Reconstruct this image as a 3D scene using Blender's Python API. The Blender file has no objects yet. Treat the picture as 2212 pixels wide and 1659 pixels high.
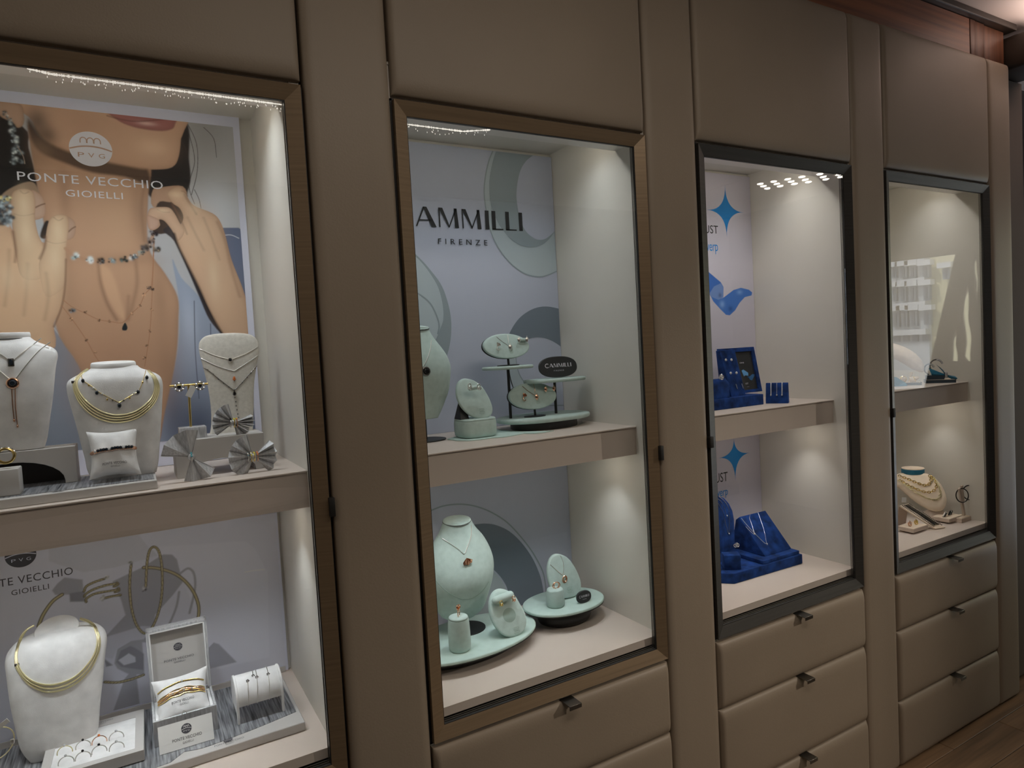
import bpy, bmesh, math, random
import numpy as np
from mathutils import Vector, Matrix
from mathutils.bvhtree import BVHTree
from mathutils.geometry import tessellate_polygon
random.seed(11)
SC = bpy.context.scene
COL = SC.collection
PI = math.pi
# ------------------------------------------------------------------ camera, world, exposure
cam = bpy.data.cameras.new('camera'); cam_o = bpy.data.objects.new('camera', cam); COL.objects.link(cam_o)
cam.sensor_width = 36.0; cam.lens = 1442.71 / 2212 * 36.0; cam.clip_start = 0.02; cam.clip_end = 200
_R, _U, _F = Vector((0.8657, -0.4975, -0.0554)), Vector((0.0727, 0.0154, 0.9972)), Vector((0.4952, 0.8673, -0.0495))
_m = Matrix((_R, _U, -_F)).transposed().to_4x4(); _m.translation = Vector((0.3453, -1.2948, 1.4953))
cam_o.matrix_world = _m
SC.camera = cam_o
SC.view_settings.view_transform = 'Standard'; SC.view_settings.look = 'None'
SC.view_settings.gamma = 1.0; SC.view_settings.use_curve_mapping = False
SC.view_settings.exposure = 0.0
wd = bpy.data.worlds.new('sky'); SC.world = wd; wd.use_nodes = True
wd.node_tree.nodes['Background'].inputs[0].default_value = (0.62, 0.75, 1.0, 1)
wd.node_tree.nodes['Background'].inputs[1].default_value = 2.0
def light(kind, name, loc, target, power, color, **kw):
    l = bpy.data.lights.new(name, kind); l.energy = power; l.color = color
    for k, v in kw.items(): setattr(l, k, v)
    o = bpy.data.objects.new(name, l); COL.objects.link(o); o.location = loc
    o.rotation_euler = (Vector(target) - Vector(loc)).to_track_quat('-Z', 'Y').to_euler()
    return o
# sun falls on the street facade outside the window (the shop roof keeps it out of the room)
light('SUN', 'sun', (0, 0, 20), (14, 4, 0), 5.0, (1.0, 0.95, 0.86), angle=0.01)
WARM = (1.0, 0.88, 0.755)
COOL = (0.90, 0.97, 1.03)
LED = (1.0, 0.99, 0.985)
light('AREA', 'ceiling_lamp_warm', (1.25, -1.25, 2.60), (1.25, -1.05, 0), 10.0, WARM, shape='RECTANGLE', size=1.6, size_y=0.4)
light('AREA', 'ceiling_lamp_left', (-1.0, -1.25, 2.60), (-0.8, -1.1, 0), 4.5, WARM, shape='RECTANGLE', size=1.0, size_y=0.4)
light('SPOT', 'drawer_fill_spot', (3.96, -2.5, 2.60), (1.4, 0.0, 0.08), 150.0, WARM, spot_size=math.radians(42), spot_blend=1.0, shadow_soft_size=.05)  # added fill for the lower drawers, no known lamp there
light('AREA', 'ceiling_cove', (3.65, -0.22, 2.50), (3.65, -0.22, 2.64), 3.2, (1.0, 0.80, 0.72), shape='RECTANGLE', size=0.9, size_y=0.10)
# ------------------------------------------------------------------ colours and materials
def lin(c): c /= 255.0; return c / 12.92 if c <= 0.04045 else ((c + 0.055) / 1.055) ** 2.4
def srgb(r, g, b): return (lin(r), lin(g), lin(b))
def alb(r, g, b, k=2.2): return tuple(min(0.9, lin(c) * k) for c in (r, g, b))
MATS = {}
def mat(name, color=(.5,.5,.5), rough=.5, metal=0.0, var=0.0, vscale=(8,8,8), vdetail=3, bump=0.0, bscale=(200,200,200), sheen=0.0, coat=0.0, emit=None, estr=0.0, attr=None, spec=0.5, trans=0.0, ior=1.5, band=None, tint=None):
    m = bpy.data.materials.new(name); m.use_nodes = True; MATS[name] = m
    nt = m.node_tree; N = nt.nodes; L = nt.links; b = N['Principled BSDF']
    b.inputs['Base Color'].default_value = (*color, 1); b.inputs['Roughness'].default_value = rough
    b.inputs['Metallic'].default_value = metal; b.inputs['Specular IOR Level'].default_value = spec
    b.inputs['IOR'].default_value = ior
    if trans: b.inputs['Transmission Weight'].default_value = trans
    if sheen: b.inputs['Sheen Weight'].default_value = sheen; b.inputs['Sheen Roughness'].default_value = .4
    if tint: b.inputs['Sheen Tint'].default_value = (*tint, 1)
    if coat: b.inputs['Coat Weight'].default_value = coat; b.inputs['Coat Roughness'].default_value = .12
    if emit: b.inputs['Emission Color'].default_value = (*emit, 1); b.inputs['Emission Strength'].default_value = estr
    tc = N.new('ShaderNodeTexCoord')
    def noise(scale, detail):
        mp = N.new('ShaderNodeMapping'); mp.inputs['Scale'].default_value = scale; L.new(tc.outputs['Object'], mp.inputs['Vector'])
        t = N.new('ShaderNodeTexNoise'); t.inputs['Scale'].default_value = 1.0; t.inputs['Detail'].default_value = detail
        L.new(mp.outputs[0], t.inputs['Vector']); return t
    if var:
        t = noise(vscale, vdetail); r = N.new('ShaderNodeMapRange'); r.inputs[1].default_value = .32; r.inputs[2].default_value = .68
        L.new(t.outputs['Fac'], r.inputs[0]); mx = N.new('ShaderNodeMix'); mx.data_type = 'RGBA'; L.new(r.outputs[0], mx.inputs[0])
        hi = band if band else tuple(min(.95, c * (1 + var)) for c in color)
        mx.inputs[6].default_value = (*[c * (1 - var) for c in color], 1); mx.inputs[7].default_value = (*hi, 1)
        L.new(mx.outputs[2], b.inputs['Base Color'])
    if attr:
        a = N.new('ShaderNodeAttribute'); a.attribute_name = attr; L.new(a.outputs['Color'], b.inputs['Base Color'])
    if bump:
        t = noise(bscale, 4); bp = N.new('ShaderNodeBump'); bp.inputs['Strength'].default_value = bump; bp.inputs['Distance'].default_value = .002
        L.new(t.outputs['Fac'], bp.inputs['Height']); L.new(bp.outputs[0], b.inputs['Normal'])
    return m
LEATHER = mat('beige_leather', (.322, .265, .202), .45, var=.06, vscale=(2,2,2), bump=.12, bscale=(260,260,260), spec=.35)
BRONZE = mat('brushed_bronze', (.27, .195, .12), .42, .35, var=.12, vscale=(3,3,160), bump=.05, bscale=(30,30,400))
BRONZE_SHADED = mat('brushed_bronze_shaded', (.065, .062, .057), .46, .4, var=.12, vscale=(3,3,160), bump=.05, bscale=(30,30,400))  # same bronze, with the right cabinets' greyer light put into its colour
BLACK = mat('black_gasket', (.012, .011, .010), .55)
STEEL = mat('handle_steel', (.15, .14, .125), .35, .9, var=.1, vscale=(90,4,4))
CASE = mat('beige_lacquer', alb(161,158,151,2.0), .45, var=.03, vscale=(3,3,3))
CASE_L = mat('pale_lacquer', alb(176,172,167,1.9), .4)
CASE_F = mat('warm_lacquer', alb(160,150,142,1.9), .42, var=.03, vscale=(3,3,3))
WOOD = mat('walnut_frieze', (.25, .092, .040), .42, var=.45, vscale=(1.2,30,42), vdetail=6, bump=.05, bscale=(4,60,120))
WOODV = mat('walnut_upright', (.13, .052, .026), .42, var=.45, vscale=(40,40,1.5), vdetail=6)
DARKWOOD = mat('dark_wood', (.035, .026, .02), .4, var=.2, vscale=(6,6,6))
CEIL = mat('ceiling_plaster', (.78, .68, .62), .8)
WALLM = mat('wall_plaster', (.13, .105, .085), .8)
FLOORW = mat('oak_plank', (.20, .125, .07), .38, var=.35, vscale=(2.5,45,45), vdetail=6, bump=.06, bscale=(8,120,120))
PAPER = mat('poster_paper', alb(160,162,176,2.1), .55)
PAPER_G = mat('poster_grey_green', alb(106,116,121,2.1), .55)
PAPER_D = mat('poster_slate', alb(84,93,103,2.1), .55)
PAPER_L = mat('poster_pale_green', alb(130,140,145,2.1), .55)
INK = mat('black_ink', (.012, .014, .016), .5)
INK_W = mat('white_ink', (.80, .80, .86), .5)
INK_BLUE = mat('blue_ink', alb(8,110,175,1.7), .5)
SUEDE = mat('pale_grey_suede', alb(168,168,168,2.0), .85, var=.10, vscale=(35,35,35), vdetail=6, bump=.25, bscale=(900,900,900), sheen=.2)
SUEDE_B = mat('warm_grey_suede', alb(150,147,140,2.0), .9, var=.08, vscale=(160,160,160), vdetail=4, bump=.3, bscale=(900,900,900), sheen=.2)
GREYCARD = mat('grey_card', alb(140,138,136,2.0), .6, var=.04, vscale=(6,6,6))
SILK = mat('silver_slub_silk', (.14, .15, .165), .34, .25, var=.55, vscale=(260,12,400), vdetail=5, bump=.12, bscale=(300,30,500), band=(.46,.47,.50))
SILK_BOW = mat('silver_bow_silk', (.52, .53, .55), .38, .15, var=.22, vscale=(300,300,40), vdetail=4, bump=.15, bscale=(300,300,60))
PIPING = mat('pale_piping', (.52, .52, .53), .5)
MINT = mat('mint_suede', alb(135,150,146,2.0), .88, var=.06, vscale=(70,70,70), vdetail=6, bump=.22, bscale=(800,800,800), sheen=.15)
MINT_F = mat('mint_felt', alb(136,153,148,2.0), .9, var=.05, vscale=(40,40,40), bump=.1, bscale=(600,600,600))
MINT_D = mat('mint_deboss', alb(110,126,119,2.0), .85)
BLACKM = mat('black_metal', (.018, .02, .02), .42, .3)
BLACKS = mat('black_sign', (.022, .024, .026), .5)
VELVET = mat('royal_blue_velvet', (.008, .037, .165), .85, var=.6, vscale=(34,34,34), vdetail=6, bump=.15, bscale=(500,500,500), sheen=.28, tint=(.15,.35,1.0), spec=.2)
TEAL = mat('teal_silk', (.015, .16, .27), .4, var=.25, vscale=(30,30,30))
NAVYBOX = mat('navy_leatherette', (.012, .030, .048), .5)
CREAM = mat('cream_suede', alb(178,164,146,1.8), .85, var=.05, vscale=(40,40,40), bump=.12, bscale=(700,700,700), sheen=.1)
TAUPE = mat('taupe_card', alb(155,142,130,1.8), .65)
GOLD = mat('yellow_gold', (.86, .66, .26), .26, 1.0)
PGOLD = mat('pale_gold_wire', (.80, .74, .46), .34, 1.0, bump=.3, bscale=(1500,1500,1500))
ROSE = mat('rose_gold', (.86, .52, .36), .22, 1.0)
SILVER = mat('white_gold', (.84, .83, .80), .34, 1.0)
DSILVER = mat('dark_silver', (.22, .21, .20), .3, 1.0)
GEM_W = mat('diamond', (.88, .9, .92), .06, 0.35, spec=1.0)
GEM_D = mat('dark_sapphire', (.012, .022, .035), .08, coat=.6)
GEM_B = mat('blue_topaz', (.10, .22, .30), .08, coat=.6)
GEM_T = mat('turquoise_gem', (.05, .42, .52), .12, coat=.5)
GEM_O = mat('orange_garnet', (.70, .20, .06), .1, coat=.6)
GEM_Y = mat('yellow_citrine', (.75, .68, .08), .1, coat=.6)
GEM_K = mat('black_onyx', (.01, .01, .012), .12, coat=.5)
TAG = mat('paper_tag', (.75, .75, .73), .6)
GLINTM = mat('led_glint', (.9,.9,.9), .4, emit=(1.0, .93, .82), estr=.9)  # glow colour of the imitated glass glints
SPOTM = mat('downlight_glow', (.9,.9,.9), .4, emit=(1.0, .93, .82), estr=26.0)
def glass_material():
    m = bpy.data.materials.new('cabinet_glass'); m.use_nodes = True; nt = m.node_tree; nt.nodes.clear(); N = nt.nodes
    o = N.new('ShaderNodeOutputMaterial'); mx = N.new('ShaderNodeMixShader'); lw = N.new('ShaderNodeLayerWeight')
    t = N.new('ShaderNodeBsdfTransparent'); g = N.new('ShaderNodeBsdfGlossy'); pw = N.new('ShaderNodeMath'); ma = N.new('ShaderNodeMath')
    lw.inputs['Blend'].default_value = .5; pw.operation = 'POWER'; pw.inputs[1].default_value = 5.0
    ma.operation = 'MULTIPLY_ADD'; ma.inputs[1].default_value = .96; ma.inputs[2].default_value = .04
    t.inputs[0].default_value = (.985, .99, .985, 1); g.inputs['Roughness'].default_value = 0.0
    nt.links.new(lw.outputs['Facing'], pw.inputs[0]); nt.links.new(pw.outputs[0], ma.inputs[0]); nt.links.new(ma.outputs[0], mx.inputs[0])
    nt.links.new(t.outputs[0], mx.inputs[1]); nt.links.new(g.outputs[0], mx.inputs[2]); nt.links.new(mx.outputs[0], o.inputs[0])
    return m
GLASS = glass_material()
# ------------------------------------------------------------------ mesh building
ORG = {}
def catmull(pts, n=6, closed=False):
    pts = [Vector(p) for p in pts]; out = []; N = len(pts)
    if N < 3: return pts
    rng = range(N) if closed else range(N - 1)
    for i in rng:
        p0 = pts[(i-1) % N] if closed or i > 0 else pts[0]; p1 = pts[i]; p2 = pts[(i+1) % N]
        p3 = pts[(i+2) % N] if closed or i + 2 < N else pts[-1]
        for k in range(n):
            t = k / n
            out.append(0.5 * ((2*p1) + (p2-p0)*t + (2*p0-5*p1+4*p2-p3)*t*t + (3*p1-p0-3*p2+p3)*t**3))
    if not closed: out.append(pts[-1])
    return out
class MB:
    def __init__(s): s.v = []; s.f = []
    def add(s, vs, fs, M=None):
        b = len(s.v)
        s.v += [tuple(M @ Vector(p)) if M is not None else tuple(p) for p in vs]
        s.f += [tuple(b + i for i in f) for f in fs]; return s
    def bm(s, bm, M=None):
        bm.verts.ensure_lookup_table(); bm.verts.index_update()
        s.add([v.co.copy() for v in bm.verts], [[v.index for v in f.verts] for f in bm.faces], M); bm.free(); return s
    def box(s, x0, x1, y0, y1, z0, z1, r=0.0, seg=2, M=None):
        b = bmesh.new(); bmesh.ops.create_cube(b, size=1.0)
        for v in b.verts:
            v.co = Vector(((x0+x1)/2 + v.co.x*(x1-x0), (y0+y1)/2 + v.co.y*(y1-y0), (z0+z1)/2 + v.co.z*(z1-z0)))
        if r > 0: bmesh.ops.bevel(b, geom=list(b.edges), offset=r, segments=seg, affect='EDGES', profile=.5)
        return s.bm(b, M)
    def prism(s, pts, a, b_, axis='y', r=0.0, seg=2, M=None):
        """outline in (x,z) extruded along y, or in (x,y) along z, or (y,z) along x"""
        b = bmesh.new()
        mk = {'y': lambda p, h: (p[0], h, p[1]), 'z': lambda p, h: (p[0], p[1], h), 'x': lambda p, h: (h, p[0], p[1])}[axis]
        va = [b.verts.new(mk(p, a)) for p in pts]; vb = [b.verts.new(mk(p, b_)) for p in pts]; n = len(pts)
        fa = b.faces.new(va); fb = b.faces.new(vb[::-1])
        for i in range(n): b.faces.new((va[i], vb[i], vb[(i+1) % n], va[(i+1) % n]))
        bmesh.ops.recalc_face_normals(b, faces=list(b.faces))
        if r > 0:
            ed = set(fa.edges) | set(fb.edges); bmesh.ops.bevel(b, geom=list(ed), offset=r, segments=seg, affect='EDGES', profile=.5)
        bmesh.ops.triangulate(b, faces=[f for f in b.faces if len(f.verts) > 6])
        return s.bm(b, M)
    def flat(s, pts, y, M=None):
        """thin flat outline in (x,z) facing -y"""
        b = bmesh.new(); f = b.faces.new([b.verts.new((p[0], y, p[1])) for p in pts]); f.normal_update()
        if f.normal.y > 0: f.normal_flip()
        bmesh.ops.triangulate(b, faces=list(b.faces)); return s.bm(b, M)
    def lathe(s, prof, c=(0,0,0), n=24, sx=1.0, sy=1.0, M=None):
        vs = []; fs = []; m = len(prof)
        for r, z in prof:
            for k in range(n):
                a = 2*PI*k/n; vs.append((c[0] + r*sx*math.cos(a), c[1] + r*sy*math.sin(a), c[2] + z))
        for i in range(m-1):
            for k in range(n): fs.append((i*n+k, i*n+(k+1) % n, (i+1)*n+(k+1) % n, (i+1)*n+k))
        fs.append(tuple(range(n))[::-1]); fs.append(tuple((m-1)*n + k for k in range(n)))
        return s.add(vs, fs, M)
    def loft(s, rows, n=28, M=None):
        """rows: (z, cx, cy, half width, front depth, back depth, exponent)"""
        vs = []; fs = []; m = len(rows)
        for z, cx, cy, hw, hf, hb, p in rows:
            for k in range(n):
                a = 2*PI*k/n; c, d = math.cos(a), math.sin(a)
                x = math.copysign(abs(c)**(2/p), c); y = math.copysign(abs(d)**(2/p), d)
                vs.append((cx + hw*x, cy - (hf if d > 0 else hb)*y, z))
        for i in range(m-1):
            for k in range(n): fs.append((i*n+k, (i+1)*n+k, (i+1)*n+(k+1) % n, i*n+(k+1) % n))
        fs.append(tuple(range(n))); fs.append(tuple((m-1)*n + k for k in range(n))[::-1])
        return s.add(vs, fs, M)
    def tube(s, path, r, n=6, closed=False):
        P_ = [Vector(p) for p in path]; N = len(P_)
        if N < 2: return s
        vs = []; fs = []; up = None
        for i in range(N):
            if closed: t = P_[(i+1) % N] - P_[i-1]
            else: t = P_[min(i+1, N-1)] - P_[max(i-1, 0)]
            if t.length < 1e-9: t = Vector((0,0,1))
            t.normalize()
            if up is None: up = t.orthogonal().normalized()
            u = (up - t*up.dot(t)); u = u.normalized() if u.length > 1e-6 else t.orthogonal().normalized(); up = u; w = t.cross(u)
            rr = r[i] if isinstance(r, (list, tuple)) else r
            for k in range(n):
                a = 2*PI*k/n; vs.append(P_[i] + u*(rr*math.cos(a)) + w*(rr*math.sin(a)))
        for i in range(N if closed else N-1):
            j = (i+1) % N
            for k in range(n): fs.append((i*n+k, i*n+(k+1) % n, j*n+(k+1) % n, j*n+k))
        if not closed: fs.append(tuple(range(n))[::-1]); fs.append(tuple((N-1)*n+k for k in range(n)))
        return s.add(vs, fs)
    def ball(s, c, rx, ry=None, rz=None, n=10, m=6, M=None):
        ry = rx if ry is None else ry; rz = rx if rz is None else rz
        vs = [(c[0], c[1], c[2]-rz)]; fs = []
        for i in range(1, m):
            a = -PI/2 + PI*i/m
            for k in range(n):
                b = 2*PI*k/n; vs.append((c[0]+rx*math.cos(a)*math.cos(b), c[1]+ry*math.cos(a)*math.sin(b), c[2]+rz*math.sin(a)))
        vs.append((c[0], c[1], c[2]+rz)); T = len(vs)-1
        for k in range(n):
            fs.append((0, 1+(k+1) % n, 1+k)); fs.append((T, 1+(m-2)*n+k, 1+(m-2)*n+(k+1) % n))
        for i in range(m-2):
            for k in range(n): fs.append((1+i*n+k, 1+i*n+(k+1) % n, 1+(i+1)*n+(k+1) % n, 1+(i+1)*n+k))
        return s.add(vs, fs, M)
    def gem(s, c, rx, rz=None, d=None, n=8, pear=False):
        """faceted stone facing -y"""
        rz = rx if rz is None else rz; d = rx*.7 if d is None else d
        vs = []; fs = []
        for f, y in ((1.0, .1), (1.0, -.15), (.6, -1.0)):
            for k in range(n):
                a = 2*PI*(k+.5)/n; zz = math.sin(a); w = math.cos(a)
                if pear and zz > 0: w *= (1 - .75*zz); zz *= 1.35
                vs.append((c[0]+rx*f*w, c[1]+d*y, c[2]+rz*f*zz))
        for i in range(2):
            for k in range(n): fs.append((i*n+k, i*n+(k+1) % n, (i+1)*n+(k+1) % n, (i+1)*n+k))
        fs.append(tuple(2*n+k for k in range(n))); fs.append(tuple(range(n))[::-1])
        return s.add(vs, fs)
    def torus(s, c, R, r, M=None, n=28, k=8, sx=1.0, sz=1.0):
        """ring in the local xz plane"""
        T = Matrix.Translation(c) @ (M if M is not None else Matrix())
        return s.tube([T @ Vector((R*sx*math.cos(2*PI*i/n), 0, R*sz*math.sin(2*PI*i/n))) for i in range(n)], r, k, True)
    def build(s, name, m, parent=None, smooth=True, angle=40, flatm=False):
        vs = [Vector(p) for p in s.v]
        if parent is not None: o_ = ORG[parent.name]
        else:
            xs = [v.x for v in vs]; ys = [v.y for v in vs]; zs = [v.z for v in vs]
            o_ = Vector(((min(xs)+max(xs))/2, (min(ys)+max(ys))/2, min(zs)))
        me = bpy.data.meshes.new(name); me.from_pydata([v - o_ for v in vs], [], s.f)
        me.materials.append(m); me.update()
        if smooth:
            me.shade_smooth()
            try: me.set_sharp_from_angle(angle=math.radians(angle))
            except Exception: pass
        o = bpy.data.objects.new(name, me); COL.objects.link(o); ORG[o.name] = o_
        if parent is not None: o.parent = parent
        else: o.location = o_
        return o
def tag(o, label, cat, group=None):
    o['label'] = label; o['category'] = cat
    if group: o['group'] = group
    return o
def thing(name, label, cat, loc, group=None):
    o = bpy.data.objects.new(name, None); COL.objects.link(o); o.location = loc; o.empty_display_size = .02
    ORG[o.name] = Vector(loc); return tag(o, label, cat, group)
def struct(o): o['kind'] = 'structure'; return o
def bvh(o):
    me = o.data; off = ORG[o.name]
    return BVHTree.FromPolygons([v.co + off for v in me.vertices], [list(p.vertices) for p in me.polygons])
def drape(tree, pts, lift, n=6, closed=False, ydef=None):
    out = []; last = ydef
    for p in catmull([(a, 0, b) for a, b in pts], n, closed):
        h = tree.ray_cast(Vector((p.x, -.5, p.z)), Vector((0, 1, 0)))
        if h[0] is not None: last = h[0].y; out.append(h[0] + Vector((0, -lift, 0)))
        elif last is not None: out.append(Vector((p.x, last - lift, p.z)))
    return out
def on(tree, x, z, lift=0.0, ydef=.2):
    h = tree.ray_cast(Vector((x, -.5, z)), Vector((0, 1, 0)))
    return Vector((x, (h[0].y if h[0] is not None else ydef) - lift, z))
# ------------------------------------------------------------------ text and logos (flat print)
FONT_CACHE = {}
def text_mesh(s_, spacing=1.0):
    key = (s_, spacing)
    if key not in FONT_CACHE:
        c = bpy.data.curves.new('t', 'FONT'); c.body = s_; c.space_character = spacing; c.resolution_u = 3; c.fill_mode = 'FRONT'
        o = bpy.data.objects.new('t', c); COL.objects.link(o)
        dg = bpy.context.evaluated_depsgraph_get(); dg.update()
        me = bpy.data.meshes.new_from_object(o.evaluated_get(dg))
        v = np.zeros(len(me.vertices)*3); me.vertices.foreach_get('co', v); v = v.reshape(-1, 3)
        f = [tuple(p.vertices) for p in me.polygons]
        bpy.data.objects.remove(o); bpy.data.curves.remove(c); bpy.data.meshes.remove(me)
        v[:, 0] -= v[:, 0].min(); v[:, 0] /= v[:, 0].max()
        h = v[:, 1].max(); v[:, 1] /= h
        FONT_CACHE[key] = (v, f)
    return FONT_CACHE[key]
def frame(O, U, V):
    """2-D print coordinates -> point: O + a*U + b*V"""
    O, U, V = Vector(O), Vector(U), Vector(V); return lambda a, b: O + U*a + V*b
def fr_y(y): return lambda a, b: Vector((a, y, b))
def put_text(mb, s_, bb, fr, spacing=1.0):
    v, f = text_mesh(s_, spacing); x0, x1, z0, z1 = bb
    return mb.add([fr(x0 + (x1-x0)*p[0], z0 + (z1-z0)*p[1]) for p in v], f)
def put_poly(mb, pts, fr):
    q = []
    for p in pts:
        if not q or math.hypot(p[0]-q[-1][0], p[1]-q[-1][1]) > 1e-5: q.append(p)
    if math.hypot(q[0][0]-q[-1][0], q[0][1]-q[-1][1]) < 1e-5: q.pop()
    return mb.add([fr(*p) for p in q], tessellate_polygon([[Vector((p[0], p[1], 0)) for p in q]]))
def put_line(mb, pts, w, fr, closed=False, smooth=5):
    p = [(q.x, q.y) for q in catmull([(a, b, 0) for a, b in pts], smooth, closed)] if smooth > 1 else list(pts)
    N = len(p); L_ = []; R_ = []
    for i in range(N):
        a = p[i-1] if (closed or i > 0) else p[0]; c = p[(i+1) % N] if (closed or i < N-1) else p[-1]
        tx, tz = c[0]-a[0], c[1]-a[1]; l = math.hypot(tx, tz) or 1; nx, nz = -tz/l*w/2, tx/l*w/2
        L_.append((p[i][0]+nx, p[i][1]+nz)); R_.append((p[i][0]-nx, p[i][1]-nz))
    vs = [fr(*q) for q in L_] + [fr(*q) for q in R_]
    fs = [(i, (i+1) % N, N+(i+1) % N, N+i) for i in range(N if closed else N-1)]
    return mb.add(vs, fs)
def ellipse(cx, cz, rx, rz, n=48, a0=0.0, a1=2*PI, rot=0.0):
    full = abs(a1-a0-2*PI) < 1e-6; k = n if full else n-1
    o = []
    for i in range(n):
        a = a0 + (a1-a0)*i/k; x, z = rx*math.cos(a), rz*math.sin(a)
        o.append((cx + x*math.cos(rot) - z*math.sin(rot), cz + x*math.sin(rot) + z*math.cos(rot)))
    return o
def pvg_logo(parent, cx, cz, r, fr, disc, ink, lift, names=('logo_disc', 'logo_mark')):
    """round mark: three arches, a bridge line, and the letters P V G"""
    d = MB(); put_poly(d, ellipse(cx, cz, r, r*.93, 56), fr); d.build(names[0], disc, parent, smooth=False)
    k = MB(); f2 = lambda a, b: fr(a, b) + lift
    for i in (-1, 0, 1):
        put_line(k, [(cx+r*(.32*i-.15), cz+r*.30), (cx+r*(.32*i-.14), cz+r*.48), (cx+r*(.32*i-.06), cz+r*.58), (cx+r*(.32*i+.06), cz+r*.58), (cx+r*(.32*i+.14), cz+r*.48), (cx+r*(.32*i+.15), cz+r*.30)], r*.05, f2)
    put_line(k, [(cx-r*.98, cz-r*.05), (cx-r*.5, cz+r*.09), (cx, cz+r*.14), (cx+r*.5, cz+r*.09), (cx+r*.98, cz-r*.05)], r*.075, f2)
    for ch, a in (('P', -.62), ('V', -.15), ('G', .34)):
        put_text(k, ch, (cx+r*a, cx+r*(a+.29), cz-r*.46, cz-r*.22), f2)
    k.build(names[1], ink, parent, smooth=False)
def brand_block(parent, x0, x1, z0, h, fr, ink, sub=True):
    """PONTE VECCHIO over GIOIELLI"""
    k = MB(); put_text(k, 'PONTE VECCHIO', (x0, x1, z0, z0+h), fr, 1.08)
    w = x1-x0
    if sub: put_text(k, 'GIOIELLI', (x0+w*.32, x1-w*.31, z0-h*1.25, z0-h*.5), fr, 1.1)
    return k.build('printed_name', ink, parent, smooth=False)
def cammilli(mb, x0, x1, z0, h, fr, skip=0):
    """the word CAMMILLI with thick and thin strokes"""
    adv = {'C': .92, 'A': .92, 'M': .98, 'I': .30, 'L': .62}; word = 'CAMMILLI'
    tot = sum(adv[c] for c in word); u = (x1-x0)/tot; x = x0; T, t = .17, .055
    for i, c in enumerate(word):
        q = []
        if c == 'A': q = [((0,0),(t*1.1,0),(.40,1),(.33,1)), ((.33,1),(.47,1),(.84,0),(.84-T-.04,0)), ((.14,.30),(.62,.30),(.60,.355),(.16,.355))]
        if c == 'M': q = [((.03,0),(.03+t,0),(.03+t,1),(.03,1)), ((.03,1),(.03+T,1),(.47,.06),(.43,.0)), ((.41,.0),(.46,.0),(.80,1),(.74,1)), ((.68,1),(.80,1),(.86,0),(.86-T,0))]
        if c == 'I': q = [((.06,0),(.06+T,0),(.06+T,1),(.06,1))]
        if c == 'L': q = [((.06,0),(.06+T,0),(.06+T,1),(.06,1)), ((.06,0),(.56,0),(.56,.06),(.06,.06))]
        if i >= skip:
            if c == 'C':
                put_line(mb, [(x+u*.46+u*.40*math.cos(a), z0+h*.5+h*.50*math.sin(a)) for a in [math.radians(d) for d in range(48, 313, 24)]], u*.11, fr, smooth=3)
            for p in q: put_poly(mb, [(x+u*a, z0+h*b) for a, b in p], fr)
        x += u*adv[c]
    return mb

# ------------------------------------------------------------------ room shell
PITCH, DW = 0.8428, 0.6676
ZB, ZT, TOP = 0.67, 2.02, 2.485
FX0, FX1, FY0, FY1 = -1.8, 5.44, -3.2, 1.2
CEILZ = 2.642
# floor of oak planks, each plank a piece
fl = struct(MB().box(FX0, FX1, FY0, FY1, -.06, -.012).build('floor', DARKWOOD, smooth=False)); ORGF = fl
row = 0; y = -1.0
plank_meshes = {}
def plank(x0, x1, y0, y1):
    L_ = round(x1-x0, 3)
    if L_ not in plank_meshes:
        o = MB().box(0, L_, 0, .118, 0, .012, r=.0012, seg=1).build('plank', FLOORW, None, smooth=False)
        plank_meshes[L_] = o.data; o.parent = fl
        o.location = Vector((x0+L_/2, y0+.059, -.012)) - ORG['floor']
    else:
        o = bpy.data.objects.new('plank', plank_meshes[L_]); COL.objects.link(o); o.parent = fl
        o.location = Vector((x0+L_/2, y0+.059, -.012)) - ORG['floor']
    o.rotation_euler = (0, 0, random.choice((0, PI)))
while y < .6:
    x = 1.6 - (row % 3)*.31
    while x < 4.9:
        plank(x, x + .898, y, y+.118); x += .90
    y += .12; row += 1
struct(MB().box(FX0, FX1, FY0, FY1, CEILZ, CEILZ+.06).build('ceiling', CEIL, smooth=False))
struct(MB().box(FX0-.06, FX0, FY0, FY1, -.06, CEILZ).build('wall_left', WALLM, smooth=False))
struct(MB().box(FX0, FX1, FY0-.06, FY0, -.06, CEILZ).build('wall_front', WALLM, smooth=False))
# far end of the panelled wall: dark recess beyond the last post
struct(MB().box(3.39, FX1, .34, .40, 0, CEILZ).build('wall_recess', DARKWOOD, smooth=False))
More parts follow.
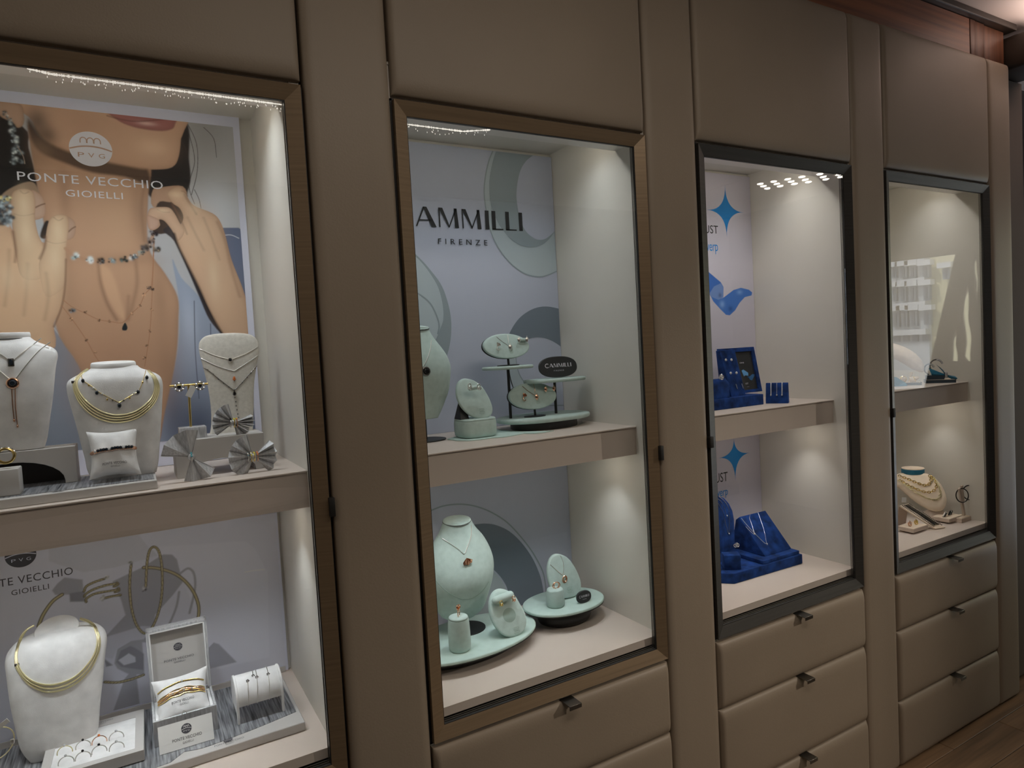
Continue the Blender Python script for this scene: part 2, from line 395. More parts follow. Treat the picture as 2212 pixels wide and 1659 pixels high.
# panelled wall: dark backing that carries the upholstered panels
wb = MB()
wb.box(FX0, -PITCH, .03, .60, 0, TOP)
for i in range(-1, 4):
    a = PITCH*i + DW + .022; b = PITCH*(i+1) - .022
    if i == 3: b = 3.358
    if i == -1: a = -PITCH
    wb.box(a, b, .03, .60, 0, TOP)
for i in range(4):
    x0, x1 = PITCH*i-.0219, PITCH*i+DW+.0219
    wb.box(x0, x1, .03, .60, ZT+.075, TOP); wb.box(x0, x1, .03, .60, 0, ZB+.02); wb.box(x0, x1, .47, .60, ZB+.02, ZT+.075)
wall = struct(wb.build('wall_back', BLACK, smooth=False))
def padded(x0, x1, z0, z1, parent, name, R=.03, depth=.013, yb=.008, Rz=None):
    """upholstered panel: soft edges that roll back into the joints"""
    Rz = Rz or R
    def axis(a, b, R):
        R = min(R, (b-a)*.45); e = [R*q for q in (0, .04, .12, .25, .42, .65, 1.0)]
        return [a+t for t in e] + [a+R+(b-a-2*R)*q for q in (.25, .5, .75)] + [b-t for t in e[::-1]]
    xs, zs = axis(x0, x1, R), axis(z0, z1, Rz); vs = []; fs = []
    pr = lambda d, R: math.sqrt(max(0, 1-(1-min(1, d/R))**2))
    for z in zs:
        for x in xs:
            vs.append((x, yb - depth*(pr(min(x-x0, x1-x), R)*pr(min(z-z0, z1-z), Rz)), z))
    n, m = len(xs), len(zs)
    fs = [(j*n+i, j*n+i+1, (j+1)*n+i+1, (j+1)*n+i) for j in range(m-1) for i in range(n-1)]
    b = MB(); b.add(vs, fs)
    edge = [j for j in range(n)] + [j*n+n-1 for j in range(1, m)] + [(m-1)*n+j for j in range(n-2, -1, -1)] + [j*n for j in range(m-2, 0, -1)]
    base = len(b.v); b.v += [(vs[k][0], .028, vs[k][2]) for k in edge]; K = len(edge)
    b.f += [(edge[k], base+k, base+(k+1) % K, edge[(k+1) % K]) for k in range(K)]
    return b.build(name, LEATHER, parent, angle=60)
for i in range(-1, 4):
    a = PITCH*i + DW + .003; b = PITCH*(i+1) - .003
    if i == 3: b = 3.36
    padded(a, b, .008, TOP, wall, 'upholstered_panel', R=.022, depth=.011)
padded(FX0+.01, -PITCH+.0, .008, TOP, wall, 'upholstered_panel')
# timber frieze, dark cornice and end beam above the panels
fz = struct(MB().box(FX0, 3.098, .012, .6, TOP+.001, 2.614).build('trim_1', WOOD, smooth=False))
MB().box(3.101, 3.135, .010, .6, TOP+.001, 2.614, r=.002).build('upright_board', WOODV, fz)
MB().box(3.137, 3.205, .012, .6, TOP+.001, 2.614, r=.002).build('upright_board', WOODV, fz)
MB().box(3.207, 3.358, .016, .6, TOP+.001, 2.614, r=.002).build('upright_board', WOODV, fz)
struct(MB().box(FX0, 3.40, -.012, .6, 2.616, 2.6405, r=.004).build('trim_2', DARKWOOD, smooth=False))
eb = MB().box(3.372, 3.60, -.10, .34, 2.475, 2.60, r=.02, seg=3)
struct(eb.build('trim_3', DARKWOOD))
struct(MB().box(3.385, 3.60, .06, .34, .012, 2.47).build('trim_4', WALLM, smooth=False))
# ------------------------------------------------------------------ display cabinets
def mitred(mb, x0, x1, z0, z1, w, ya, yb_, side, ch=.0025):
    o = {'top': [(x0, z1), (x1, z1), (x1-w, z1-w), (x0+w, z1-w)], 'bottom': [(x0, z0), (x1, z0), (x1-w, z0+w), (x0+w, z0+w)],
         'left': [(x0, z1), (x0, z0), (x0+w, z0+w), (x0+w, z1-w)], 'right': [(x1, z0), (x1, z1), (x1-w, z1-w), (x1-w, z0+w)]}[side]
    n = (0, 0, 1, 1)   # the face leans in: outer edge forward, inner edge set back
    vs = [(p[0], (ya if k == 0 else ya+.0095) if ch else ya, p[1]) for p, k in zip(o, n)] + [(p[0], yb_, p[1]) for p in o]
    return mb.add(vs, [(0,1,2,3), (7,6,5,4), (0,4,5,1), (1,5,6,2), (2,6,7,3), (3,7,4,0)])
CAB = []
def cabinet(i, label, xr, depth, handles, lock_side):
    x0, x1 = PITCH*i, PITCH*i + DW
    c = thing('display_cabinet', label, 'cabinet', (x0+DW/2, 0, 0), 'upholstered display cabinets along the wall')
    # carcass
    xl = x0 + (x1 - xr)
    MB().box(xl, xr, depth, depth+.018, ZB+.05, ZT+.07).build('back_panel', CASE, c, smooth=False)
    for a, b in ((xl-.018, xl), (xr, xr+.018)):
        MB().box(a, b, .014, depth+.018, ZB+.0, ZT+.07).build('side_panel', CASE, c, smooth=False)
    MB().box(xl, xr, .014, depth, ZT+.068, ZT+.0735).build('ceiling_panel', CASE, c, smooth=False)
    MB().box(xl, xr, .030, depth, .708, .728).build('floor_panel', CASE_F, c, smooth=False)
    MB().box(xl, xr, .0165, .122, ZT-.009, ZT+.068).build('light_pelmet', CASE_L, c, smooth=False)
    sh = MB().box(xl, xr, .092, depth, 1.2, 1.272).build('shelf', CASE_F, c, smooth=False)
    MB().box(xl, xr, .088, depth, 1.2722, 1.276, r=.0008, seg=1).build('shelf_top', CASE_F, sh, smooth=False)
    for z in (ZT+.066, 1.1985):
        for k in range(4):
            fx = (.17+.66*k/3) if z > 1.5 else (.13+.74*k/3); xk = xl + (xr-xl)*fx
            MB().lathe([(.014, 0), (.014, -.002), (.011, -.003)], (xk, .175, z), 14).build('downlight', SPOTM, c)
    # door
    g = .0045
    MB().box(x0, x1, .0115, .0145, ZB, ZB+g).box(x0, x1, .0115, .0145, ZT-g, ZT).box(x0, x0+g, .0115, .0145, ZB, ZT).box(x1-g, x1, .0115, .0145, ZB, ZT).build('door_gap', BLACK, c, smooth=False)
    for side in ('top', 'bottom'): mitred(MB(), x0+g, x1-g, ZB+g, ZT-g, .0285, -.001, .016, side).build('frame_rail', BRONZE if i < 2 else BRONZE_SHADED, c)
    for side in ('left', 'right'): mitred(MB(), x0+g, x1-g, ZB+g, ZT-g, .0285, -.001, .016, side).build('frame_stile', BRONZE if i < 2 else BRONZE_SHADED, c)
    q = g+.0286; gk = MB()
    for side in ('top', 'bottom', 'left', 'right'): mitred(gk, x0+q, x1-q, ZB+q, ZT-q, .0012, .0092, .016, side, 0)
    gk.build('gasket', BLACK, c, smooth=False)
    rb = MB()   # two fine beads on the inside of the right stile and bottom rail
    for d in (.0045, .0085): rb.box(x1-q-.0030, x1-q-.0016, .012+d, .0135+d, ZB+q, ZT-q)
    rb.box(x0+q, x1-q, .0165, .0185, ZB+q-.001, ZB+q+.0035).box(x0+q, x1-q, .022, .024, ZB+q-.001, ZB+q+.0045)
    rb.build('inner_bead', STEEL, c, smooth=False)
    MB().box(x0+q-.001, x1-q+.001, .0100, .0132, ZB+q-.001, ZT-q+.001).build('glass_pane', GLASS, c, smooth=False)
    if lock_side == 'right':
        MB().box(x1-.0065, x1+.004, -.010, .004, 1.195, 1.232, r=.001).build('lock', BLACK, c)
    else:
        MB().box(x0-.003, x0+.010, -.008, .004, 1.205, 1.235, r=.001).build('lock', BLACK, c)
    # upholstered header above and drawers below
    padded(x0+.003, x1-.003, ZT+.005, TOP, c, 'header_panel', R=.016, depth=.012, Rz=.035)
    zs = [(.476, .663), (.2315, .472), (.008, .2275)]
    for k, (a, b) in enumerate(zs):
        d = padded(x0+.003, x1-.003, a, b, c, 'drawer', R=.014, depth=.014, Rz=.032)
        hx = x0 + DW*handles
        h = MB(); h.box(hx-.017, hx+.017, -.030, .012, b-.001, b+.0018, r=.0005, seg=1); h.box(hx-.017, hx+.017, -.0315, -.0295, b-.0085, b+.0018, r=.0005, seg=1)
        h.build('pull_handle', STEEL, d)
    CAB.append(c); return c
cabinet(0, 'leftmost upholstered display cabinet with portrait poster and grey-white jewellery stands', .645, .437, .52, 'right')
cabinet(1, 'second display cabinet from the left, with mint green suede jewellery stands', PITCH+DW, .437, .52, 'right')
cabinet(2, 'third display cabinet from the left, with royal blue velvet stands', 2*PITCH+DW, .405, .52, 'left')
cabinet(3, 'rightmost display cabinet, with chain necklaces and street reflected in its glass', 3*PITCH+DW, .405, .52, 'left')
# cabinet lamps: a row of small spots under each ceiling and under each shelf
for i in range(4):
    xr = .645 if i == 0 else PITCH*i+DW; xl = PITCH*i + (PITCH*i+DW-xr)
    for lev, (z, pw) in enumerate(((ZT+.06, (2.9, 1.65, 2.0, 1.6)[i]), (1.192, (1.85, 1.5, 1.25, 1.0)[i]))):
        for k in range(4):
            xk = xl + (xr-xl)*(k+.5)/4
            xk = xl + (xr-xl)*((.17+.66*k/3) if lev == 0 else (.13+.74*k/3))
            light('SPOT', 'cabinet_spot', (xk, .175, z), (xk, .20, 0), pw, COOL if i in (0, 1) else LED, spot_size=math.radians(128 if lev == 0 else 96), spot_blend=1.0, shadow_soft_size=.011)
# glowing specks stand in for LED glints on scratched glass, two nearest cabinets
rg = random.Random(3)
def glint_row(parent, pts, n):
    b = MB(); V_ = [Vector(p) for p in pts]; ln = [(V_[i+1]-V_[i]).length for i in range(len(V_)-1)]
    for k in range(n):
        d = k/(n-1)*sum(ln); i = 0
        while i < len(ln)-1 and d > ln[i]: d -= ln[i]; i += 1
        p = V_[i].lerp(V_[i+1], min(1, d/ln[i]))
        l = rg.uniform(.0012, .0045); b.box(p.x-.0005, p.x+.0005, p.y-.0005, p.y+.0005, p.z-l/2-.001, p.z+l/2-.001)
        if rg.random() < .25: z = p.z-rg.uniform(.005, .014); b.box(p.x-.0004, p.x+.0004, p.y-.0004, p.y+.0004, z-.0012, z+.0012)
    o = b.build('led_glints', GLINTM, parent, smooth=False); o['kind'] = 'stuff'
glint_row(CAB[0], [(0.24, 0.026, 1.99), (0.271, 0.026, 1.986), (0.396, 0.026, 1.986), (0.64, 0.026, 1.985)], 280)
glint_row(CAB[1], [(0.882, 0.026, 1.978), (0.936, 0.026, 1.978), (1.012, 0.026, 1.978), (1.079, 0.026, 1.989)], 110)

# ------------------------------------------------------------------ portrait poster: a printed photograph, painted per vertex
class Painter:
    def __init__(s, x0, x1, z0, z1, step):
        s.nx = int((x1-x0)/step)+1; s.nz = int((z1-z0)/step)+1
        s.x = np.linspace(x0, x1, s.nx); s.z = np.linspace(z0, z1, s.nz)
        s.X, s.Z = np.meshgrid(s.x, s.z); s.c = np.zeros((s.nz, s.nx, 3))
    def win(s, pts, mrg):
        p = np.array(pts); i0 = max(0, np.searchsorted(s.x, p[:, 0].min()-mrg)); i1 = np.searchsorted(s.x, p[:, 0].max()+mrg)
        j0 = max(0, np.searchsorted(s.z, p[:, 1].min()-mrg)); j1 = np.searchsorted(s.z, p[:, 1].max()+mrg)
        return slice(j0, j1), slice(i0, i1)
    def seg(s, X, Z, a, b):
        dx, dz = b[0]-a[0], b[1]-a[1]; l = dx*dx+dz*dz or 1e-12
        t = np.clip(((X-a[0])*dx+(Z-a[1])*dz)/l, 0, 1); return np.hypot(X-a[0]-t*dx, Z-a[1]-t*dz)
    def sdf(s, pts, sl):
        X, Z = s.X[sl], s.Z[sl]; d = np.full(X.shape, 1e3); ins = np.zeros(X.shape, bool); n = len(pts)
        for i in range(n):
            a, b = pts[i], pts[(i+1) % n]; d = np.minimum(d, s.seg(X, Z, a, b))
            if a[1] != b[1]:
                ins ^= ((a[1] > Z) != (b[1] > Z)) & (X < (b[0]-a[0])*(Z-a[1])/(b[1]-a[1])+a[0])
        return np.where(ins, d, -d)
    def fill(s, pts, col, blur=.002, edge=None, ew=.02, smooth=True, alpha=1.0, light=0.0):
        """soft-edged shape; edge colour at the rim turning to col at depth ew; light > 0 brightens the right side"""
        if smooth: pts = [(p.x, p.y) for p in catmull([(a, b, 0) for a, b in pts], 4, True)]
        sl = s.win(pts, blur*2); d = s.sdf(pts, sl); m = np.clip(d/blur+.5, 0, 1); m = (m*m*(3-2*m)*alpha)[..., None]
        c = np.array(col, float)[None, None, :]*np.ones((*d.shape, 1))
        if edge is not None:
            t = np.clip(d/ew, 0, 1); t = np.sqrt(1-(1-t)**2)[..., None]; c = c*t + np.array(edge)[None, None, :]*(1-t)
        if light:
            X = s.X[sl]; p = np.array(pts); u = (X-p[:, 0].min())/(p[:, 0].max()-p[:, 0].min()); c = c*(1+light*(u-.5))[..., None]
        s.c[sl] = s.c[sl]*(1-m) + c*m
    def stroke(s, pts, w, col, blur=None, alpha=1.0, smooth=True):
        blur = blur or w*.6
        if smooth: pts = [(p.x, p.y) for p in catmull([(a, b, 0) for a, b in pts], 5)]
        sl = s.win(pts, w+blur*2); X, Z = s.X[sl], s.Z[sl]; d = np.full(X.shape, 1e3)
        for i in range(len(pts)-1): d = np.minimum(d, s.seg(X, Z, pts[i], pts[i+1]))
        m = np.clip((w/2-d)/blur+.5, 0, 1); m = (m*m*(3-2*m)*alpha)[..., None]
        s.c[sl] = s.c[sl]*(1-m) + np.array(col)[None, None, :]*m
    def blob(s, c, rx, rz, col, alpha=1.0):
        sl = s.win([(c[0]-rx*2.2, c[1]-rz*2.2), (c[0]+rx*2.2, c[1]+rz*2.2)], 0)
        m = (np.exp(-(((s.X[sl]-c[0])/rx)**2+((s.Z[sl]-c[1])/rz)**2))*alpha)[..., None]
        s.c[sl] = s.c[sl]*(1-m) + np.array(col)[None, None, :]*m
    def stone(s, c, r, col, rng):
        for k in range(7):
            q = (c[0]+rng.uniform(-.6, .6)*r, c[1]+rng.uniform(-.6, .6)*r); v = rng.choice((.12, .3, .7, 1.2, 2.4)); w = r*rng.uniform(.16, .45); s.blob(q, w, w, [min(.9, t*v) for t in col], .85)
    def mesh(s, name, y, m, parent):
        me = bpy.data.meshes.new(name); n = s.nx*s.nz
        co = np.stack([s.X, np.full(s.X.shape, y), s.Z], -1).reshape(-1, 3) - np.array(ORG[parent.name])[None, :]
        idx = np.arange(n).reshape(s.nz, s.nx)
        q = np.stack([idx[:-1, :-1], idx[:-1, 1:], idx[1:, 1:], idx[1:, :-1]], -1).reshape(-1, 4)
        me.vertices.add(n); me.vertices.foreach_set('co', co.astype(np.float32).ravel())
        me.loops.add(q.size); me.loops.foreach_set('vertex_index', q.ravel().astype(np.int32))
        me.polygons.add(len(q)); me.polygons.foreach_set('loop_start', np.arange(0, q.size, 4, dtype=np.int32))
        me.update(calc_edges=True)
        a = me.color_attributes.new('print', 'FLOAT_COLOR', 'POINT')
        rgba = np.concatenate([s.c.reshape(-1, 3), np.ones((n, 1))], 1); a.data.foreach_set('color', rgba.astype(np.float32).ravel())
        me.materials.append(m); o = bpy.data.objects.new(name, me); COL.objects.link(o); o.parent = parent; return o
PRINT = mat('photo_print', (.5,.5,.5), .5, attr='print', spec=.12)
K1 = 2.05
def A(r, g, b):
    m = (r+g+b)/3; return alb(*[m + (c-m)*.72 for c in (r, g, b)], K1)
pt = thing('portrait_poster', 'large portrait poster of a woman fastening jewelled necklaces, in the leftmost cabinet', 'poster', (.34, .43, 1.276))
yP = .427
MB().box(.03, 0.617, yP, .4365, 1.277, 2.096).build('poster_board', PAPER, pt, smooth=False)
X1p, Z1p, Z0p = 0.602, 2.064, 1.333
pa = Painter(.04, X1p, Z0p, Z1p, .0010)
# backdrop, hair
pa.c[:] = A(138, 139, 142)
pa.blob((0.536, 2.029), .05, .12, A(112,110,108), .8)
pa.blob((0.566, 1.881), .06, .10, A(156,160,166), .8)
# armchair behind the shoulder
pa.fill([(0.551, 1.824), (0.598, 1.826), (0.643, 1.797), (0.608, 1.301), (0.525, 1.311), (0.54, 1.663)], A(76,86,112), .003, smooth=False)
pa.stroke([(0.564, 1.807), (0.581, 1.808), (0.597, 1.801)], .002, A(150,155,165))
HAIR = A(30, 27, 26)
pa.fill([(0.07, 2.088), (0.189, 2.02), (0.198, 1.974), (0.208, 1.898), (0.196, 1.859), (0.157, 1.866), (0.129, 1.798), (0.048, 1.795)], HAIR, .004)
pa.fill([(0.488, 2.064), (0.502, 2.065), (0.507, 2.037), (0.502, 1.983), (0.502, 1.936), (0.492, 1.898), (0.482, 1.844), (0.412, 1.892), (0.415, 1.965), (0.465, 1.959)], A(38,34,33), .006)
for q in [[(0.496, 2.065), (0.508, 2.026), (0.513, 1.974), (0.497, 1.919), (0.506, 1.877)], [(0.502, 2.065), (0.52, 2.017), (0.517, 1.953), (0.501, 1.898)], [(0.487, 2.024), (0.498, 1.993), (0.5, 1.93), (0.485, 1.887), (0.499, 1.864)], [(0.538, 2.056), (0.558, 2.032), (0.561, 1.989)], [(0.508, 1.91), (0.516, 1.889), (0.519, 1.868)]]:
    pa.stroke(q, .0016, A(52,46,44), alpha=.8)
# jacket
pa.fill([(0.45, 1.748), (0.466, 1.706), (0.5, 1.663), (0.535, 1.597), (0.561, 1.53), (0.547, 1.253), (0.376, 1.276), (0.405, 1.389), (0.446, 1.536), (0.457, 1.653)], A(112,124,146), .004)
pa.blob((0.473, 1.356), .055, .075, A(58,68,92), .9)
pa.blob((0.432, 1.387), .03, .09, A(70,80,104), .8)
pa.blob((0.476, 1.599), .018, .07, A(140,152,172), .7)
for q in [[(0.489, 1.652), (0.483, 1.534), (0.483, 1.425)], [(0.52, 1.598), (0.519, 1.51), (0.54, 1.376)]]: pa.stroke(q, .0022, A(62,70,88), .002, .8)
pa.fill([(0.208, 1.606), (0.238, 1.551), (0.267, 1.484), (0.282, 1.401), (0.287, 1.288), (0.17, 1.304), (0.194, 1.509)], A(98,108,124), .004)
pa.stroke([(0.211, 1.604), (0.238, 1.551), (0.267, 1.482), (0.282, 1.396)], .003, A(128,138,152), .002)
# skin: chest, neck, jaw
SK, SKD, SKL = A(156,116,86), A(112,78,56), A(176,138,106)
pa.fill([(0.2, 2.022), (0.222, 1.995), (0.312, 1.975), (0.416, 1.97), (0.412, 1.892), (0.404, 1.809), (0.408, 1.76), (0.433, 1.716), (0.455, 1.663), (0.453, 1.61), (0.442, 1.525), (0.41, 1.4), (0.379, 1.307), (0.289, 1.319), (0.275, 1.422), (0.252, 1.515), (0.217, 1.606), (0.244, 1.744), (0.216, 1.802), (0.208, 1.879)], SK, .005, edge=A(132,94,68), ew=.03)
pa.blob((0.331, 1.521), .09, .10, A(146,104,76), .7)
pa.blob((0.345, 1.837), .04, .09, A(160,122,90), .7)
pa.blob((0.391, 1.85), .016, .08, A(134,98,72), .7)
pa.fill([(0.299, 1.74), (0.316, 1.735), (0.332, 1.705), (0.342, 1.654), (0.348, 1.613), (0.334, 1.623), (0.316, 1.664), (0.305, 1.705)], A(170,128,94), .012, alpha=.8)
for q, w, a in (([(0.304, 1.737), (0.306, 1.695), (0.315, 1.649), (0.33, 1.613)], .006, .65), ([(0.376, 1.747), (0.376, 1.695), (0.363, 1.643), (0.353, 1.613)], .007, .45), ([(0.357, 1.664), (0.353, 1.633), (0.348, 1.609)], .006, .4), ([(0.406, 1.913), (0.397, 1.861), (0.397, 1.788)], .006, .45)):
    pa.stroke(q, w, SKD, .010, a)
pa.fill([(0.143, 2.08), (0.19, 2.096), (0.495, 2.114), (0.488, 2.024), (0.478, 1.976), (0.463, 1.957), (0.435, 1.95), (0.398, 1.949), (0.345, 1.956), (0.286, 1.967), (0.237, 1.987), (0.215, 2.008), (0.203, 2.039)], A(166,126,97), .003, edge=A(146,106,80), ew=.02)
pa.blob((0.429, 1.999), .035, .022, A(186,148,116), .8)
pa.blob((0.299, 2.033), .05, .04, A(150,110,84), .5)
pa.blob((0.217, 2.031), .020, .030, A(92,72,58), .9)
pa.blob((0.231, 2.004), .020, .020, A(84,64,50), .8)
# shadow under the jaw
pa.fill([(0.202, 2.033), (0.227, 1.994), (0.269, 1.973), (0.328, 1.959), (0.398, 1.949), (0.416, 1.946), (0.414, 1.915), (0.369, 1.928), (0.308, 1.933), (0.259, 1.949), (0.22, 1.966), (0.203, 1.993)], A(60,44,34), .010, alpha=.88)
pa.blob((0.22, 1.966), .022, .03, A(120,90,66), .5)
# lips
pa.fill([(0.347, 2.079), (0.362, 2.053), (0.395, 2.04), (0.441, 2.037), (0.468, 2.043), (0.478, 2.056), (0.481, 2.096)], A(138,78,72), .005, edge=A(116,66,60), ew=.012)
pa.blob((0.42, 2.051), .018, .0045, A(196,150,140), .8)
pa.stroke([(0.345, 2.059), (0.371, 2.054), (0.405, 2.054), (0.471, 2.068)], .003, A(88,44,42), .004, .6)
# ear and earring
pa.fill([(0.142, 2.066), (0.188, 2.065), (0.195, 2.04), (0.192, 2.021), (0.182, 2.014), (0.174, 2.024), (0.154, 2.035)], A(150,116,92), .004, edge=A(120,90,68), ew=.012)
rg = random.Random(5)
for u in [(0.164, 2.04), (0.168, 2.031), (0.172, 2.022), (0.173, 2.011), (0.173, 2.001), (0.177, 1.992), (0.174, 1.985), (0.178, 1.974), (0.172, 1.964), (0.181, 1.963), (0.174, 1.951), (0.169, 1.944), (0.183, 1.944)]:
    pa.stone(u, .0075, A(110,125,132), rg)
pa.stroke([(0.179, 1.976), (0.187, 1.957), (0.189, 1.941)], .0016, A(120,100,86))
# left hand
H, HE, HD = A(172,142,108), A(140,102,76), A(96,62,44)
pa.fill([(0.142, 1.865), (0.159, 1.887), (0.191, 1.904), (0.205, 1.898), (0.209, 1.869), (0.187, 1.849), (0.147, 1.827)], A(126,100,76), .004)
pa.fill([(0.194, 1.884), (0.209, 1.881), (0.217, 1.866), (0.218, 1.846), (0.214, 1.833), (0.201, 1.826), (0.19, 1.83)], A(154,122,100), .002, edge=HE, ew=.012)
pa.stroke([(0.2, 1.851), (0.21, 1.857), (0.217, 1.86)], .003, HD, .002, .7)
pa.fill([(0.243, 1.836), (0.257, 1.835), (0.268, 1.824), (0.268, 1.804), (0.262, 1.79), (0.25, 1.785), (0.241, 1.793)], A(152,120,98), .002, edge=HE, ew=.012)
pa.stroke([(0.255, 1.803), (0.262, 1.81), (0.268, 1.814)], .003, HD, .002, .7)
pa.fill([(0.214, 1.821), (0.222, 1.823), (0.224, 1.802), (0.213, 1.787), (0.204, 1.792)], A(42,34,30), .004)
pa.fill([(0.094, 1.825), (0.146, 1.82), (0.16, 1.8), (0.182, 1.781), (0.214, 1.777), (0.244, 1.749), (0.243, 1.704), (0.237, 1.665), (0.228, 1.635), (0.214, 1.606), (0.203, 1.548), (0.073, 1.554)], A(172,136,102), .003, edge=A(150,110,82), ew=.03)
pa.fill([(0.159, 1.857), (0.162, 1.876), (0.171, 1.886), (0.188, 1.889), (0.199, 1.882), (0.201, 1.859), (0.198, 1.83), (0.201, 1.796), (0.209, 1.772), (0.219, 1.743), (0.2, 1.704), (0.168, 1.704), (0.16, 1.742), (0.158, 1.799)], H, .002, edge=HE, ew=.02, light=.18)
pa.fill([(0.211, 1.777), (0.218, 1.812), (0.226, 1.831), (0.241, 1.839), (0.254, 1.837), (0.257, 1.823), (0.254, 1.798), (0.248, 1.764), (0.245, 1.724), (0.238, 1.685), (0.205, 1.665), (0.197, 1.724), (0.204, 1.753)], H, .002, edge=HE, ew=.018, light=.18)
pa.blob((0.181, 1.665), .05, .06, A(174,138,104), .8)
pa.blob((0.218, 1.704), .022, .05, A(178,146,112), .8)
pa.stroke([(0.158, 1.799), (0.16, 1.761), (0.157, 1.737)], .005, HD, .006, .5)
pa.stroke([(0.213, 1.79), (0.21, 1.768), (0.2, 1.745)], .005, HD, .006, .55)
pa.stroke([(0.246, 1.744), (0.24, 1.685), (0.23, 1.64), (0.214, 1.601)], .004, A(112,80,58), .003, .7)
for u in [(0.142, 1.856), (0.149, 1.86), (0.155, 1.864), (0.143, 1.846), (0.151, 1.849), (0.157, 1.847), (0.144, 1.837), (0.153, 1.835), (0.14, 1.827), (0.148, 1.824), (0.156, 1.826), (0.144, 1.818), (0.152, 1.817)]: pa.stone(u, .0095, A(96,108,116), rg)
for u in [(0.151, 1.864), (0.157, 1.868), (0.145, 1.867)]: pa.stone(u, .006, A(170,150,80), rg)
# right hand and forearm
pa.fill([(0.422, 1.903), (0.441, 1.911), (0.484, 1.916), (0.489, 1.887), (0.459, 1.868), (0.419, 1.866)], A(150,114,88), .003, edge=HE, ew=.015)
pa.fill([(0.429, 1.873), (0.454, 1.878), (0.476, 1.876), (0.484, 1.844), (0.453, 1.811), (0.415, 1.81)], A(60,46,38), .004)
pa.fill([(0.436, 1.813), (0.457, 1.79), (0.476, 1.738), (0.5, 1.663), (0.518, 1.609), (0.544, 1.573), (0.536, 1.608), (0.51, 1.663), (0.495, 1.727), (0.479, 1.78), (0.459, 1.822)], A(44,40,44), .004)
pa.fill([(0.451, 1.897), (0.465, 1.912), (0.481, 1.914), (0.491, 1.894), (0.505, 1.873), (0.542, 1.858), (0.557, 1.842), (0.567, 1.809), (0.577, 1.75), (0.597, 1.682), (0.609, 1.617), (0.603, 1.528), (0.546, 1.573), (0.52, 1.63), (0.5, 1.685), (0.478, 1.742), (0.464, 1.78), (0.46, 1.806), (0.471, 1.823), (0.48, 1.844), (0.474, 1.865), (0.459, 1.877)], A(168,132,102), .002, edge=A(138,102,76), ew=.022, light=-.15)
pa.fill([(0.408, 1.849), (0.415, 1.862), (0.436, 1.866), (0.453, 1.865), (0.463, 1.852), (0.471, 1.833), (0.48, 1.812), (0.465, 1.791), (0.455, 1.813), (0.441, 1.834), (0.43, 1.837), (0.431, 1.825), (0.423, 1.816), (0.41, 1.813), (0.406, 1.83)], A(170,134,106), .002, edge=HE, ew=.014)
pa.fill([(0.407, 1.845), (0.419, 1.843), (0.43, 1.835), (0.427, 1.821), (0.417, 1.813), (0.408, 1.816), (0.406, 1.83)], A(160,124,104), .002, edge=HE, ew=.01)
pa.stroke([(0.459, 1.875), (0.469, 1.852), (0.48, 1.823), (0.485, 1.807)], .004, HD, .005, .6)
pa.blob((0.511, 1.814), .035, .05, A(180,146,114), .7)
pa.blob((0.554, 1.663), .020, .06, A(174,138,106), .7)
pa.stroke([(0.458, 1.806), (0.464, 1.78), (0.478, 1.742), (0.5, 1.685), (0.519, 1.628), (0.544, 1.573)], .006, A(36,30,30), .006, .75)
for q, w, a in [([(0.177, 1.884), (0.183, 1.879), (0.191, 1.883)], 0.002, 0.45), ([(0.231, 1.832), (0.239, 1.826), (0.247, 1.831)], 0.002, 0.45), ([(0.163, 1.836), (0.178, 1.833), (0.197, 1.838)], 0.0018, 0.3), ([(0.214, 1.782), (0.23, 1.777), (0.248, 1.781)], 0.0018, 0.3), ([(0.178, 1.733), (0.173, 1.685), (0.164, 1.627)], 0.006, 0.22), ([(0.209, 1.714), (0.209, 1.665), (0.199, 1.616)], 0.006, 0.25), ([(0.149, 1.761), (0.143, 1.704), (0.133, 1.647)], 0.006, 0.25), ([(0.486, 1.897), (0.496, 1.877), (0.508, 1.854)], 0.004, 0.4), ([(0.489, 1.845), (0.501, 1.813), (0.518, 1.771)], 0.005, 0.25), ([(0.523, 1.846), (0.536, 1.804), (0.55, 1.75)], 0.005, 0.25), ([(0.481, 1.905), (0.488, 1.902), (0.493, 1.894)], 0.002, 0.4), ([(0.428, 1.86), (0.439, 1.855), (0.452, 1.855)], 0.002, 0.35), ([(0.552, 1.837), (0.566, 1.794), (0.575, 1.729), (0.589, 1.662)], 0.006, 0.3)]:
    pa.stroke(q, w, HD, w*1.6, a)
for q, rx, rz, a in [((0.181, 1.858), 0.01, 0.028, 0.6), ((0.18, 1.8), 0.01, 0.03, 0.6), ((0.237, 1.803), 0.01, 0.026, 0.6), ((0.228, 1.744), 0.012, 0.03, 0.6), ((0.176, 1.704), 0.014, 0.03, 0.45), ((0.142, 1.704), 0.014, 0.03, 0.4), ((0.47, 1.896), 0.014, 0.007, 0.6), ((0.439, 1.858), 0.012, 0.005, 0.6), ((0.505, 1.867), 0.014, 0.014, 0.4), ((0.535, 1.706), 0.012, 0.05, 0.5)]:
    pa.blob(q, rx, rz, A(192,160,126), a)
for c, rx, rz, a in [((0.246, 1.665), 0.02, 0.08, 0.35), ((0.419, 1.664), 0.016, 0.07, 0.4), ((0.42, 1.495), 0.02, 0.09, 0.35), ((0.264, 1.444), 0.03, 0.06, 0.3), ((0.347, 1.746), 0.07, 0.014, 0.35), ((0.254, 1.882), 0.012, 0.06, 0.45)]:
    pa.blob(c, rx, rz, A(122,86,62), a)
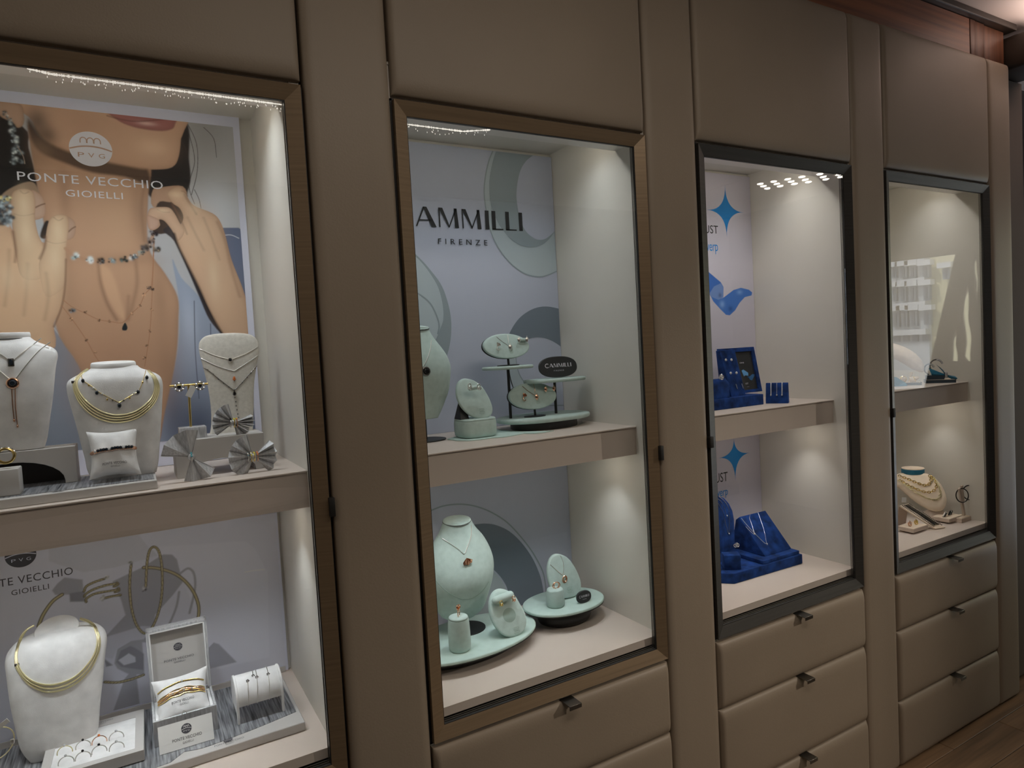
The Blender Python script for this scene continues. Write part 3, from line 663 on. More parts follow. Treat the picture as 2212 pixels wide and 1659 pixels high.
# necklaces
CH = A(140,92,62)
for q in [[(0.235, 1.657), (0.25, 1.642), (0.274, 1.627), (0.296, 1.614), (0.318, 1.609), (0.341, 1.606), (0.36, 1.626), (0.377, 1.643), (0.389, 1.668), (0.402, 1.684), (0.407, 1.709), (0.412, 1.754), (0.416, 1.799)], [(0.231, 1.645), (0.248, 1.615), (0.27, 1.571), (0.284, 1.535), (0.294, 1.515)], [(0.417, 1.79), (0.413, 1.754), (0.403, 1.663), (0.393, 1.584), (0.377, 1.506)]]: pa.stroke(q, .0017, CH, alpha=.85)
for u in [(0.273, 1.63), (0.296, 1.612), (0.318, 1.609), (0.247, 1.615), (0.27, 1.571), (0.285, 1.542), (0.361, 1.626), (0.377, 1.643), (0.387, 1.668), (0.401, 1.633), (0.392, 1.585), (0.385, 1.553), (0.378, 1.526)]: pa.stone(u, .0042, A(130,90,62), rg)
for u in [(0.4, 1.682), (0.406, 1.68), (0.396, 1.682)]: pa.stone(u, .005, A(60,46,40), rg)
pa.stone((0.25, 1.634), .0085, A(62,72,80), rg)
pa.fill([(0.346, 1.606), (0.35, 1.596), (0.348, 1.589), (0.343, 1.588), (0.339, 1.59), (0.34, 1.597)], A(24,30,34), .0015, edge=A(96,84,70), ew=.003)
nk = [(0.247, 1.767), (0.255, 1.756), (0.265, 1.75), (0.287, 1.743), (0.309, 1.741), (0.33, 1.743), (0.353, 1.746), (0.371, 1.754), (0.388, 1.764), (0.4, 1.774), (0.409, 1.788), (0.416, 1.804)]
pa.stroke(nk, .0065, A(150,108,78), .003, .8)
for (u, c) in zip([(0.263, 1.751), (0.287, 1.743), (0.309, 1.741), (0.33, 1.742), (0.353, 1.746), (0.372, 1.753), (0.388, 1.762), (0.396, 1.77), (0.405, 1.779), (0.41, 1.79), (0.416, 1.805), (0.421, 1.769)], [(110,135,140),(150,170,190),(50,58,62),(90,104,108),(50,62,60),(120,145,160),(80,84,80),(60,56,56),(110,92,80),(70,56,50),(40,30,34),(90,76,60)]):
    pa.stone(u, .0095, A(*c), rg); pa.stone((u[0]+.004, u[1]), .007, A(*c), rg)
pa.mesh('portrait_print', yP-.0006, PRINT, pt)
fp = fr_y(yP-.0012); lft = Vector((0, -.0004, 0))
pvg_logo(pt, 0.309, 1.983, 0.04, fp, INK_W, mat('copper_ink', A(150,112,90), .5), lft)
b = MB(); put_text(b, 'PONTE VECCHIO', (0.174, 0.443, 1.906, 1.924), fp, 1.08); b.build('printed_name', INK_W, pt, smooth=False)
b = MB(); put_text(b, 'GIOIELLI', (0.256, 0.362, 1.8785, 1.8925), fp, 1.1); b.build('printed_name', INK_W, pt, smooth=False)
# lower poster of the same cabinet
lp = thing('lower_poster', 'lilac poster of coil bracelets and grey shadows on the lower back of the leftmost cabinet', 'poster', (.34, .43, .73))
MB().box(.03, .638, yP, .4365, .7285, 1.192).build('poster_board', PAPER, lp, smooth=False)
MB().box(.03, .630, yP-.006, yP-.0005, .7285, .742, r=.001).build('bottom_strip', GREYCARD, lp, smooth=False)
lo = Painter(.035, .632, .745, 1.190, .0016)
BGL = A(160, 162, 176); lo.c[:] = BGL
lo.fill([(0.172, 1.152), (0.338, 1.128), (0.358, 1.09), (0.386, 1.075), (0.286, 1.064), (0.227, 1.066), (0.168, 1.103)], A(152,154,166), .004, smooth=False)
lo.fill([(0.358, 1.096), (0.418, 1.088), (0.559, 1.071), (0.58, 1.05), (0.606, 0.984), (0.595, 0.773), (0.476, 0.777), (0.462, 0.838), (0.421, 0.997)], A(164,166,181), .003, smooth=False)
lo.stroke([(0.554, 0.996), (0.576, 0.995), (0.597, 0.993)], .003, A(196,196,202), alpha=.7)
S1, S2 = A(126,127,138), A(108,109,119)
for q in [[(0.169, 1.039), (0.179, 1.051), (0.193, 1.062), (0.225, 1.05), (0.225, 1.027), (0.203, 1.022), (0.174, 1.028)], [(0.28, 1.034), (0.339, 1.053), (0.383, 1.074), (0.401, 1.07), (0.41, 1.057), (0.418, 1.001), (0.396, 0.976), (0.357, 0.939), (0.353, 0.917), (0.355, 0.875), (0.326, 0.883), (0.256, 0.913), (0.299, 0.953), (0.293, 0.989), (0.286, 1.012)], [(0.27, 0.85), (0.278, 0.881), (0.305, 0.892), (0.327, 0.89), (0.326, 0.807), (0.293, 0.82), (0.275, 0.837)], [(0.462, 0.834), (0.473, 0.843), (0.484, 0.836), (0.52, 0.782), (0.406, 0.783), (0.407, 0.845)], [(0.286, 0.809), (0.31, 0.834), (0.312, 0.728), (0.259, 0.741)]]:
    lo.fill(q, S1, .004, smooth=False)
for q in [[(0.199, 1.025), (0.227, 1.026), (0.226, 1.001), (0.199, 1.007)], [(0.252, 0.866), (0.267, 0.847), (0.254, 0.847)], [(0.274, 0.852), (0.284, 0.875), (0.304, 0.881), (0.316, 0.87), (0.328, 0.856), (0.325, 0.819), (0.3, 0.83), (0.282, 0.839)]]:
    lo.fill(q, S2, .004, smooth=False)
lo.fill([(0.278, 0.855), (0.299, 0.865), (0.311, 0.853), (0.311, 0.842), (0.288, 0.841)], A(158,160,172), .003, smooth=False)
lo.fill([(0.256, 0.913), (0.329, 0.92), (0.353, 0.913), (0.33, 0.889), (0.305, 0.892), (0.278, 0.881), (0.268, 0.861), (0.253, 0.869)], A(150,152,165), .004, smooth=False)
for q in [[(0.415, 1.023), (0.431, 1.031), (0.442, 1.019), (0.444, 0.992), (0.438, 0.962), (0.427, 0.926)], [(0.409, 0.98), (0.401, 0.947), (0.385, 0.913), (0.372, 0.893)]]: lo.stroke(q, .005, S1, .004)
big = [(0.14, 0.968), (0.15, 0.991), (0.168, 1.015), (0.186, 1.026)]; big2 = [(0.342, 1.052), (0.368, 1.045), (0.4, 1.027), (0.422, 1.004), (0.439, 0.973), (0.447, 0.94), (0.445, 0.913), (0.438, 0.895)]; big3 = [(0.249, 0.814), (0.273, 0.806), (0.298, 0.805), (0.324, 0.808)]
loop = [(0.318, 1.063), (0.313, 1.029), (0.311, 0.992), (0.313, 0.954), (0.32, 0.922), (0.333, 0.902), (0.348, 0.911), (0.362, 0.938), (0.372, 0.974), (0.377, 1.014), (0.378, 1.056), (0.374, 1.085), (0.365, 1.095), (0.356, 1.087), (0.349, 1.058), (0.343, 1.007)]
coils = [[(0.226, 1.024), (0.231, 1.034), (0.247, 1.04), (0.265, 1.043)], [(0.289, 1.027), (0.267, 1.028), (0.243, 1.024), (0.228, 1.017), (0.226, 1.012)], [(0.29, 1.013), (0.269, 1.014), (0.245, 1.014), (0.229, 1.007), (0.228, 1.0)], [(0.293, 1.0), (0.278, 1.001), (0.262, 1.0)], [(0.288, 1.029), (0.29, 1.025), (0.282, 1.022)], [(0.29, 1.016), (0.291, 1.011), (0.283, 1.009)]]
rg = random.Random(8)
for q, w in [(big, .0075), (big2, .0075), (big3, .006), (loop, .0058)] + [(c, .0055) for c in coils]:
    lo.stroke(q, w, A(84,78,62), .0016); lo.stroke(q, w*.5, A(150,138,98), .0016)
    if w < .007:
        cq = catmull([(a, b, 0) for a, b in q], 8)
        for i in range(0, len(cq), 2): lo.blob((cq[i].x, cq[i].y), .0014, .0014, A(92,84,62), .7)
for u in [(0.318, 1.066), (0.319, 1.068), (0.342, 1.003), (0.34, 1.002), (0.27, 1.046), (0.267, 1.045), (0.26, 1.0), (0.258, 1.002)]: lo.stone(u, .006, A(140,140,140), rg)
lo.mesh('bracelet_print', yP-.0006, PRINT, lp)
f1 = fr_y(yP-.0012)
LOGO_INK = mat('charcoal_ink', A(52,53,60), .5)
pvg_logo(lp, 0.121, 1.125, 0.027, f1, LOGO_INK, PAPER, lft)
b = MB(); x1, zb, zt = 0.209, 1.068, 1.08
w = 0.126 / .72
put_text(b, 'PONTE VECCHIO', (x1-w, x1, zb-.002, zt+.002), f1, 1.08); put_text(b, 'GIOIELLI', (x1-w*.625, x1-w*.255, zb-.024, zb-.013), f1, 1.1)
b.build('printed_name', LOGO_INK, lp, smooth=False)

# ------------------------------------------------------------------ jewellery builders
S, FL = 1.276, .728
RIM_SHADE = mat('painted_rim_shade', (.10, .10, .10), .9)  # dark colour painting the shade under the neck discs
def chain_necklace(label, tree, pts, lift, r, m, group=None, pend=(), name='necklace', cat='necklace', links=None, smooth=6, loc=None):
    """necklace lying on a stand: chain draped over the surface, pendants as parts; pend = list of (kind, x, z, size, material, setting)"""
    path = drape(tree, pts, lift, smooth)
    p0 = path[len(path)//2]
    t = thing(name, label, cat, loc or tuple(p0), group)
    b = MB(); b.tube(path, r, 6); b.build('chain', m, t)
    if links:
        k = MB(); acc = 0
        for i in range(1, len(path)):
            acc += (path[i]-path[i-1]).length
            if acc > links[0]: acc = 0; k.ball(path[i]+Vector((0, -r, 0)), links[1], n=6, m=4)
        if k.v: o = k.build('chain_beads', links[2], t); o['kind'] = 'stuff'
    for kind, x, z, sz, gm, sm in pend: pendant(t, tree, kind, x, z, sz, gm, sm)
    return t
def pendant(t, tree, kind, x, z, sz, gm, sm):
    p = on(tree, x, z, .0015)
    if kind == 'round':
        h = MB().torus(p, sz*1.15, sz*.30).build('setting', sm, t); MB().gem((p.x, p.y-.0005, p.z), sz).build('gem', gm, t)
    elif kind == 'pear':
        MB().gem((p.x, p.y-.0005, p.z), sz*.85, sz, pear=True).build('gem', gm, t)
        MB().torus(Vector((p.x, p.y+.0003, p.z+sz*1.5)), sz*.3, sz*.12, n=12).build('bail', sm, t)
    elif kind == 'box':
        MB().box(p.x-sz*.8, p.x+sz*.8, p.y-.002, p.y+.001, p.z-sz*1.2, p.z+sz*1.2, r=sz*.2).build('setting', sm, t)
        MB().box(p.x-sz*.5, p.x+sz*.5, p.y-.0035, p.y-.0015, p.z-sz*.8, p.z+sz*.9, r=sz*.25).build('gem', gm, t)
    elif kind == 'drop':
        MB().ball((p.x, p.y-sz*.5, p.z), sz*.7, sz*.6, sz).build('charm', gm, t)
def finger_ring(label, c, R, r, m, gem=None, gsz=.002, rot=None, group=None, name='ring', width=1.0, gems=1, gm2=None):
    """ring: band plus stones on its crown; c = centre, rot turns the ring (local xz plane)"""
    M = rot if rot is not None else Matrix()
    t = thing(name, label, 'ring', tuple(Vector(c) + M @ Vector((0, 0, -R))), group)
    b = MB()
    T = Matrix.Translation(c) @ M
    pth = [T @ Vector((R*math.cos(2*PI*i/28), 0, R*math.sin(2*PI*i/28))) for i in range(28)]
    b.tube(pth, r, 8, True)
    if width > 1:
        for s_ in (-1, 1): b.tube([q + M @ Vector((0, s_*r*(width-1), 0)) for q in pth], r, 8, True)
    b.build('band', m, t)
    if gem:
        for k in range(gems):
            a = PI/2 + (k-(gems-1)/2)*2.1*gsz/R
            q = T @ Vector(((R+gsz*.6)*math.cos(a), 0, (R+gsz*.6)*math.sin(a)))
            MB().ball(q, gsz, n=8, m=4).build('gem', (gm2 if (gm2 and k % 2) else gem), t, smooth=False)
    return t
RX90 = Matrix.Rotation(PI/2, 4, 'X'); RZ90 = Matrix.Rotation(PI/2, 4, 'Z')
def suede_bust(name, label, rows, m, neck_rim, group=None, cap_m=None, tilt=0.0, cap_tilt=0.0):
    """necklace bust: torso lofted from (z, cx, cy, hw, hf, hb, p) and a padded neck disc"""
    z0 = rows[0][0]; t = thing(name, label, 'display bust', (rows[0][1], rows[0][2], z0), group)
    dense = catmull([(r[1], r[3], r[0]) for r in rows], 4)
    dd = catmull([(r[2], r[4], r[5]) for r in rows], 4); pp = catmull([(r[6], 0, 0) for r in rows], 4)
    full = [(a.z, a.x, b.x, max(.004, a.y), b.y, b.z, p.x) for a, b, p in zip(dense, dd, pp)]
    body = MB().loft(full, 40).build('torso', m, t, angle=75)
    cx, cy, cz, rx, ry, h = neck_rim
    M = Matrix.Translation((cx, cy, cz)) @ Matrix.Rotation(cap_tilt, 4, 'X')
    MB().lathe([(.90, 0), (.985, h*.10), (1.0, h*.45), (.985, h*.85), (.95, h*.98), (.6, h*1.0)], (0, 0, 0), 44, rx, ry, M=M).build('neck_cap', cap_m or m, t, angle=50)
    MB().tube([M @ Vector((rx*.992*math.cos(2*PI*k/44), ry*.992*math.sin(2*PI*k/44), h*.10)) for k in range(44)], .0011, 5, True).build('cap_shade_ring', RIM_SHADE, t)  # thin dark ring stands for the shadow line below the disc
    return t, bvh(body)
def fan_bow(name, label, c, wings, m, group=None, yd=.006):
    """pleated ribbon bow: each wing is (start angle, end angle, radius, pleats) in degrees about the knot"""
    t = thing(name, label, 'bow', (c[0], c[1], c[2]-.03), group); c = Vector(c)
    for a0, a1, R, n in wings:
        vs, fs, rid = [], [], []
        N = n*2
        for k in range(N+1):
            a = math.radians(a0+(a1-a0)*k/N); s_ = -1 if k % 2 else 1
            rr = R*(1.0 if k % 2 else .96)
            inn = c + Vector((math.cos(a)*.004, s_*.0006, math.sin(a)*.004)); out = c + Vector((math.cos(a)*rr, s_*yd - .002, math.sin(a)*rr))
            vs += [inn, (inn+out)/2 + Vector((0, -s_*0.0 + yd*.1*s_, 0)), out]
            if s_ < 0 or k in (0, N): rid.append((inn, out))
        b_ = len(vs)
        vs2 = [v + Vector((0, .0011, 0)) for v in vs]
        for k in range(N):
            for j in range(2):
                i = k*3+j; fs.append((i, i+1, i+4, i+3)); fs.append((b_+i, b_+i+3, b_+i+4, b_+i+1))
            fs.append((k*3+2, b_+k*3+2, b_+k*3+5, k*3+5))
        fs += [(0, b_, b_+1, 1), (1, b_+1, b_+2, 2), (N*3, N*3+1, b_+N*3+1, b_+N*3), (N*3+1, N*3+2, b_+N*3+2, b_+N*3+1)]
        w = MB().add(vs+vs2, fs).build('bow_wing', m, t, smooth=False)
        for p, q in rid: MB().tube([p + Vector((0, -.0008, 0)), q + Vector((0, -.0008, 0))], .0007, 5).build('pleat_edge', PIPING, w)
    MB().ball(c + Vector((0, -.002, 0)), .0065, .007, .007).build('knot', m, t)
    return t
def pillow(name, label, O, U, V, W, w, h, th, m, group=None):
    """cushion with drawn-out corners: O centre, U/V in-plane axes, W thickness axis (towards the viewer)"""
    O, U, V, W = Vector(O), Vector(U).normalized(), Vector(V).normalized(), Vector(W).normalized()
    n = 18; vs = []; fs = []
    for s_ in (1, -1):
        for j in range(n+1):
            for i in range(n+1):
                a, b = 2*i/n-1, 2*j/n-1
                x = a*w/2*(1-.14*(1-b*b)); z = b*h/2*(1-.12*(1-a*a))
                d = th/2*((1-a**2)*(1-b**2))**.42 if abs(a) < 1 and abs(b) < 1 else 0
                d *= 1 + .05*math.sin(9*a+4*b)
                vs.append(O + U*x + V*z + W*d*s_)
    for s_ in (0, 1):
        o_ = s_*(n+1)**2
        for j in range(n):
            for i in range(n):
                q = (o_+j*(n+1)+i, o_+j*(n+1)+i+1, o_+(j+1)*(n+1)+i+1, o_+(j+1)*(n+1)+i); fs.append(q if s_ else q[::-1])
    t = thing(name, label, 'cushion', tuple(O - V*h/2), group)
    k = MB().add(vs, fs).build('cover', m, t, angle=180)
    surf = lambda a, b, lift=.0006: O + U*(a*w/2*(1-.14*(1-b*b))) + V*(b*h/2*(1-.12*(1-a*a))) + W*(th/2*max(0, (1-a*a)*(1-b*b))**.42*(1+.05*math.sin(9*a+4*b)) + lift)
    return t, surf
# ------------------------------------------------------------------ leftmost cabinet, upper shelf
def arch_riser(name, label, x0, x1, y0, y1, z0, z1, leg, rise, group):
    cx, w = (x0+x1)/2, (x1-x0)/2-leg
    pts = [(x0, z0), (x0+leg, z0)] + [(cx - w*math.cos(PI*k/14), z0 + .006 + rise*math.sin(PI*k/14)) for k in range(15)] + [(x1-leg, z0), (x1, z0), (x1, z1), (x0, z1)]
    return tag(MB().prism(pts, y0, y1, 'y', r=.0008, seg=1).build(name, GREYCARD, smooth=False), label, 'riser', group)
# long low tray with fabric top
tr = thing('display_tray', 'long low white tray with silver fabric top under the bust and bracelet cushion', 'tray', (.2, .2, S))
MB().box(.02, .376, .108, .285, S, S+.0165, r=.0012, seg=1).build('tray_body', GREYCARD, tr)
MB().box(.024, .372, .124, .283, S+.0164, S+.0175).build('fabric_top', SILK, tr, smooth=False)
k = MB(); put_poly(k, ellipse(.222, .117, .0095, .003, 20), lambda a, b: Vector((a, b, S+.0168))); k.build('logo_mark', LOGO_INK, tr, smooth=False)
TZ = S+.0176
arch_riser('arch_riser', 'grey arched riser carrying the left grey bust, leftmost in the cabinet', .045, .247, .212, .275, TZ, 1.362, .020, .042, 'arched risers')
tag(MB().box(.067, .225, .262, .272, TZ+.0005, TZ+.060).build('arch_card', BLACK, smooth=False), 'black card standing inside the left grey arch', 'card')  # black sheet filling the back of the arch opening
# left bust on the riser
xc = 0.153
r_ = [(1.372, 0.169, 0.044), (1.382, 0.169, 0.05), (1.424, 0.169, 0.058), (1.461, 0.169, 0.065), (1.51, 0.169, 0.072), (1.534, 0.169, 0.077), (1.547, 0.169, 0.073), (1.556, 0.169, 0.059), (1.563, 0.169, 0.045), (1.571, 0.169, 0.036), (1.578, 0.169, 0.031)]
dep = [(.236,.016,.02,4.5),(.236,.020,.022,4),(.237,.026,.024,3.4),(.239,.030,.026,3),(.243,.032,.028,2.8),(.246,.030,.028,2.6),(.249,.030,.028,2.4),(.252,.029,.028,2.2),(.256,.028,.028,2),(.259,.027,.027,2),(.261,.027,.027,2)]
rows = [(max(a[0], 1.363) if i else 1.363, xc, d[0], a[2], d[1], d[2], d[3]) for i, (a, d) in enumerate(zip(r_, dep))]
rows = [rows[0]] + [r for r in rows[1:] if r[0] > 1.366]
lb, T1 = suede_bust('necklace_bust', 'tall grey-white suede bust with two pendant necklaces, leftmost on the upper shelf', rows, SUEDE, (xc, .262, 1.569, 0.032+.004, .032, .013), 'grey-white necklace busts', cap_tilt=.06)
chain_necklace('rose gold necklace with a rectangular dark stone on the leftmost grey bust', T1, [(0.116, 1.566), (0.145, 1.542), (0.157, 1.531), (0.162, 1.527), (0.168, 1.532), (0.187, 1.55), (0.208, 1.568)], .0008, .0009, SILVER, 'pendant necklaces on the grey busts', pend=[('box', *(0.161, 1.525), .0060, GEM_D, DSILVER)], smooth=3)
t = chain_necklace('rose gold lariat necklace with round stone and two hanging chains, leftmost bust', T1, [(0.112, 1.542), (0.13, 1.524), (0.146, 1.508), (0.155, 1.497), (0.162, 1.493), (0.168, 1.498), (0.185, 1.522), (0.204, 1.546), (0.221, 1.56)], .0008, .0010, SILVER, 'pendant necklaces on the grey busts', pend=[('round', *(0.161, 1.487), .0070, GEM_D, ROSE)], smooth=3)
for q in [[(0.159, 1.477), (0.158, 1.443), (0.158, 1.419)], [(0.164, 1.478), (0.162, 1.442), (0.162, 1.408)]]:
    MB().tube(drape(T1, q, .0008, 3), .0008, 5).build('hanging_chain', ROSE, t); e = on(T1, q[-1][0], q[-1][1], .001); MB().ball(e, .0018, .0018, .003, n=6, m=4).build('bead', ROSE, t)
# ring on a block at the far left
bk = tag(MB().box(.095, .167, .133, .178, TZ, TZ+.046, r=.002).build('ring_block', GREYCARD), 'small grey block holding a wide ring, at the left end of the tray', 'stand')
finger_ring('wide ring with dark and white stone rows on the grey block', (0.149, 0.15, 1.362), .0125, .0022, GOLD, GEM_W, .0021, group=None, width=2.6, gems=7, gm2=GEM_D)
# middle bust with wire collar and charm necklace
r_ = [(1.308, 0.3235, 0.0555), (1.3145, 0.323, 0.061), (1.3355, 0.3235, 0.0635), (1.3665, 0.323, 0.068), (1.4025, 0.323, 0.073), (1.4375, 0.322, 0.078), (1.4665, 0.3215, 0.0815), (1.484, 0.321, 0.078), (1.495, 0.321, 0.062), (1.502, 0.321, 0.046), (1.5085, 0.322, 0.039)]
dep = [(.222,.020,.022,4),(.222,.024,.024,3.6),(.223,.028,.026,3.2),(.225,.034,.028,2.8),(.227,.038,.030,2.6),(.230,.042,.032,2.4),(.233,.043,.034,2.3),(.235,.042,.034,2.2),(.238,.038,.034,2.1),(.240,.034,.032,2),(.242,.031,.030,2)]
rows = [(TZ if i == 0 else a[0], a[1], d[0], a[2], d[1], d[2], d[3]) for i, (a, d) in enumerate(zip(r_, dep))]
mbst, T2 = suede_bust('necklace_bust', 'grey-white suede bust with a pale gold wire collar, centre of the upper shelf', rows, SUEDE, (0.32, .242, 1.503, 0.039, .034, .014), 'grey-white necklace busts', cap_tilt=.10)
outer = [(0.276, 1.506), (0.264, 1.497), (0.254, 1.482), (0.254, 1.465), (0.26, 1.445), (0.273, 1.425), (0.291, 1.41), (0.316, 1.401), (0.344, 1.403), (0.366, 1.414), (0.386, 1.434), (0.395, 1.459), (0.391, 1.481), (0.38, 1.497)]
inner = [(0.278, 1.506), (0.267, 1.496), (0.259, 1.483), (0.26, 1.468), (0.268, 1.451), (0.281, 1.435), (0.298, 1.422), (0.318, 1.415), (0.342, 1.416), (0.362, 1.425), (0.38, 1.442), (0.388, 1.463), (0.386, 1.482), (0.378, 1.496)]
cl = thing('wire_collar', 'pale gold multi-wire collar on the centre grey bust', 'necklace', tuple(on(T2, outer[7][0], outer[7][1])), 'wire collars')
for k in range(4):
    q = [(a[0]+(b[0]-a[0])*k/3, a[1]+(b[1]-a[1])*k/3) for a, b in zip(outer, inner)]
    MB().tube(drape(T2, q, .0016, 5, ydef=.235), .0016, 7).build('collar_wire', PGOLD, cl)
p = on(T2, *outer[2], .002); MB().box(p.x-.004, p.x+.008, p.y-.002, p.y+.001, p.z-.002, p.z+.003, r=.0006, seg=1).build('clasp', DSILVER, cl)
ch = [(0.265, 1.499), (0.27, 1.484), (0.281, 1.474), (0.292, 1.462), (0.305, 1.452), (0.318, 1.443), (0.325, 1.439), (0.335, 1.444), (0.347, 1.451), (0.358, 1.457), (0.365, 1.47), (0.371, 1.486), (0.375, 1.497)]
cd = [('drop', *q, s_, g, ROSE) for q, s_, g in zip([(0.269, 1.484), (0.29, 1.46), (0.325, 1.433), (0.358, 1.456), (0.375, 1.483)], (.0042,.0044,.005,.0044,.0042), (GEM_D,)*5)] + [('drop', *q, .0024, g, ROSE) for q, g in zip([(0.278, 1.475), (0.285, 1.469), (0.299, 1.457), (0.306, 1.446), (0.315, 1.444), (0.333, 1.442), (0.343, 1.446), (0.351, 1.454), (0.367, 1.474)], (GOLD, GEM_W, GEM_W, GOLD, DSILVER, DSILVER, GOLD, GEM_W, GOLD))]
chain_necklace('fine necklace strung with small dark drop charms, above the collar on the centre bust', T2, ch, .0006, .0006, GOLD, None, pend=cd, smooth=4)
# cushion with bracelet in front of the centre bust
PB = [(0.27, 0.155, 1.387), (0.349, 0.155, 1.385), (0.269, 0.155, 1.302), (0.351, 0.155, 1.303)]
TL, TR, BL, BR = (Vector(q) for q in PB)
off = Vector((0, .034, 0)); TL += off; TR += off; sc = 1.0
O = (TL+TR+BL+BR)/4; U = (TR-TL+BR-BL); V = (TL+TR-BL-BR)
O.z = max(O.z, TZ + .043); 
pw, sf = pillow('bracelet_cushion', 'upright white suede cushion with a gold dark-stone bracelet, before the centre bust', O, U, V, U.cross(V), U.length/2+.004, V.length/2+.004, .042, SUEDE)
bl = thing('bangle', 'gold bangle set with a row of dark stones around the upright white cushion', 'bracelet', tuple(sf(0, 0)))
MB().tube([sf(-.98+1.96*i/24, .02+.06*(i/24), .0012) for i in range(25)], .0034, 8).build('bangle_band', ROSE, bl)
for i in range(14):
    q = sf(-.80+1.62*i/13, .03+.06*(i/13), .0040); MB().ball(q, .0030, n=6, m=4).build('gem', GEM_D if i % 5 else GEM_W, bl, smooth=False)
for s_ in (-1, 1):
    for i in range(20):
        q = sf(-.84+1.68*i/19, .03+.06*(i/19)+s_*.085, .0024); MB().ball(q, .0011, n=5, m=3).build('small_gem', GEM_W, bl, smooth=False)
b = MB(); fs_ = lambda a, c_: sf(a, c_, .0012)
put_text(b, 'PONTE VECCHIO', (-.50, .52, -.62, -.52), fs_, 1.08); put_text(b, 'GIOIELLI', (-.16, .20, -.74, -.68), fs_, 1.1); b.build('printed_name', LOGO_INK, pw, smooth=False)
# right riser with paddle stand and earring T-stand
arch_riser('arch_riser', 'white arched riser under the paddle stand and earring tee, right of the shelf', .414, .583, .195, .305, S, 1.352, .020, .026, 'arched risers')
RZt = 1.352
r_ = [(1.3455, 0.53, 0.044), (1.3725, 0.534, 0.043), (1.4105, 0.537, 0.044), (1.4515, 0.538, 0.047), (1.4895, 0.5395, 0.0535), (1.5205, 0.541, 0.06), (1.5395, 0.5415, 0.0615), (1.5525, 0.5415, 0.0585), (1.5635, 0.542, 0.048), (1.568, 0.542, 0.031), (1.5695, 0.543, 0.015)]
rows = [(RZt if i == 0 else a[0], a[1], .275+.035*i/10, a[2], .008, .008, 3.2) for i, a in enumerate(r_)]
pd = thing('paddle_stand', 'tall warm grey suede paddle with three necklaces, right of the upper shelf', 'stand', (rows[0][1], .28, RZt))
dense = catmull([(r[1], r[3], r[0]) for r in rows], 4); yy = catmull([(r[2], 0, 0) for r in rows], 4)
body = MB().loft([(a.z, a.x, y_.x, a.y, .008, .008, 3.0) for a, y_ in zip(dense, yy)], 40).build('suede_board', SUEDE_B, pd, angle=60); T3 = bvh(body)
MB().box(rows[0][1]-.02, rows[0][1]+.02, .268, .30, RZt, RZt+.004, r=.001).build('foot', GREYCARD, pd)
chain_necklace('short silver chain with one round dark stone, topmost on the tall paddle', T3, [(0.48, 1.537), (0.491, 1.531), (0.51, 1.521), (0.533, 1.513), (0.539, 1.511), (0.548, 1.513), (0.575, 1.523), (0.599, 1.536)], .0006, .0008, SILVER, 'necklaces on the tall paddle', pend=[('round', *(0.539, 1.51), .0036, GEM_K, SILVER)], smooth=3)
chain_necklace('silver chain with an orange drop stone, middle of the tall paddle', T3, [(0.479, 1.519), (0.493, 1.509), (0.516, 1.496), (0.542, 1.486), (0.545, 1.485), (0.556, 1.491), (0.583, 1.507), (0.6, 1.518)], .0006, .0008, SILVER, 'necklaces on the tall paddle', pend=[('pear', *(0.544, 1.468), .0048, GEM_O, SILVER)], smooth=3)
chain_necklace('long beaded Y-shaped chain with dark pear stone, lowest on the tall paddle', T3, [(0.485, 1.496), (0.495, 1.489), (0.514, 1.469), (0.539, 1.445), (0.542, 1.443), (0.558, 1.457), (0.578, 1.478), (0.595, 1.494)], .0006, .0009, DSILVER, 'necklaces on the tall paddle', pend=[('pear', *(0.542, 1.436), .0050, GEM_K, DSILVER)] + [('drop', *q, .0019, DSILVER, DSILVER) for q in [(0.493, 1.491), (0.503, 1.481), (0.512, 1.47), (0.522, 1.46), (0.532, 1.451), (0.56, 1.459), (0.571, 1.469), (0.58, 1.478), (0.589, 1.488), (0.542, 1.427), (0.543, 1.418), (0.543, 1.409), (0.544, 1.4), (0.545, 1.391), (0.546, 1.383)]], smooth=3)
ts = thing('earring_stand', 'small tee-shaped earring stand on a silver block, left on the white riser', 'stand', (.47, .24, RZt))
q0, q1 = [(0.425, 0.235, 1.35), (0.476, 0.235, 1.356)]
MB().box(q0[0], q1[0], .215, .255, RZt, RZt+.0235, r=.001).build('stand_block', SILK_BOW, ts)
a_, b_ = [(0.448, 0.235, 1.371), (0.45, 0.235, 1.46)]; MB().tube([(a_[0], .235, RZt+.02), (b_[0], .235, b_[2])], .0024, 10).build('post', GOLD, ts)
a_, b_ = [(0.415, 0.235, 1.462), (0.487, 0.235, 1.462)]; zz = (a_[2]+b_[2])/2
MB().tube([(a_[0], .235, zz), (b_[0], .235, zz)], .0024, 10).build('crossbar', GOLD, ts)
tgp = [(0.459, 0.232, 1.462), (0.46, 0.232, 1.445)]
tgm = MB().box(-.006, .006, -.0004, .0004, -.024, 0, M=Matrix.Translation((tgp[0][0], .230, zz-.003)) @ Matrix.Rotation(.5, 4, 'Y'))
tag(tgm.build('price_tag', TAG, smooth=False), 'small white price tag hanging from the earring tee', 'tag')
for nme, u in (('left', (387,836)), ('right', (433,834))):
    p = Vector({'left': (0.432, 0.228, 1.458), 'right': (0.471, 0.228, 1.458)}[nme]); p.z = zz-.003
    e = thing('earring', 'sparkling flower earring on the %s end of the earring tee' % nme, 'earring', tuple(p), 'flower earrings on the tee')
    MB().gem(p, .0042).build('gem', GEM_K, e)
    for k in range(12):
        a = 2*PI*k/12; MB().ball(p + Vector((.0078*math.cos(a), .001, .0078*math.sin(a))), .0023, n=6, m=4).build('petal_stone', GEM_W if k % 2 else DSILVER, e, smooth=False)
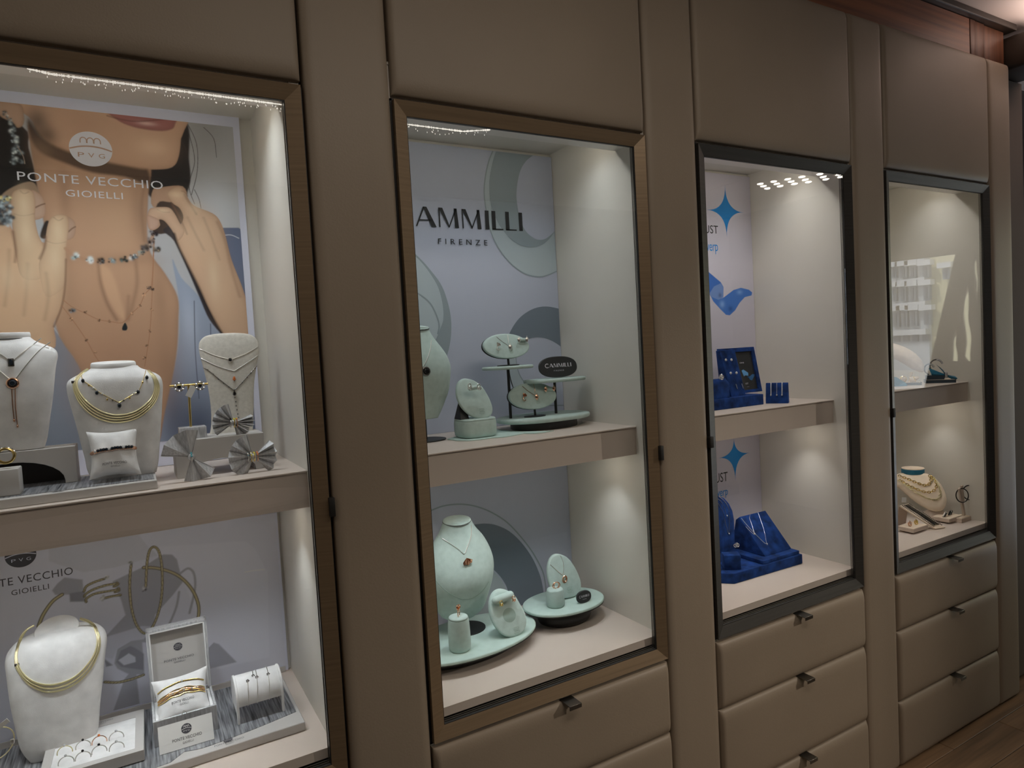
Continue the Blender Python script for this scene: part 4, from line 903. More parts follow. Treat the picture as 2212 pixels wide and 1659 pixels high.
# bows with rings
def rings_on_bow(c, specs, group):
    for lab, dx, m, g, g2, n in specs: finger_ring(lab, (c[0]+dx, c[1]-.002, c[2]-.0015), .0088, .0009, m, g, .0019, rot=RZ90, group=group, gems=n, gm2=g2)
cU = (0.527, 0.205, 1.378); cL = (0.439, 0.15, 1.323); cR = (0.553, 0.155, 1.309)
fan_bow('ring_bow', 'pleated silver bow with rings, on the riser before the paddle', cU, [(100,215,.042,5),(-18,22,.040,3),(-80,-25,.035,2)], SILK_BOW, 'silver ring bows')
fan_bow('ring_bow', 'plain silver bow with a turquoise ring, left foot of the riser', cL, [(72,172,.055,2),(-108,-35,.052,2)], SILK_BOW, 'silver ring bows', yd=.009)
fan_bow('ring_bow', 'pleated silver bow with citrine rings, right end of the upper shelf', cR, [(100,250,.048,5),(-50,40,.047,4)], SILK_BOW, 'silver ring bows')
rings_on_bow(cU, (('silver ring with a dark stone, on the upper pleated bow', -.006, SILVER, GEM_K, None, 3), ('gold ring with yellow stones, on the upper pleated bow', .001, GOLD, GEM_Y, None, 4), ('rose gold ring, on the upper pleated bow', .006, ROSE, GEM_O, GEM_Y, 3)), 'rings on the upper bow')
rings_on_bow(cL, (('slim ring with turquoise stones, on the plain bow', 0.0, SILVER, GEM_T, None, 6),), None)
rings_on_bow(cR, (('silver ring with blue stones, on the right bow', -.010, SILVER, GEM_B, GEM_W, 5), ('ring with yellow stones, on the right bow', -.004, GOLD, GEM_Y, GEM_W, 5), ('gold ring with yellow citrines, on the right bow', .002, GOLD, GEM_Y, None, 5), ('rose ring with orange stones, on the right bow', .008, ROSE, GEM_O, None, 5)), 'rings on the right bow')

# ------------------------------------------------------------------ leftmost cabinet, lower level
bt = thing('inlaid_tray', 'low white display base with silver silk inlay and printed name, bottom of the leftmost cabinet', 'tray', (.4, .25, FL))
MB().box(.02, .611, .119, .385, FL+.0005, FL+.0185, r=.0012, seg=1).build('base_body', GREYCARD, bt)
edge = [(.385, .150), (.42, .142), (.48, .148), (.54, .158), (.604, .172)]
MB().prism([(.30, .122), (.36, .126)] + [(p.x, p.y) for p in catmull([(a, b, 0) for a, b in edge], 5)] + [(.604, .380), (.03, .380), (.03, .122)], FL+.0185, FL+.0196, 'z').build('silk_inlay', SILK, bt, smooth=False)
BZ = FL + .0198
k = MB(); fr = lambda a, b: Vector((a, b, FL+.0192))
x0, x1, y0, y1 = 0.438, 0.493, .131, .137
put_text(k, 'PONTE VECCHIO', (x0, x1, y0, y1), fr, 1.08); put_text(k, 'GIOIELLI', (x0+.02, x1-.02, y0-.006, y0-.002), fr, 1.1); k.build('printed_name', LOGO_INK, bt, smooth=False)
cx, cy, _ = (0.464, 0.142, 0.748)
k = MB(); put_poly(k, ellipse(cx, cy, .0088, .0075, 24), fr); k.build('logo_disc', LOGO_INK, bt, smooth=False)
k = MB(); put_line(k, [(cx-.0086, cy-.0005), (cx, cy+.001), (cx+.0086, cy-.0005)], .0007, lambda a, b: Vector((a, b, FL+.0196))); put_text(k, 'PVG', (cx-.005, cx+.005, cy-.004, cy-.0018), lambda a, b: Vector((a, b, FL+.0196)), 1.3); k.build('logo_mark', GREYCARD, bt, smooth=False)
# bust with wire collar
r_ = [(0.7355, 0.176, 0.053), (0.7485, 0.1745, 0.0605), (0.7765, 0.1745, 0.0645), (0.8215, 0.1745, 0.0705), (0.8735, 0.1765, 0.0775), (0.919, 0.179, 0.082), (0.948, 0.181, 0.085), (0.9675, 0.183, 0.079), (0.9805, 0.185, 0.062), (0.984, 0.1845, 0.0345), (0.9845, 0.185, 0.025)]
dep = [(.300,.022,.024,4),(.300,.026,.026,3.6),(.300,.030,.028,3.2),(.302,.036,.030,2.8),(.305,.042,.032,2.6),(.309,.046,.034,2.4),(.313,.046,.036,2.3),(.317,.044,.036,2.2),(.322,.040,.036,2.1),(.328,.028,.030,2),(.330,.024,.026,2)]
rows = [(BZ if i == 0 else a[0], a[1], d[0], a[2], d[1], d[2], d[3]) for i, (a, d) in enumerate(zip(r_, dep)) if i == 0 or a[0] > BZ+.004]
b3, T4 = suede_bust('necklace_bust', 'grey-white suede bust with a gold wire collar, at the bottom of the leftmost cabinet', rows, SUEDE, (0.182, .328, 0.976-.002, 0.039, .042, .015), 'grey-white necklace busts', cap_tilt=.38)
outer = [(0.146, 1.005), (0.134, 1.0), (0.123, 0.987), (0.117, 0.967), (0.117, 0.948), (0.122, 0.934), (0.132, 0.916), (0.145, 0.901), (0.161, 0.889), (0.178, 0.885), (0.198, 0.886), (0.218, 0.894), (0.236, 0.909), (0.247, 0.926), (0.254, 0.945), (0.254, 0.965), (0.246, 0.983), (0.236, 0.995), (0.223, 1.003)]
inner = [(0.146, 1.004), (0.134, 0.999), (0.124, 0.984), (0.119, 0.967), (0.12, 0.952), (0.125, 0.937), (0.135, 0.922), (0.147, 0.911), (0.162, 0.903), (0.178, 0.899), (0.196, 0.9), (0.214, 0.906), (0.232, 0.92), (0.244, 0.935), (0.25, 0.952), (0.25, 0.968), (0.244, 0.983), (0.235, 0.994), (0.223, 1.002)]
cl = thing('wire_collar', 'pale gold wire collar on the lower grey bust', 'necklace', tuple(on(T4, outer[8][0], outer[8][1])), 'wire collars')
for k in range(3):
    q = [(a[0]+(b[0]-a[0])*k/2, a[1]+(b[1]-a[1])*k/2) for a, b in zip(outer, inner)]
    MB().tube(drape(T4, q, .0016, 4, ydef=.32), .0016, 7).build('collar_wire', PGOLD, cl)
p = on(T4, *outer[4], .002); MB().box(p.x-.002, p.x+.006, p.y-.002, p.y+.001, p.z-.002, p.z+.003, r=.0006, seg=1).build('clasp', DSILVER, cl)
# tilted ring tray with eight rings
cA = Vector((.1495, .163, .770)); U = Vector((.9998, -.018, 0)).normalized(); V = Vector((-.075, .997, 0)); V = (V - U*V.dot(U)).normalized(); Wt, Ht = .168, .178; Nn = U.cross(V); cB = cA + U*Wt
rt = thing('ring_tray', 'tilted white ring tray holding eight solitaire rings, in front of the lower bust', 'tray', tuple((cA+cB)/2 - Nn*.02), None)
fT = lambda a, b, c=0: cA + U*a + V*b + Nn*c
def tbox(a0, a1, b0, b1, c0, c1): 
    P_ = [fT(a, b, c) for c in (c0, c1) for a, b in ((a0, b0), (a1, b0), (a1, b1), (a0, b1))]
    return P_, [(0,1,2,3)[::-1], (4,5,6,7), (0,1,5,4), (1,2,6,5), (2,3,7,6), (3,0,4,7)]
e = .022
for q in ((0, Wt, 0, e*.7), (0, Wt, Ht-e*1.3, Ht), (0, e*.7, e*.7, Ht-e*1.3), (Wt-e*.7, Wt, e*.7, Ht-e*1.3)):
    MB().add(*tbox(*q, -.020, 0)).build('tray_rim', GREYCARD, rt, smooth=False)
MB().add(*tbox(e*.7, Wt-e*.7, e*.7, Ht-e*1.3, -.018, -.0015)).build('tray_pad', SUEDE, rt, smooth=False)
k = MB(); put_text(k, 'PONTE VECCHIO', (Wt*.38, Wt*.66, Ht-.0125, Ht-.0070), lambda a, b: fT(a, b, .0004), 1.08); put_text(k, 'GIOIELLI', (Wt*.46, Wt*.58, Ht-.019, Ht-.0155), lambda a, b: fT(a, b, .0004), 1.1); k.build('printed_name', LOGO_INK, rt, smooth=False)
ringspec = [(640,1440,'with a pale stone, back row far left',PGOLD,GEM_W),(828,1395,'with a black stone, back row second',SILVER,GEM_K),(985,1342,'in rose gold with an orange stone, back row third',ROSE,GEM_O),(1162,1308,'with a white stone, back row far right',SILVER,GEM_W),(662,1550,'with three clear stones, front row far left',SILVER,GEM_W),(825,1500,'with a large black stone, front row second',SILVER,GEM_K),(998,1430,'with a dark red stone, front row third',SILVER,GEM_K),(1168,1405,'with tiny clear stones, front row far right',SILVER,GEM_W)]
MT = Matrix((U, V, Nn)).transposed().to_4x4()
centres = [(0.185, 0.241, 0.772), (0.215, 0.242, 0.772), (0.242, 0.242, 0.772), (0.271, 0.24, 0.772), (0.19, 0.198, 0.772), (0.217, 0.197, 0.772), (0.243, 0.203, 0.772), (0.272, 0.196, 0.772)]
for (a, b, l, m, g), c in zip(ringspec, centres):
    rel = Vector(c) - cA; c2 = fT(rel.dot(U), rel.dot(V), .0005)
    finger_ring('slim solitaire ring ' + l, c2, .0125, .0009, m, g, .0025, rot=MT @ Matrix.Rotation(.0, 4, 'X'), group='solitaire rings in the ring tray')
# open jewellery box
bx = thing('gift_box', 'open silver silk jewellery box with a bracelet cushion inside', 'box', (.394, .26, BZ))
X0, X1, Y0, Y1, H0, H1 = .3355, .4525, .197, .300, BZ, BZ+.052
w = .005
for q in ((X0, X1, Y0, Y0+w), (X0, X1, Y1-w, Y1), (X0, X0+w, Y0+w, Y1-w), (X1-w, X1, Y0+w, Y1-w)):
    MB().box(*q, H0, H1, r=.0008, seg=1).build('box_wall', SILK_BOW, bx)
for q in ((X0+w, X1-w, Y0+w, Y0+w+.006), (X0+w, X1-w, Y1-w-.006, Y1-w), (X0+w, X0+w+.006, Y0+w+.006, Y1-w-.006), (X1-w-.006, X1-w, Y0+w+.006, Y1-w-.006)):
    MB().box(*q, H0+.004, H1-.004, r=.0008, seg=1).build('lining_wall', SUEDE, bx)
MB().box(X0+w, X1-w, Y0+w, Y1-w, H0, H0+.02).build('lining_floor', SUEDE, bx, smooth=False)
ly = .300; LT = 0.943
LM = Matrix.Translation((0, Y1+.001, H1)) @ Matrix.Rotation(-.06, 4, 'X')
hh = LT - H1 + .004
lid = MB().box(X0, X1, .012, .018, 0, hh, r=.0008, seg=1, M=LM).build('lid_back', SILK_BOW, bx)
for q in ((X0, X0+w, -.008, .012, 0, hh), (X1-w, X1, -.008, .012, 0, hh), (X0, X1, -.008, .012, hh-w, hh)):
    MB().box(*q, r=.0008, seg=1, M=LM).build('lid_wall', SILK_BOW, bx)
MB().box(X0+w, X1-w, .006, .012, .0, hh-w, M=LM).build('lid_lining', GREYCARD, bx, smooth=False)
for q in ((X0+w, X0+w+.0025, -.009, .006, 0, hh-w), (X1-w-.0025, X1-w, -.009, .006, 0, hh-w), (X0+w, X1-w, -.009, .006, hh-w-.0025, hh-w)):
    MB().box(*q, M=LM).build('lid_lip', SUEDE, bx, smooth=False)
fL = lambda a, b: LM @ Vector((a, .0054, b))
brand_block(bx, X0+.030, X0+.088, hh*.47, .0048, fL, LOGO_INK)
cxl = X0+.0585; czl = hh*.66; rl = .0088
k = MB(); put_poly(k, ellipse(cxl, czl, rl, rl*.95, 28), fL); k.build('logo_disc', LOGO_INK, bx, smooth=False)
k = MB(); fL2 = lambda a, b: LM @ Vector((a, .0048, b)); put_line(k, [(cxl-rl, czl-.0005), (cxl, czl+.001), (cxl+rl, czl-.0005)], .0008, fL2); put_text(k, 'PVG', (cxl-rl*.55, cxl+rl*.55, czl-.0045, czl-.0020), fL2, 1.3)
for i in (-1, 0, 1): put_line(k, [(cxl+i*.0034-.0016, czl+.0028), (cxl+i*.0034, czl+.0052), (cxl+i*.0034+.0016, czl+.0028)], .0006, fL2)
k.build('logo_mark', GREYCARD, bx, smooth=False)
O = Vector((.392, .252, H1+.012)); U = Vector((1, .02, .04)).normalized(); V = Vector((0, .62, .66)).normalized()
pw, sf = pillow('bracelet_cushion', 'white suede cushion lying in the open box with gold bangles around it', O, U, V, U.cross(V), .108, .098, .046, SUEDE)
k = MB(); f_ = lambda a, b: sf(a, b, .0009); put_text(k, 'PONTE VECCHIO', (-.42, .46, -.40, -.29), f_, 1.08); put_text(k, 'GIOIELLI', (-.10, .22, -.55, -.46), f_, 1.1); k.build('printed_name', LOGO_INK, pw, smooth=False)
b1 = thing('bangle', 'upper slim gold bangle on the cushion in the open box', 'bracelet', tuple(sf(0, .3)), 'gold bangles on the boxed cushion')
MB().tube([sf(-.92+1.84*i/24, .50-.10*math.cos(PI*(i/24-.5))*0+.22*math.sin(PI*i/24)-.16, .0015) for i in range(25)], .0014, 7).build('bangle_band', GOLD, b1)
MB().ball(sf(.05, .56, .003), .0022, n=6, m=4).build('gem', GEM_W, b1)
b2 = thing('bangle', 'lower bangle of several twined gold strands on the cushion in the open box', 'bracelet', tuple(sf(0, 0)), 'gold bangles on the boxed cushion')
for j in range(5):
    MB().tube([sf(-.96+1.9*i/24, -.02-.045*(j-2)*(1+.6*math.sin(PI*i/24))+.15*math.sin(PI*i/24)-.06 + .02*math.sin(i*.9+j*2), .0014) for i in range(25)], .0010, 6).build('bangle_strand', ROSE if j % 2 else GOLD, b2)
for a in (-.35, .1, .42, .6): MB().ball(sf(a, .05, .0035), .0018, n=6, m=4).build('gem', GEM_W, b2)
# standing brand card
cd = thing('brand_card', 'small white printed card standing before the open silver box', 'sign', (.39, .16, BZ))
c0, c1 = Vector((0.343, 0.162, 0.75)), Vector((0.441, 0.161, 0.75)); c0.z = c1.z = BZ+.0006
Uc = (c1-c0).normalized(); Vc = Vector((0, .42, .9)).normalized(); Nc = Uc.cross(Vc); wc = (c1-c0).length; hc = .050
fC = lambda a, b, c=0: c0 + Uc*a + Vc*b + Nc*c
P_ = [fC(a, b, c) for c in (-.0012, 0) for a, b in ((0, 0), (wc, 0), (wc, hc), (0, hc))]
MB().add(P_, [(3,2,1,0), (4,5,6,7), (0,1,5,4), (1,2,6,5), (2,3,7,6), (3,0,4,7)]).build('card', TAG, cd, smooth=False)
MB().add([fC(wc*.5-.02, 0, -.0012), fC(wc*.5+.02, 0, -.0012), fC(wc*.5+.02, hc*.7, -.0012), fC(wc*.5-.02, hc*.7, -.0012), fC(wc*.5, 0, -.0012)+Vector((0, .022, 0))], [(0,1,2,3), (0,4,1), (3,2,4), (0,3,4), (1,4,2)]).build('card_strut', TAG, cd, smooth=False)
fC1 = lambda a, b: fC(a, b, .0004)
k = MB(); put_text(k, 'PONTE VECCHIO', (wc*.24, wc*.78, hc*.30, hc*.41), fC1, 1.08); put_text(k, 'GIOIELLI', (wc*.42, wc*.62, hc*.155, hc*.235), fC1, 1.1); k.build('printed_name', LOGO_INK, cd, smooth=False)
cxl, czl, rl = wc*.51, hc*.68, .0095
k = MB(); put_poly(k, ellipse(cxl, czl, rl, rl*.98, 30), fC1); k.build('logo_disc', LOGO_INK, cd, smooth=False)
k = MB(); fC2 = lambda a, b: fC(a, b, .0008); put_line(k, [(cxl-rl, czl-.0008), (cxl, czl+.0012), (cxl+rl, czl-.0008)], .0009, fC2); put_text(k, 'PVG', (cxl-rl*.6, cxl+rl*.6, czl-.0052, czl-.0026), fC2, 1.3)
for i in (-1, 0, 1): put_line(k, [(cxl+i*.0036-.0017, czl+.0030), (cxl+i*.0036, czl+.0062), (cxl+i*.0036+.0017, czl+.0030)], .0008, fC2)
k.build('logo_mark', TAG, cd, smooth=False)
MB().tube([(c0.x+wc*.5-.004, Y0-.003, BZ+.052), (c0.x+wc*.5-.004, Y0-.004, BZ+.058), (c0.x+wc*.5, Y0-.005, BZ+.061), (c0.x+wc*.5+.004, Y0-.004, BZ+.058), (c0.x+wc*.5+.004, Y0-.003, BZ+.052)], .0008, 6).build('card_clip', SILVER, cd)
# bracelet roll
rl_ = thing('bracelet_roll', 'white suede half-round bracelet roll with three thin bracelets, right end of the silk base', 'stand', (.536, .23, BZ))
RX0, RX1, RY, RZ_, RR = .489, .584, .228, BZ+.048, .040
prof = [(RY+RR*math.cos(a), RZ_+RR*.92*math.sin(a)) for a in [PI*1.12 - (PI*1.24)*k/20 for k in range(21)]]
body = MB().prism([(p[0], p[1]) for p in prof], RX0+.004, RX1-.004, 'x', r=.0012).build('roll', SUEDE, rl_)
for a, b in ((RX0, RX0+.005), (RX1-.005, RX1)):
    MB().prism([(RY-RR, BZ), (RY-RR+.008, BZ), (RY-RR+.012, BZ+.02), (RY+RR-.012, BZ+.02), (RY+RR-.008, BZ), (RY+RR, BZ)] + [(RY+RR*1.02*math.cos(t), RZ_+RR*.96*math.sin(t)) for t in [PI*k/16 for k in range(17)]], a, b, 'x', r=.0008, seg=1).build('end_cheek', SUEDE, rl_)
for n_, (fx, dx, brk) in enumerate(((.30, .012, True), (.50, .014, False), (.74, .010, False))):
    xa = RX0 + (RX1-RX0)*fx
    t = thing('bracelet', ('open thin bracelet with small flowers, leftmost on the roll', 'thin bracelet with a flower link, middle of the roll', 'thin bracelet with a small flower, rightmost on the roll')[n_], 'bracelet', (xa, RY-RR, RZ_), 'thin bracelets on the roll')
    arc = lambda u: Vector((xa + dx*(.5-u), RY+(RR+.0008)*math.cos(u*1.25*PI-.12*PI), RZ_+(RR*.92+.0008)*math.sin(u*1.25*PI-.12*PI)))
    for lo, hi in (((0.35, .58), (.64, 1.0)) if brk else ((.35, 1.0),)):
        MB().tube([arc(lo+(hi-lo)*i/22) + (Vector((.012, 0, 0)) if (brk and hi < .6) else Vector()) for i in range(23)], .0008, 5).build('chain', SILVER, t)
    for u, off in (((.58, .012), (.64, 0)) if brk else ((.62, 0),)):
        f_ = arc(u) + Vector((off, 0, 0))
        for k in range(5): MB().ball(f_ + Vector((.0024*math.cos(2*PI*k/5), -.001, .0024*math.sin(2*PI*k/5))), .0013, n=6, m=4).build('petal', DSILVER, t)
# bangle on the far left with its tag
hb = thing('bangle', 'thin gold hoop bangle with a small clasp, at the left edge by the lower bust', 'bracelet', (0.072, 0.319, 0.748), None)
hc_ = Vector((0.095, 0.17, 0.854)); MB().torus(hc_, .0275, .0011, Matrix.Rotation(.5, 4, 'Z')).build('hoop', PGOLD, hb)
q = Vector((0.118, 0.168, 0.852)); MB().box(q.x-.003, q.x+.003, q.y-.003, q.y+.002, q.z-.004, q.z+.004, r=.0008).build('clasp', SILVER, hb)
tg = (0.109, 0.165, 0.889); tag(MB().box(-.012, .008, -.0004, .0004, -.004, .004, M=Matrix.Translation(tg) @ Matrix.Rotation(-.55, 4, 'Y')).build('price_tag', TAG, smooth=False), 'small paper tag on the thin gold hoop bangle', 'tag')

# ------------------------------------------------------------------ second cabinet: swirl posters
def clip(poly, x0, x1, z0, z1):
    for ax, lim, sg in ((0, x0, 1), (0, x1, -1), (1, z0, 1), (1, z1, -1)):
        out = []
        for i in range(len(poly)):
            a, b = poly[i-1], poly[i]; ia, ib = sg*(a[ax]-lim) >= 0, sg*(b[ax]-lim) >= 0
            if ia != ib:
                t = (lim-a[ax])/(b[ax]-a[ax]); out.append((a[0]+(b[0]-a[0])*t, a[1]+(b[1]-a[1])*t))
            if ib: out.append(b)
        poly = out
        if not poly: return poly
    return poly
def sm(pts, n=5, closed=False): return [(p.x, p.y) for p in catmull([(a, b, 0) for a, b in pts], n, closed)]
yQ = .4265
X2 = PITCH + DW - .001
def print_shape(parent, m, lay, poly, box, name='printed_shape'):
    q = clip(poly, *box)
    if len(q) > 2: k = MB(); put_poly(k, q, fr_y(yQ-.0004*lay)); k.build(name, m, parent, smooth=False)
def print_line(parent, m, lay, pts, w, box, name='printed_line'):
    p = sm(pts, 6); L_, R_ = [], []
    for i in range(len(p)):
        a, c = p[max(0, i-1)], p[min(len(p)-1, i+1)]; tx, tz = c[0]-a[0], c[1]-a[1]; l = math.hypot(tx, tz) or 1
        L_.append((p[i][0]-tz/l*w/2, p[i][1]+tx/l*w/2)); R_.append((p[i][0]+tz/l*w/2, p[i][1]-tx/l*w/2))
    print_shape(parent, m, lay, L_ + R_[::-1], box, name)
PAPER2 = mat('lilac_poster_paper', alb(136,141,154,2.05), .55)
sp = thing('swirl_poster', 'upper grey-lilac poster with green swirls and large black lettering', 'poster', (1.17, .43, 1.276))
MB().box(.848, X2, yQ, .4365, 1.2765, 2.078).build('poster_board', PAPER2, sp, smooth=False)
bx_ = (.85, X2-.001, 1.277, 2.077)
print_shape(sp, PAPER_L, 1, sm([(1.313, 2.089), (1.288, 2.037), (1.273, 1.978), (1.271, 1.936), (1.276, 1.891), (1.287, 1.839), (1.311, 1.793), (1.347, 1.753), (1.393, 1.724), (1.439, 1.715), (1.506, 1.731)]) + [(1.555, 1.775), (1.576, 2.125)], bx_)
print_line(sp, PAPER_G, 2, [(1.313, 2.089), (1.288, 2.037), (1.273, 1.978), (1.271, 1.936), (1.276, 1.891), (1.287, 1.839), (1.311, 1.793), (1.347, 1.753), (1.393, 1.724), (1.439, 1.715), (1.47, 1.719), (1.511, 1.733)], .0036, bx_)
cres_o = sm([(1.325, 2.094), (1.303, 2.042), (1.289, 1.983), (1.291, 1.921), (1.311, 1.871), (1.34, 1.835), (1.378, 1.81), (1.418, 1.803), (1.455, 1.81), (1.488, 1.831), (1.508, 1.854)]); cres_i = sm([(1.508, 1.854), (1.477, 1.832), (1.451, 1.826), (1.426, 1.833), (1.401, 1.854), (1.385, 1.892), (1.378, 1.943), (1.383, 1.986), (1.397, 2.029), (1.419, 2.059), (1.449, 2.08), (1.473, 2.09)])
print_shape(sp, PAPER_G, 3, cres_o + cres_i[1:] + [(cres_i[-1][0], 2.2), (cres_o[0][0], 2.2)], bx_)
print_shape(sp, PAPER2, 4, cres_i + [(1.537, 2.098)], bx_)
print_shape(sp, PAPER_G, 1, sm([(1.025, 1.791), (1.057, 1.765), (1.091, 1.728), (1.121, 1.685), (1.138, 1.628), (1.142, 1.58), (1.135, 1.528), (1.117, 1.48), (1.083, 1.427), (1.032, 1.392), (0.984, 1.384)]), bx_)
print_shape(sp, PAPER_L, 2, sm([(1.025, 1.784), (1.06, 1.755), (1.091, 1.715), (1.11, 1.678), (1.119, 1.633), (1.118, 1.594), (1.106, 1.566), (1.09, 1.537), (1.058, 1.512), (1.006, 1.502)]), bx_)
print_line(sp, PAPER_G, 3, [(1.031, 1.674), (1.059, 1.659), (1.083, 1.637), (1.099, 1.603), (1.104, 1.575), (1.098, 1.553)], .0042, bx_)
print_shape(sp, PAPER_D, 1, sm([(1.316, 1.521), (1.335, 1.557), (1.364, 1.59), (1.4, 1.612), (1.436, 1.623), (1.473, 1.624), (1.514, 1.616)]) + sm([(1.516, 1.491), (1.505, 1.503), (1.48, 1.518), (1.449, 1.529), (1.417, 1.532), (1.386, 1.526), (1.35, 1.509), (1.322, 1.488)]), bx_)
for q, w in [([(1.346, 1.479), (1.35, 1.441), (1.363, 1.41), (1.388, 1.382), (1.411, 1.369)], 0.003), ([(1.321, 1.435), (1.326, 1.402), (1.341, 1.367), (1.365, 1.342), (1.409, 1.327), (1.514, 1.317)], 0.003)]: print_line(sp, PAPER_G, 1, q, w, bx_)
print_shape(sp, PAPER_L, 1, sm([(1.326, 1.484), (1.343, 1.468), (1.349, 1.434), (1.369, 1.398), (1.402, 1.369), (1.357, 1.35), (1.333, 1.382), (1.322, 1.42)], 4, True), bx_)
ltr = fr_y(yQ-.0024)
a = (1.052, 1.395, 1.849, 1.904)
k = MB(); adv_tot = .92*2+.98*2+.30*2+.62*2; wvis = a[1]-a[0]; u_ = wvis/(adv_tot-.92)
cammilli(k, a[1]-u_*adv_tot, a[1]+u_*.05, a[2]+.001, a[3]-a[2]-.001, ltr, skip=0); k.build('printed_name', INK, sp, smooth=False)
k = MB(); put_text(k, 'FIRENZE', (1.116, 1.271, 1.8035, 1.8185), ltr, 1.75); k.build('printed_name', INK, sp, smooth=False)
sl = thing('swirl_poster', 'lower grey-lilac poster with a slate disc and thin arc, under the shelf', 'poster', (1.17, .43, .73))
MB().box(.848, X2, yQ, .4365, .7285, 1.192).build('poster_board', PAPER2, sl, smooth=False)
bl_ = (.85, X2-.001, .729, 1.191)
print_shape(sl, PAPER_D, 1, sm([(1.134, 1.004), (1.178, 1.001), (1.211, 0.998), (1.247, 0.987), (1.29, 0.961), (1.329, 0.92), (1.364, 0.867), (1.386, 0.815), (1.396, 0.773), (1.399, 0.725), (1.395, 0.663)]) + sm([(1.279, 0.695), (1.276, 0.775), (1.26, 0.819), (1.229, 0.859), (1.185, 0.895)]), bl_)
print_shape(sl, PAPER_L, 1, sm([(0.998, 0.82), (1.062, 0.863), (1.125, 0.878), (1.184, 0.883), (1.225, 0.856), (1.257, 0.816), (1.272, 0.775), (1.273, 0.697), (1.146, 0.696)]), bl_)
print_line(sl, PAPER_G, 2, [(1.014, 1.054), (1.054, 1.066), (1.091, 1.071), (1.138, 1.067), (1.185, 1.053), (1.233, 1.028), (1.284, 0.989), (1.33, 0.935), (1.369, 0.878), (1.398, 0.819), (1.406, 0.78), (1.408, 0.745)], .0042, bl_)
# ------------------------------------------------------------------ mint stands
def egg_board(name, label, pts, y0, tilt, th, m, cat='stand', group=None, zbase=None):
    """rounded tilted board from an outline (x,z); y grows with height"""
    zb = min(p[1] for p in pts); o = sm(pts, 5, True)
    t = thing(name, label, cat, ((min(p[0] for p in pts)+max(p[0] for p in pts))/2, y0, zb), group)
    b = MB().prism(o, 0, th, 'y', r=th*.38, seg=3); b.v = [(v[0], v[1] + y0 + tilt*(v[2]-zb), v[2]) for v in b.v]
    body = b.build('board', m, t, angle=60); return t, bvh(body)
def crest(parent, tree, x, z, s):
    """debossed crest: two stacked squared spirals"""
    k = MB(); f = lambda a, b: on(tree, a, b, .0004)
    for dz in (.30, -.28):
        put_line(k, [(x+s*q, z+s*(dz+w)) for q, w in ((-.5, .22), (.5, .22), (.5, .0), (.1, -.05), (-.1, -.05), (-.5, .02), (-.45, -.2), (0, -.28), (.45, -.2))], s*.07, f, smooth=3)
    k.build('crest', MINT_D, parent, smooth=False)
def curl_earring(label, p, s, m, group, gem=None):
    e = thing('earring', label, 'earring', (p[0], p[1], p[2]-s), group); p = Vector(p)
    for i, (dx, dz, r) in enumerate(((0, .35, .5), (.25, -.25, .42), (-.3, -.1, .4))):
        MB().torus(p + Vector((dx*s, -.001*i, dz*s)), r*s, s*.13, Matrix.Rotation(.5*i, 4, 'Z') @ Matrix.Rotation(.3*i, 4, 'X'), n=18, k=6, sx=.8).build('petal_loop', m, e)
    MB().ball(p + Vector((0, -.002, .1*s)), s*.22, n=7, m=5).build('centre', gem or m, e)
    return e
def leaf_pendant(t, p, s, m, kind='leaf'):
    p = Vector(p)
    prof = []
    vs = []; fs = []; n = 9
    for i in range(n):
        u = i/(n-1); w = s*.62*math.sin(PI*u**.75)**.8; z = p.z + s*(1-2*u)
        for j in range(5):
            v = (j-2)/2; vs.append((p.x + w*v, p.y - .0015 - s*.32*(1-v*v)*math.sin(PI*u) , z)); 
    for i in range(n-1):
        for j in range(4): fs.append((i*5+j, (i+1)*5+j, (i+1)*5+j+1, i*5+j+1))
    b = len(vs); vs += [(v[0], v[1]+.0012, v[2]) for v in vs]; fs += [tuple(b+q for q in f[::-1]) for f in fs]
    MB().add(vs, fs).build('leaf', m, t, angle=60)
    MB().torus(p + Vector((0, -.001, s*1.15)), s*.18, s*.06, n=12, k=5).build('bail', m, t)
def ginkgo(label, p, s, m, group, ang=.5):
    """small flower-shaped jewel: flared petals on a stem with a hooked loop"""
    e = thing('earring', label, 'earring', (p[0], p[1], p[2]-s), group); p = Vector(p)
    for k, a in enumerate((ang-.55, ang, ang+.55)):
        d = Vector((math.sin(a), 0, math.cos(a))); n_ = Vector((math.cos(a), 0, -math.sin(a)))
        vs = [p, p + d*s*.8 + n_*s*.30 + Vector((0, -s*.3, 0)), p + d*s*1.05 + Vector((0, -s*.1, 0)), p + d*s*.8 - n_*s*.30 + Vector((0, -s*.3, 0)), p + d*s*.6 + Vector((0, s*.12, 0))]
        MB().add(vs + [v + Vector((0, .0008, 0)) for v in vs], [(0, 1, 4), (1, 2, 4), (2, 3, 4), (3, 0, 4), (5, 9, 6), (6, 9, 7), (7, 9, 8), (8, 9, 5)]).build('petal', m, e, smooth=False)
    MB().tube(catmull([p, p + Vector((-.3*s, -.002, -.5*s)), p + Vector((-.2*s, -.003, -1.0*s)), p + Vector((.3*s, -.003, -.95*s)), p + Vector((.35*s, -.002, -.6*s))], 5), s*.11, 6).build('stem', m, e)
    return e
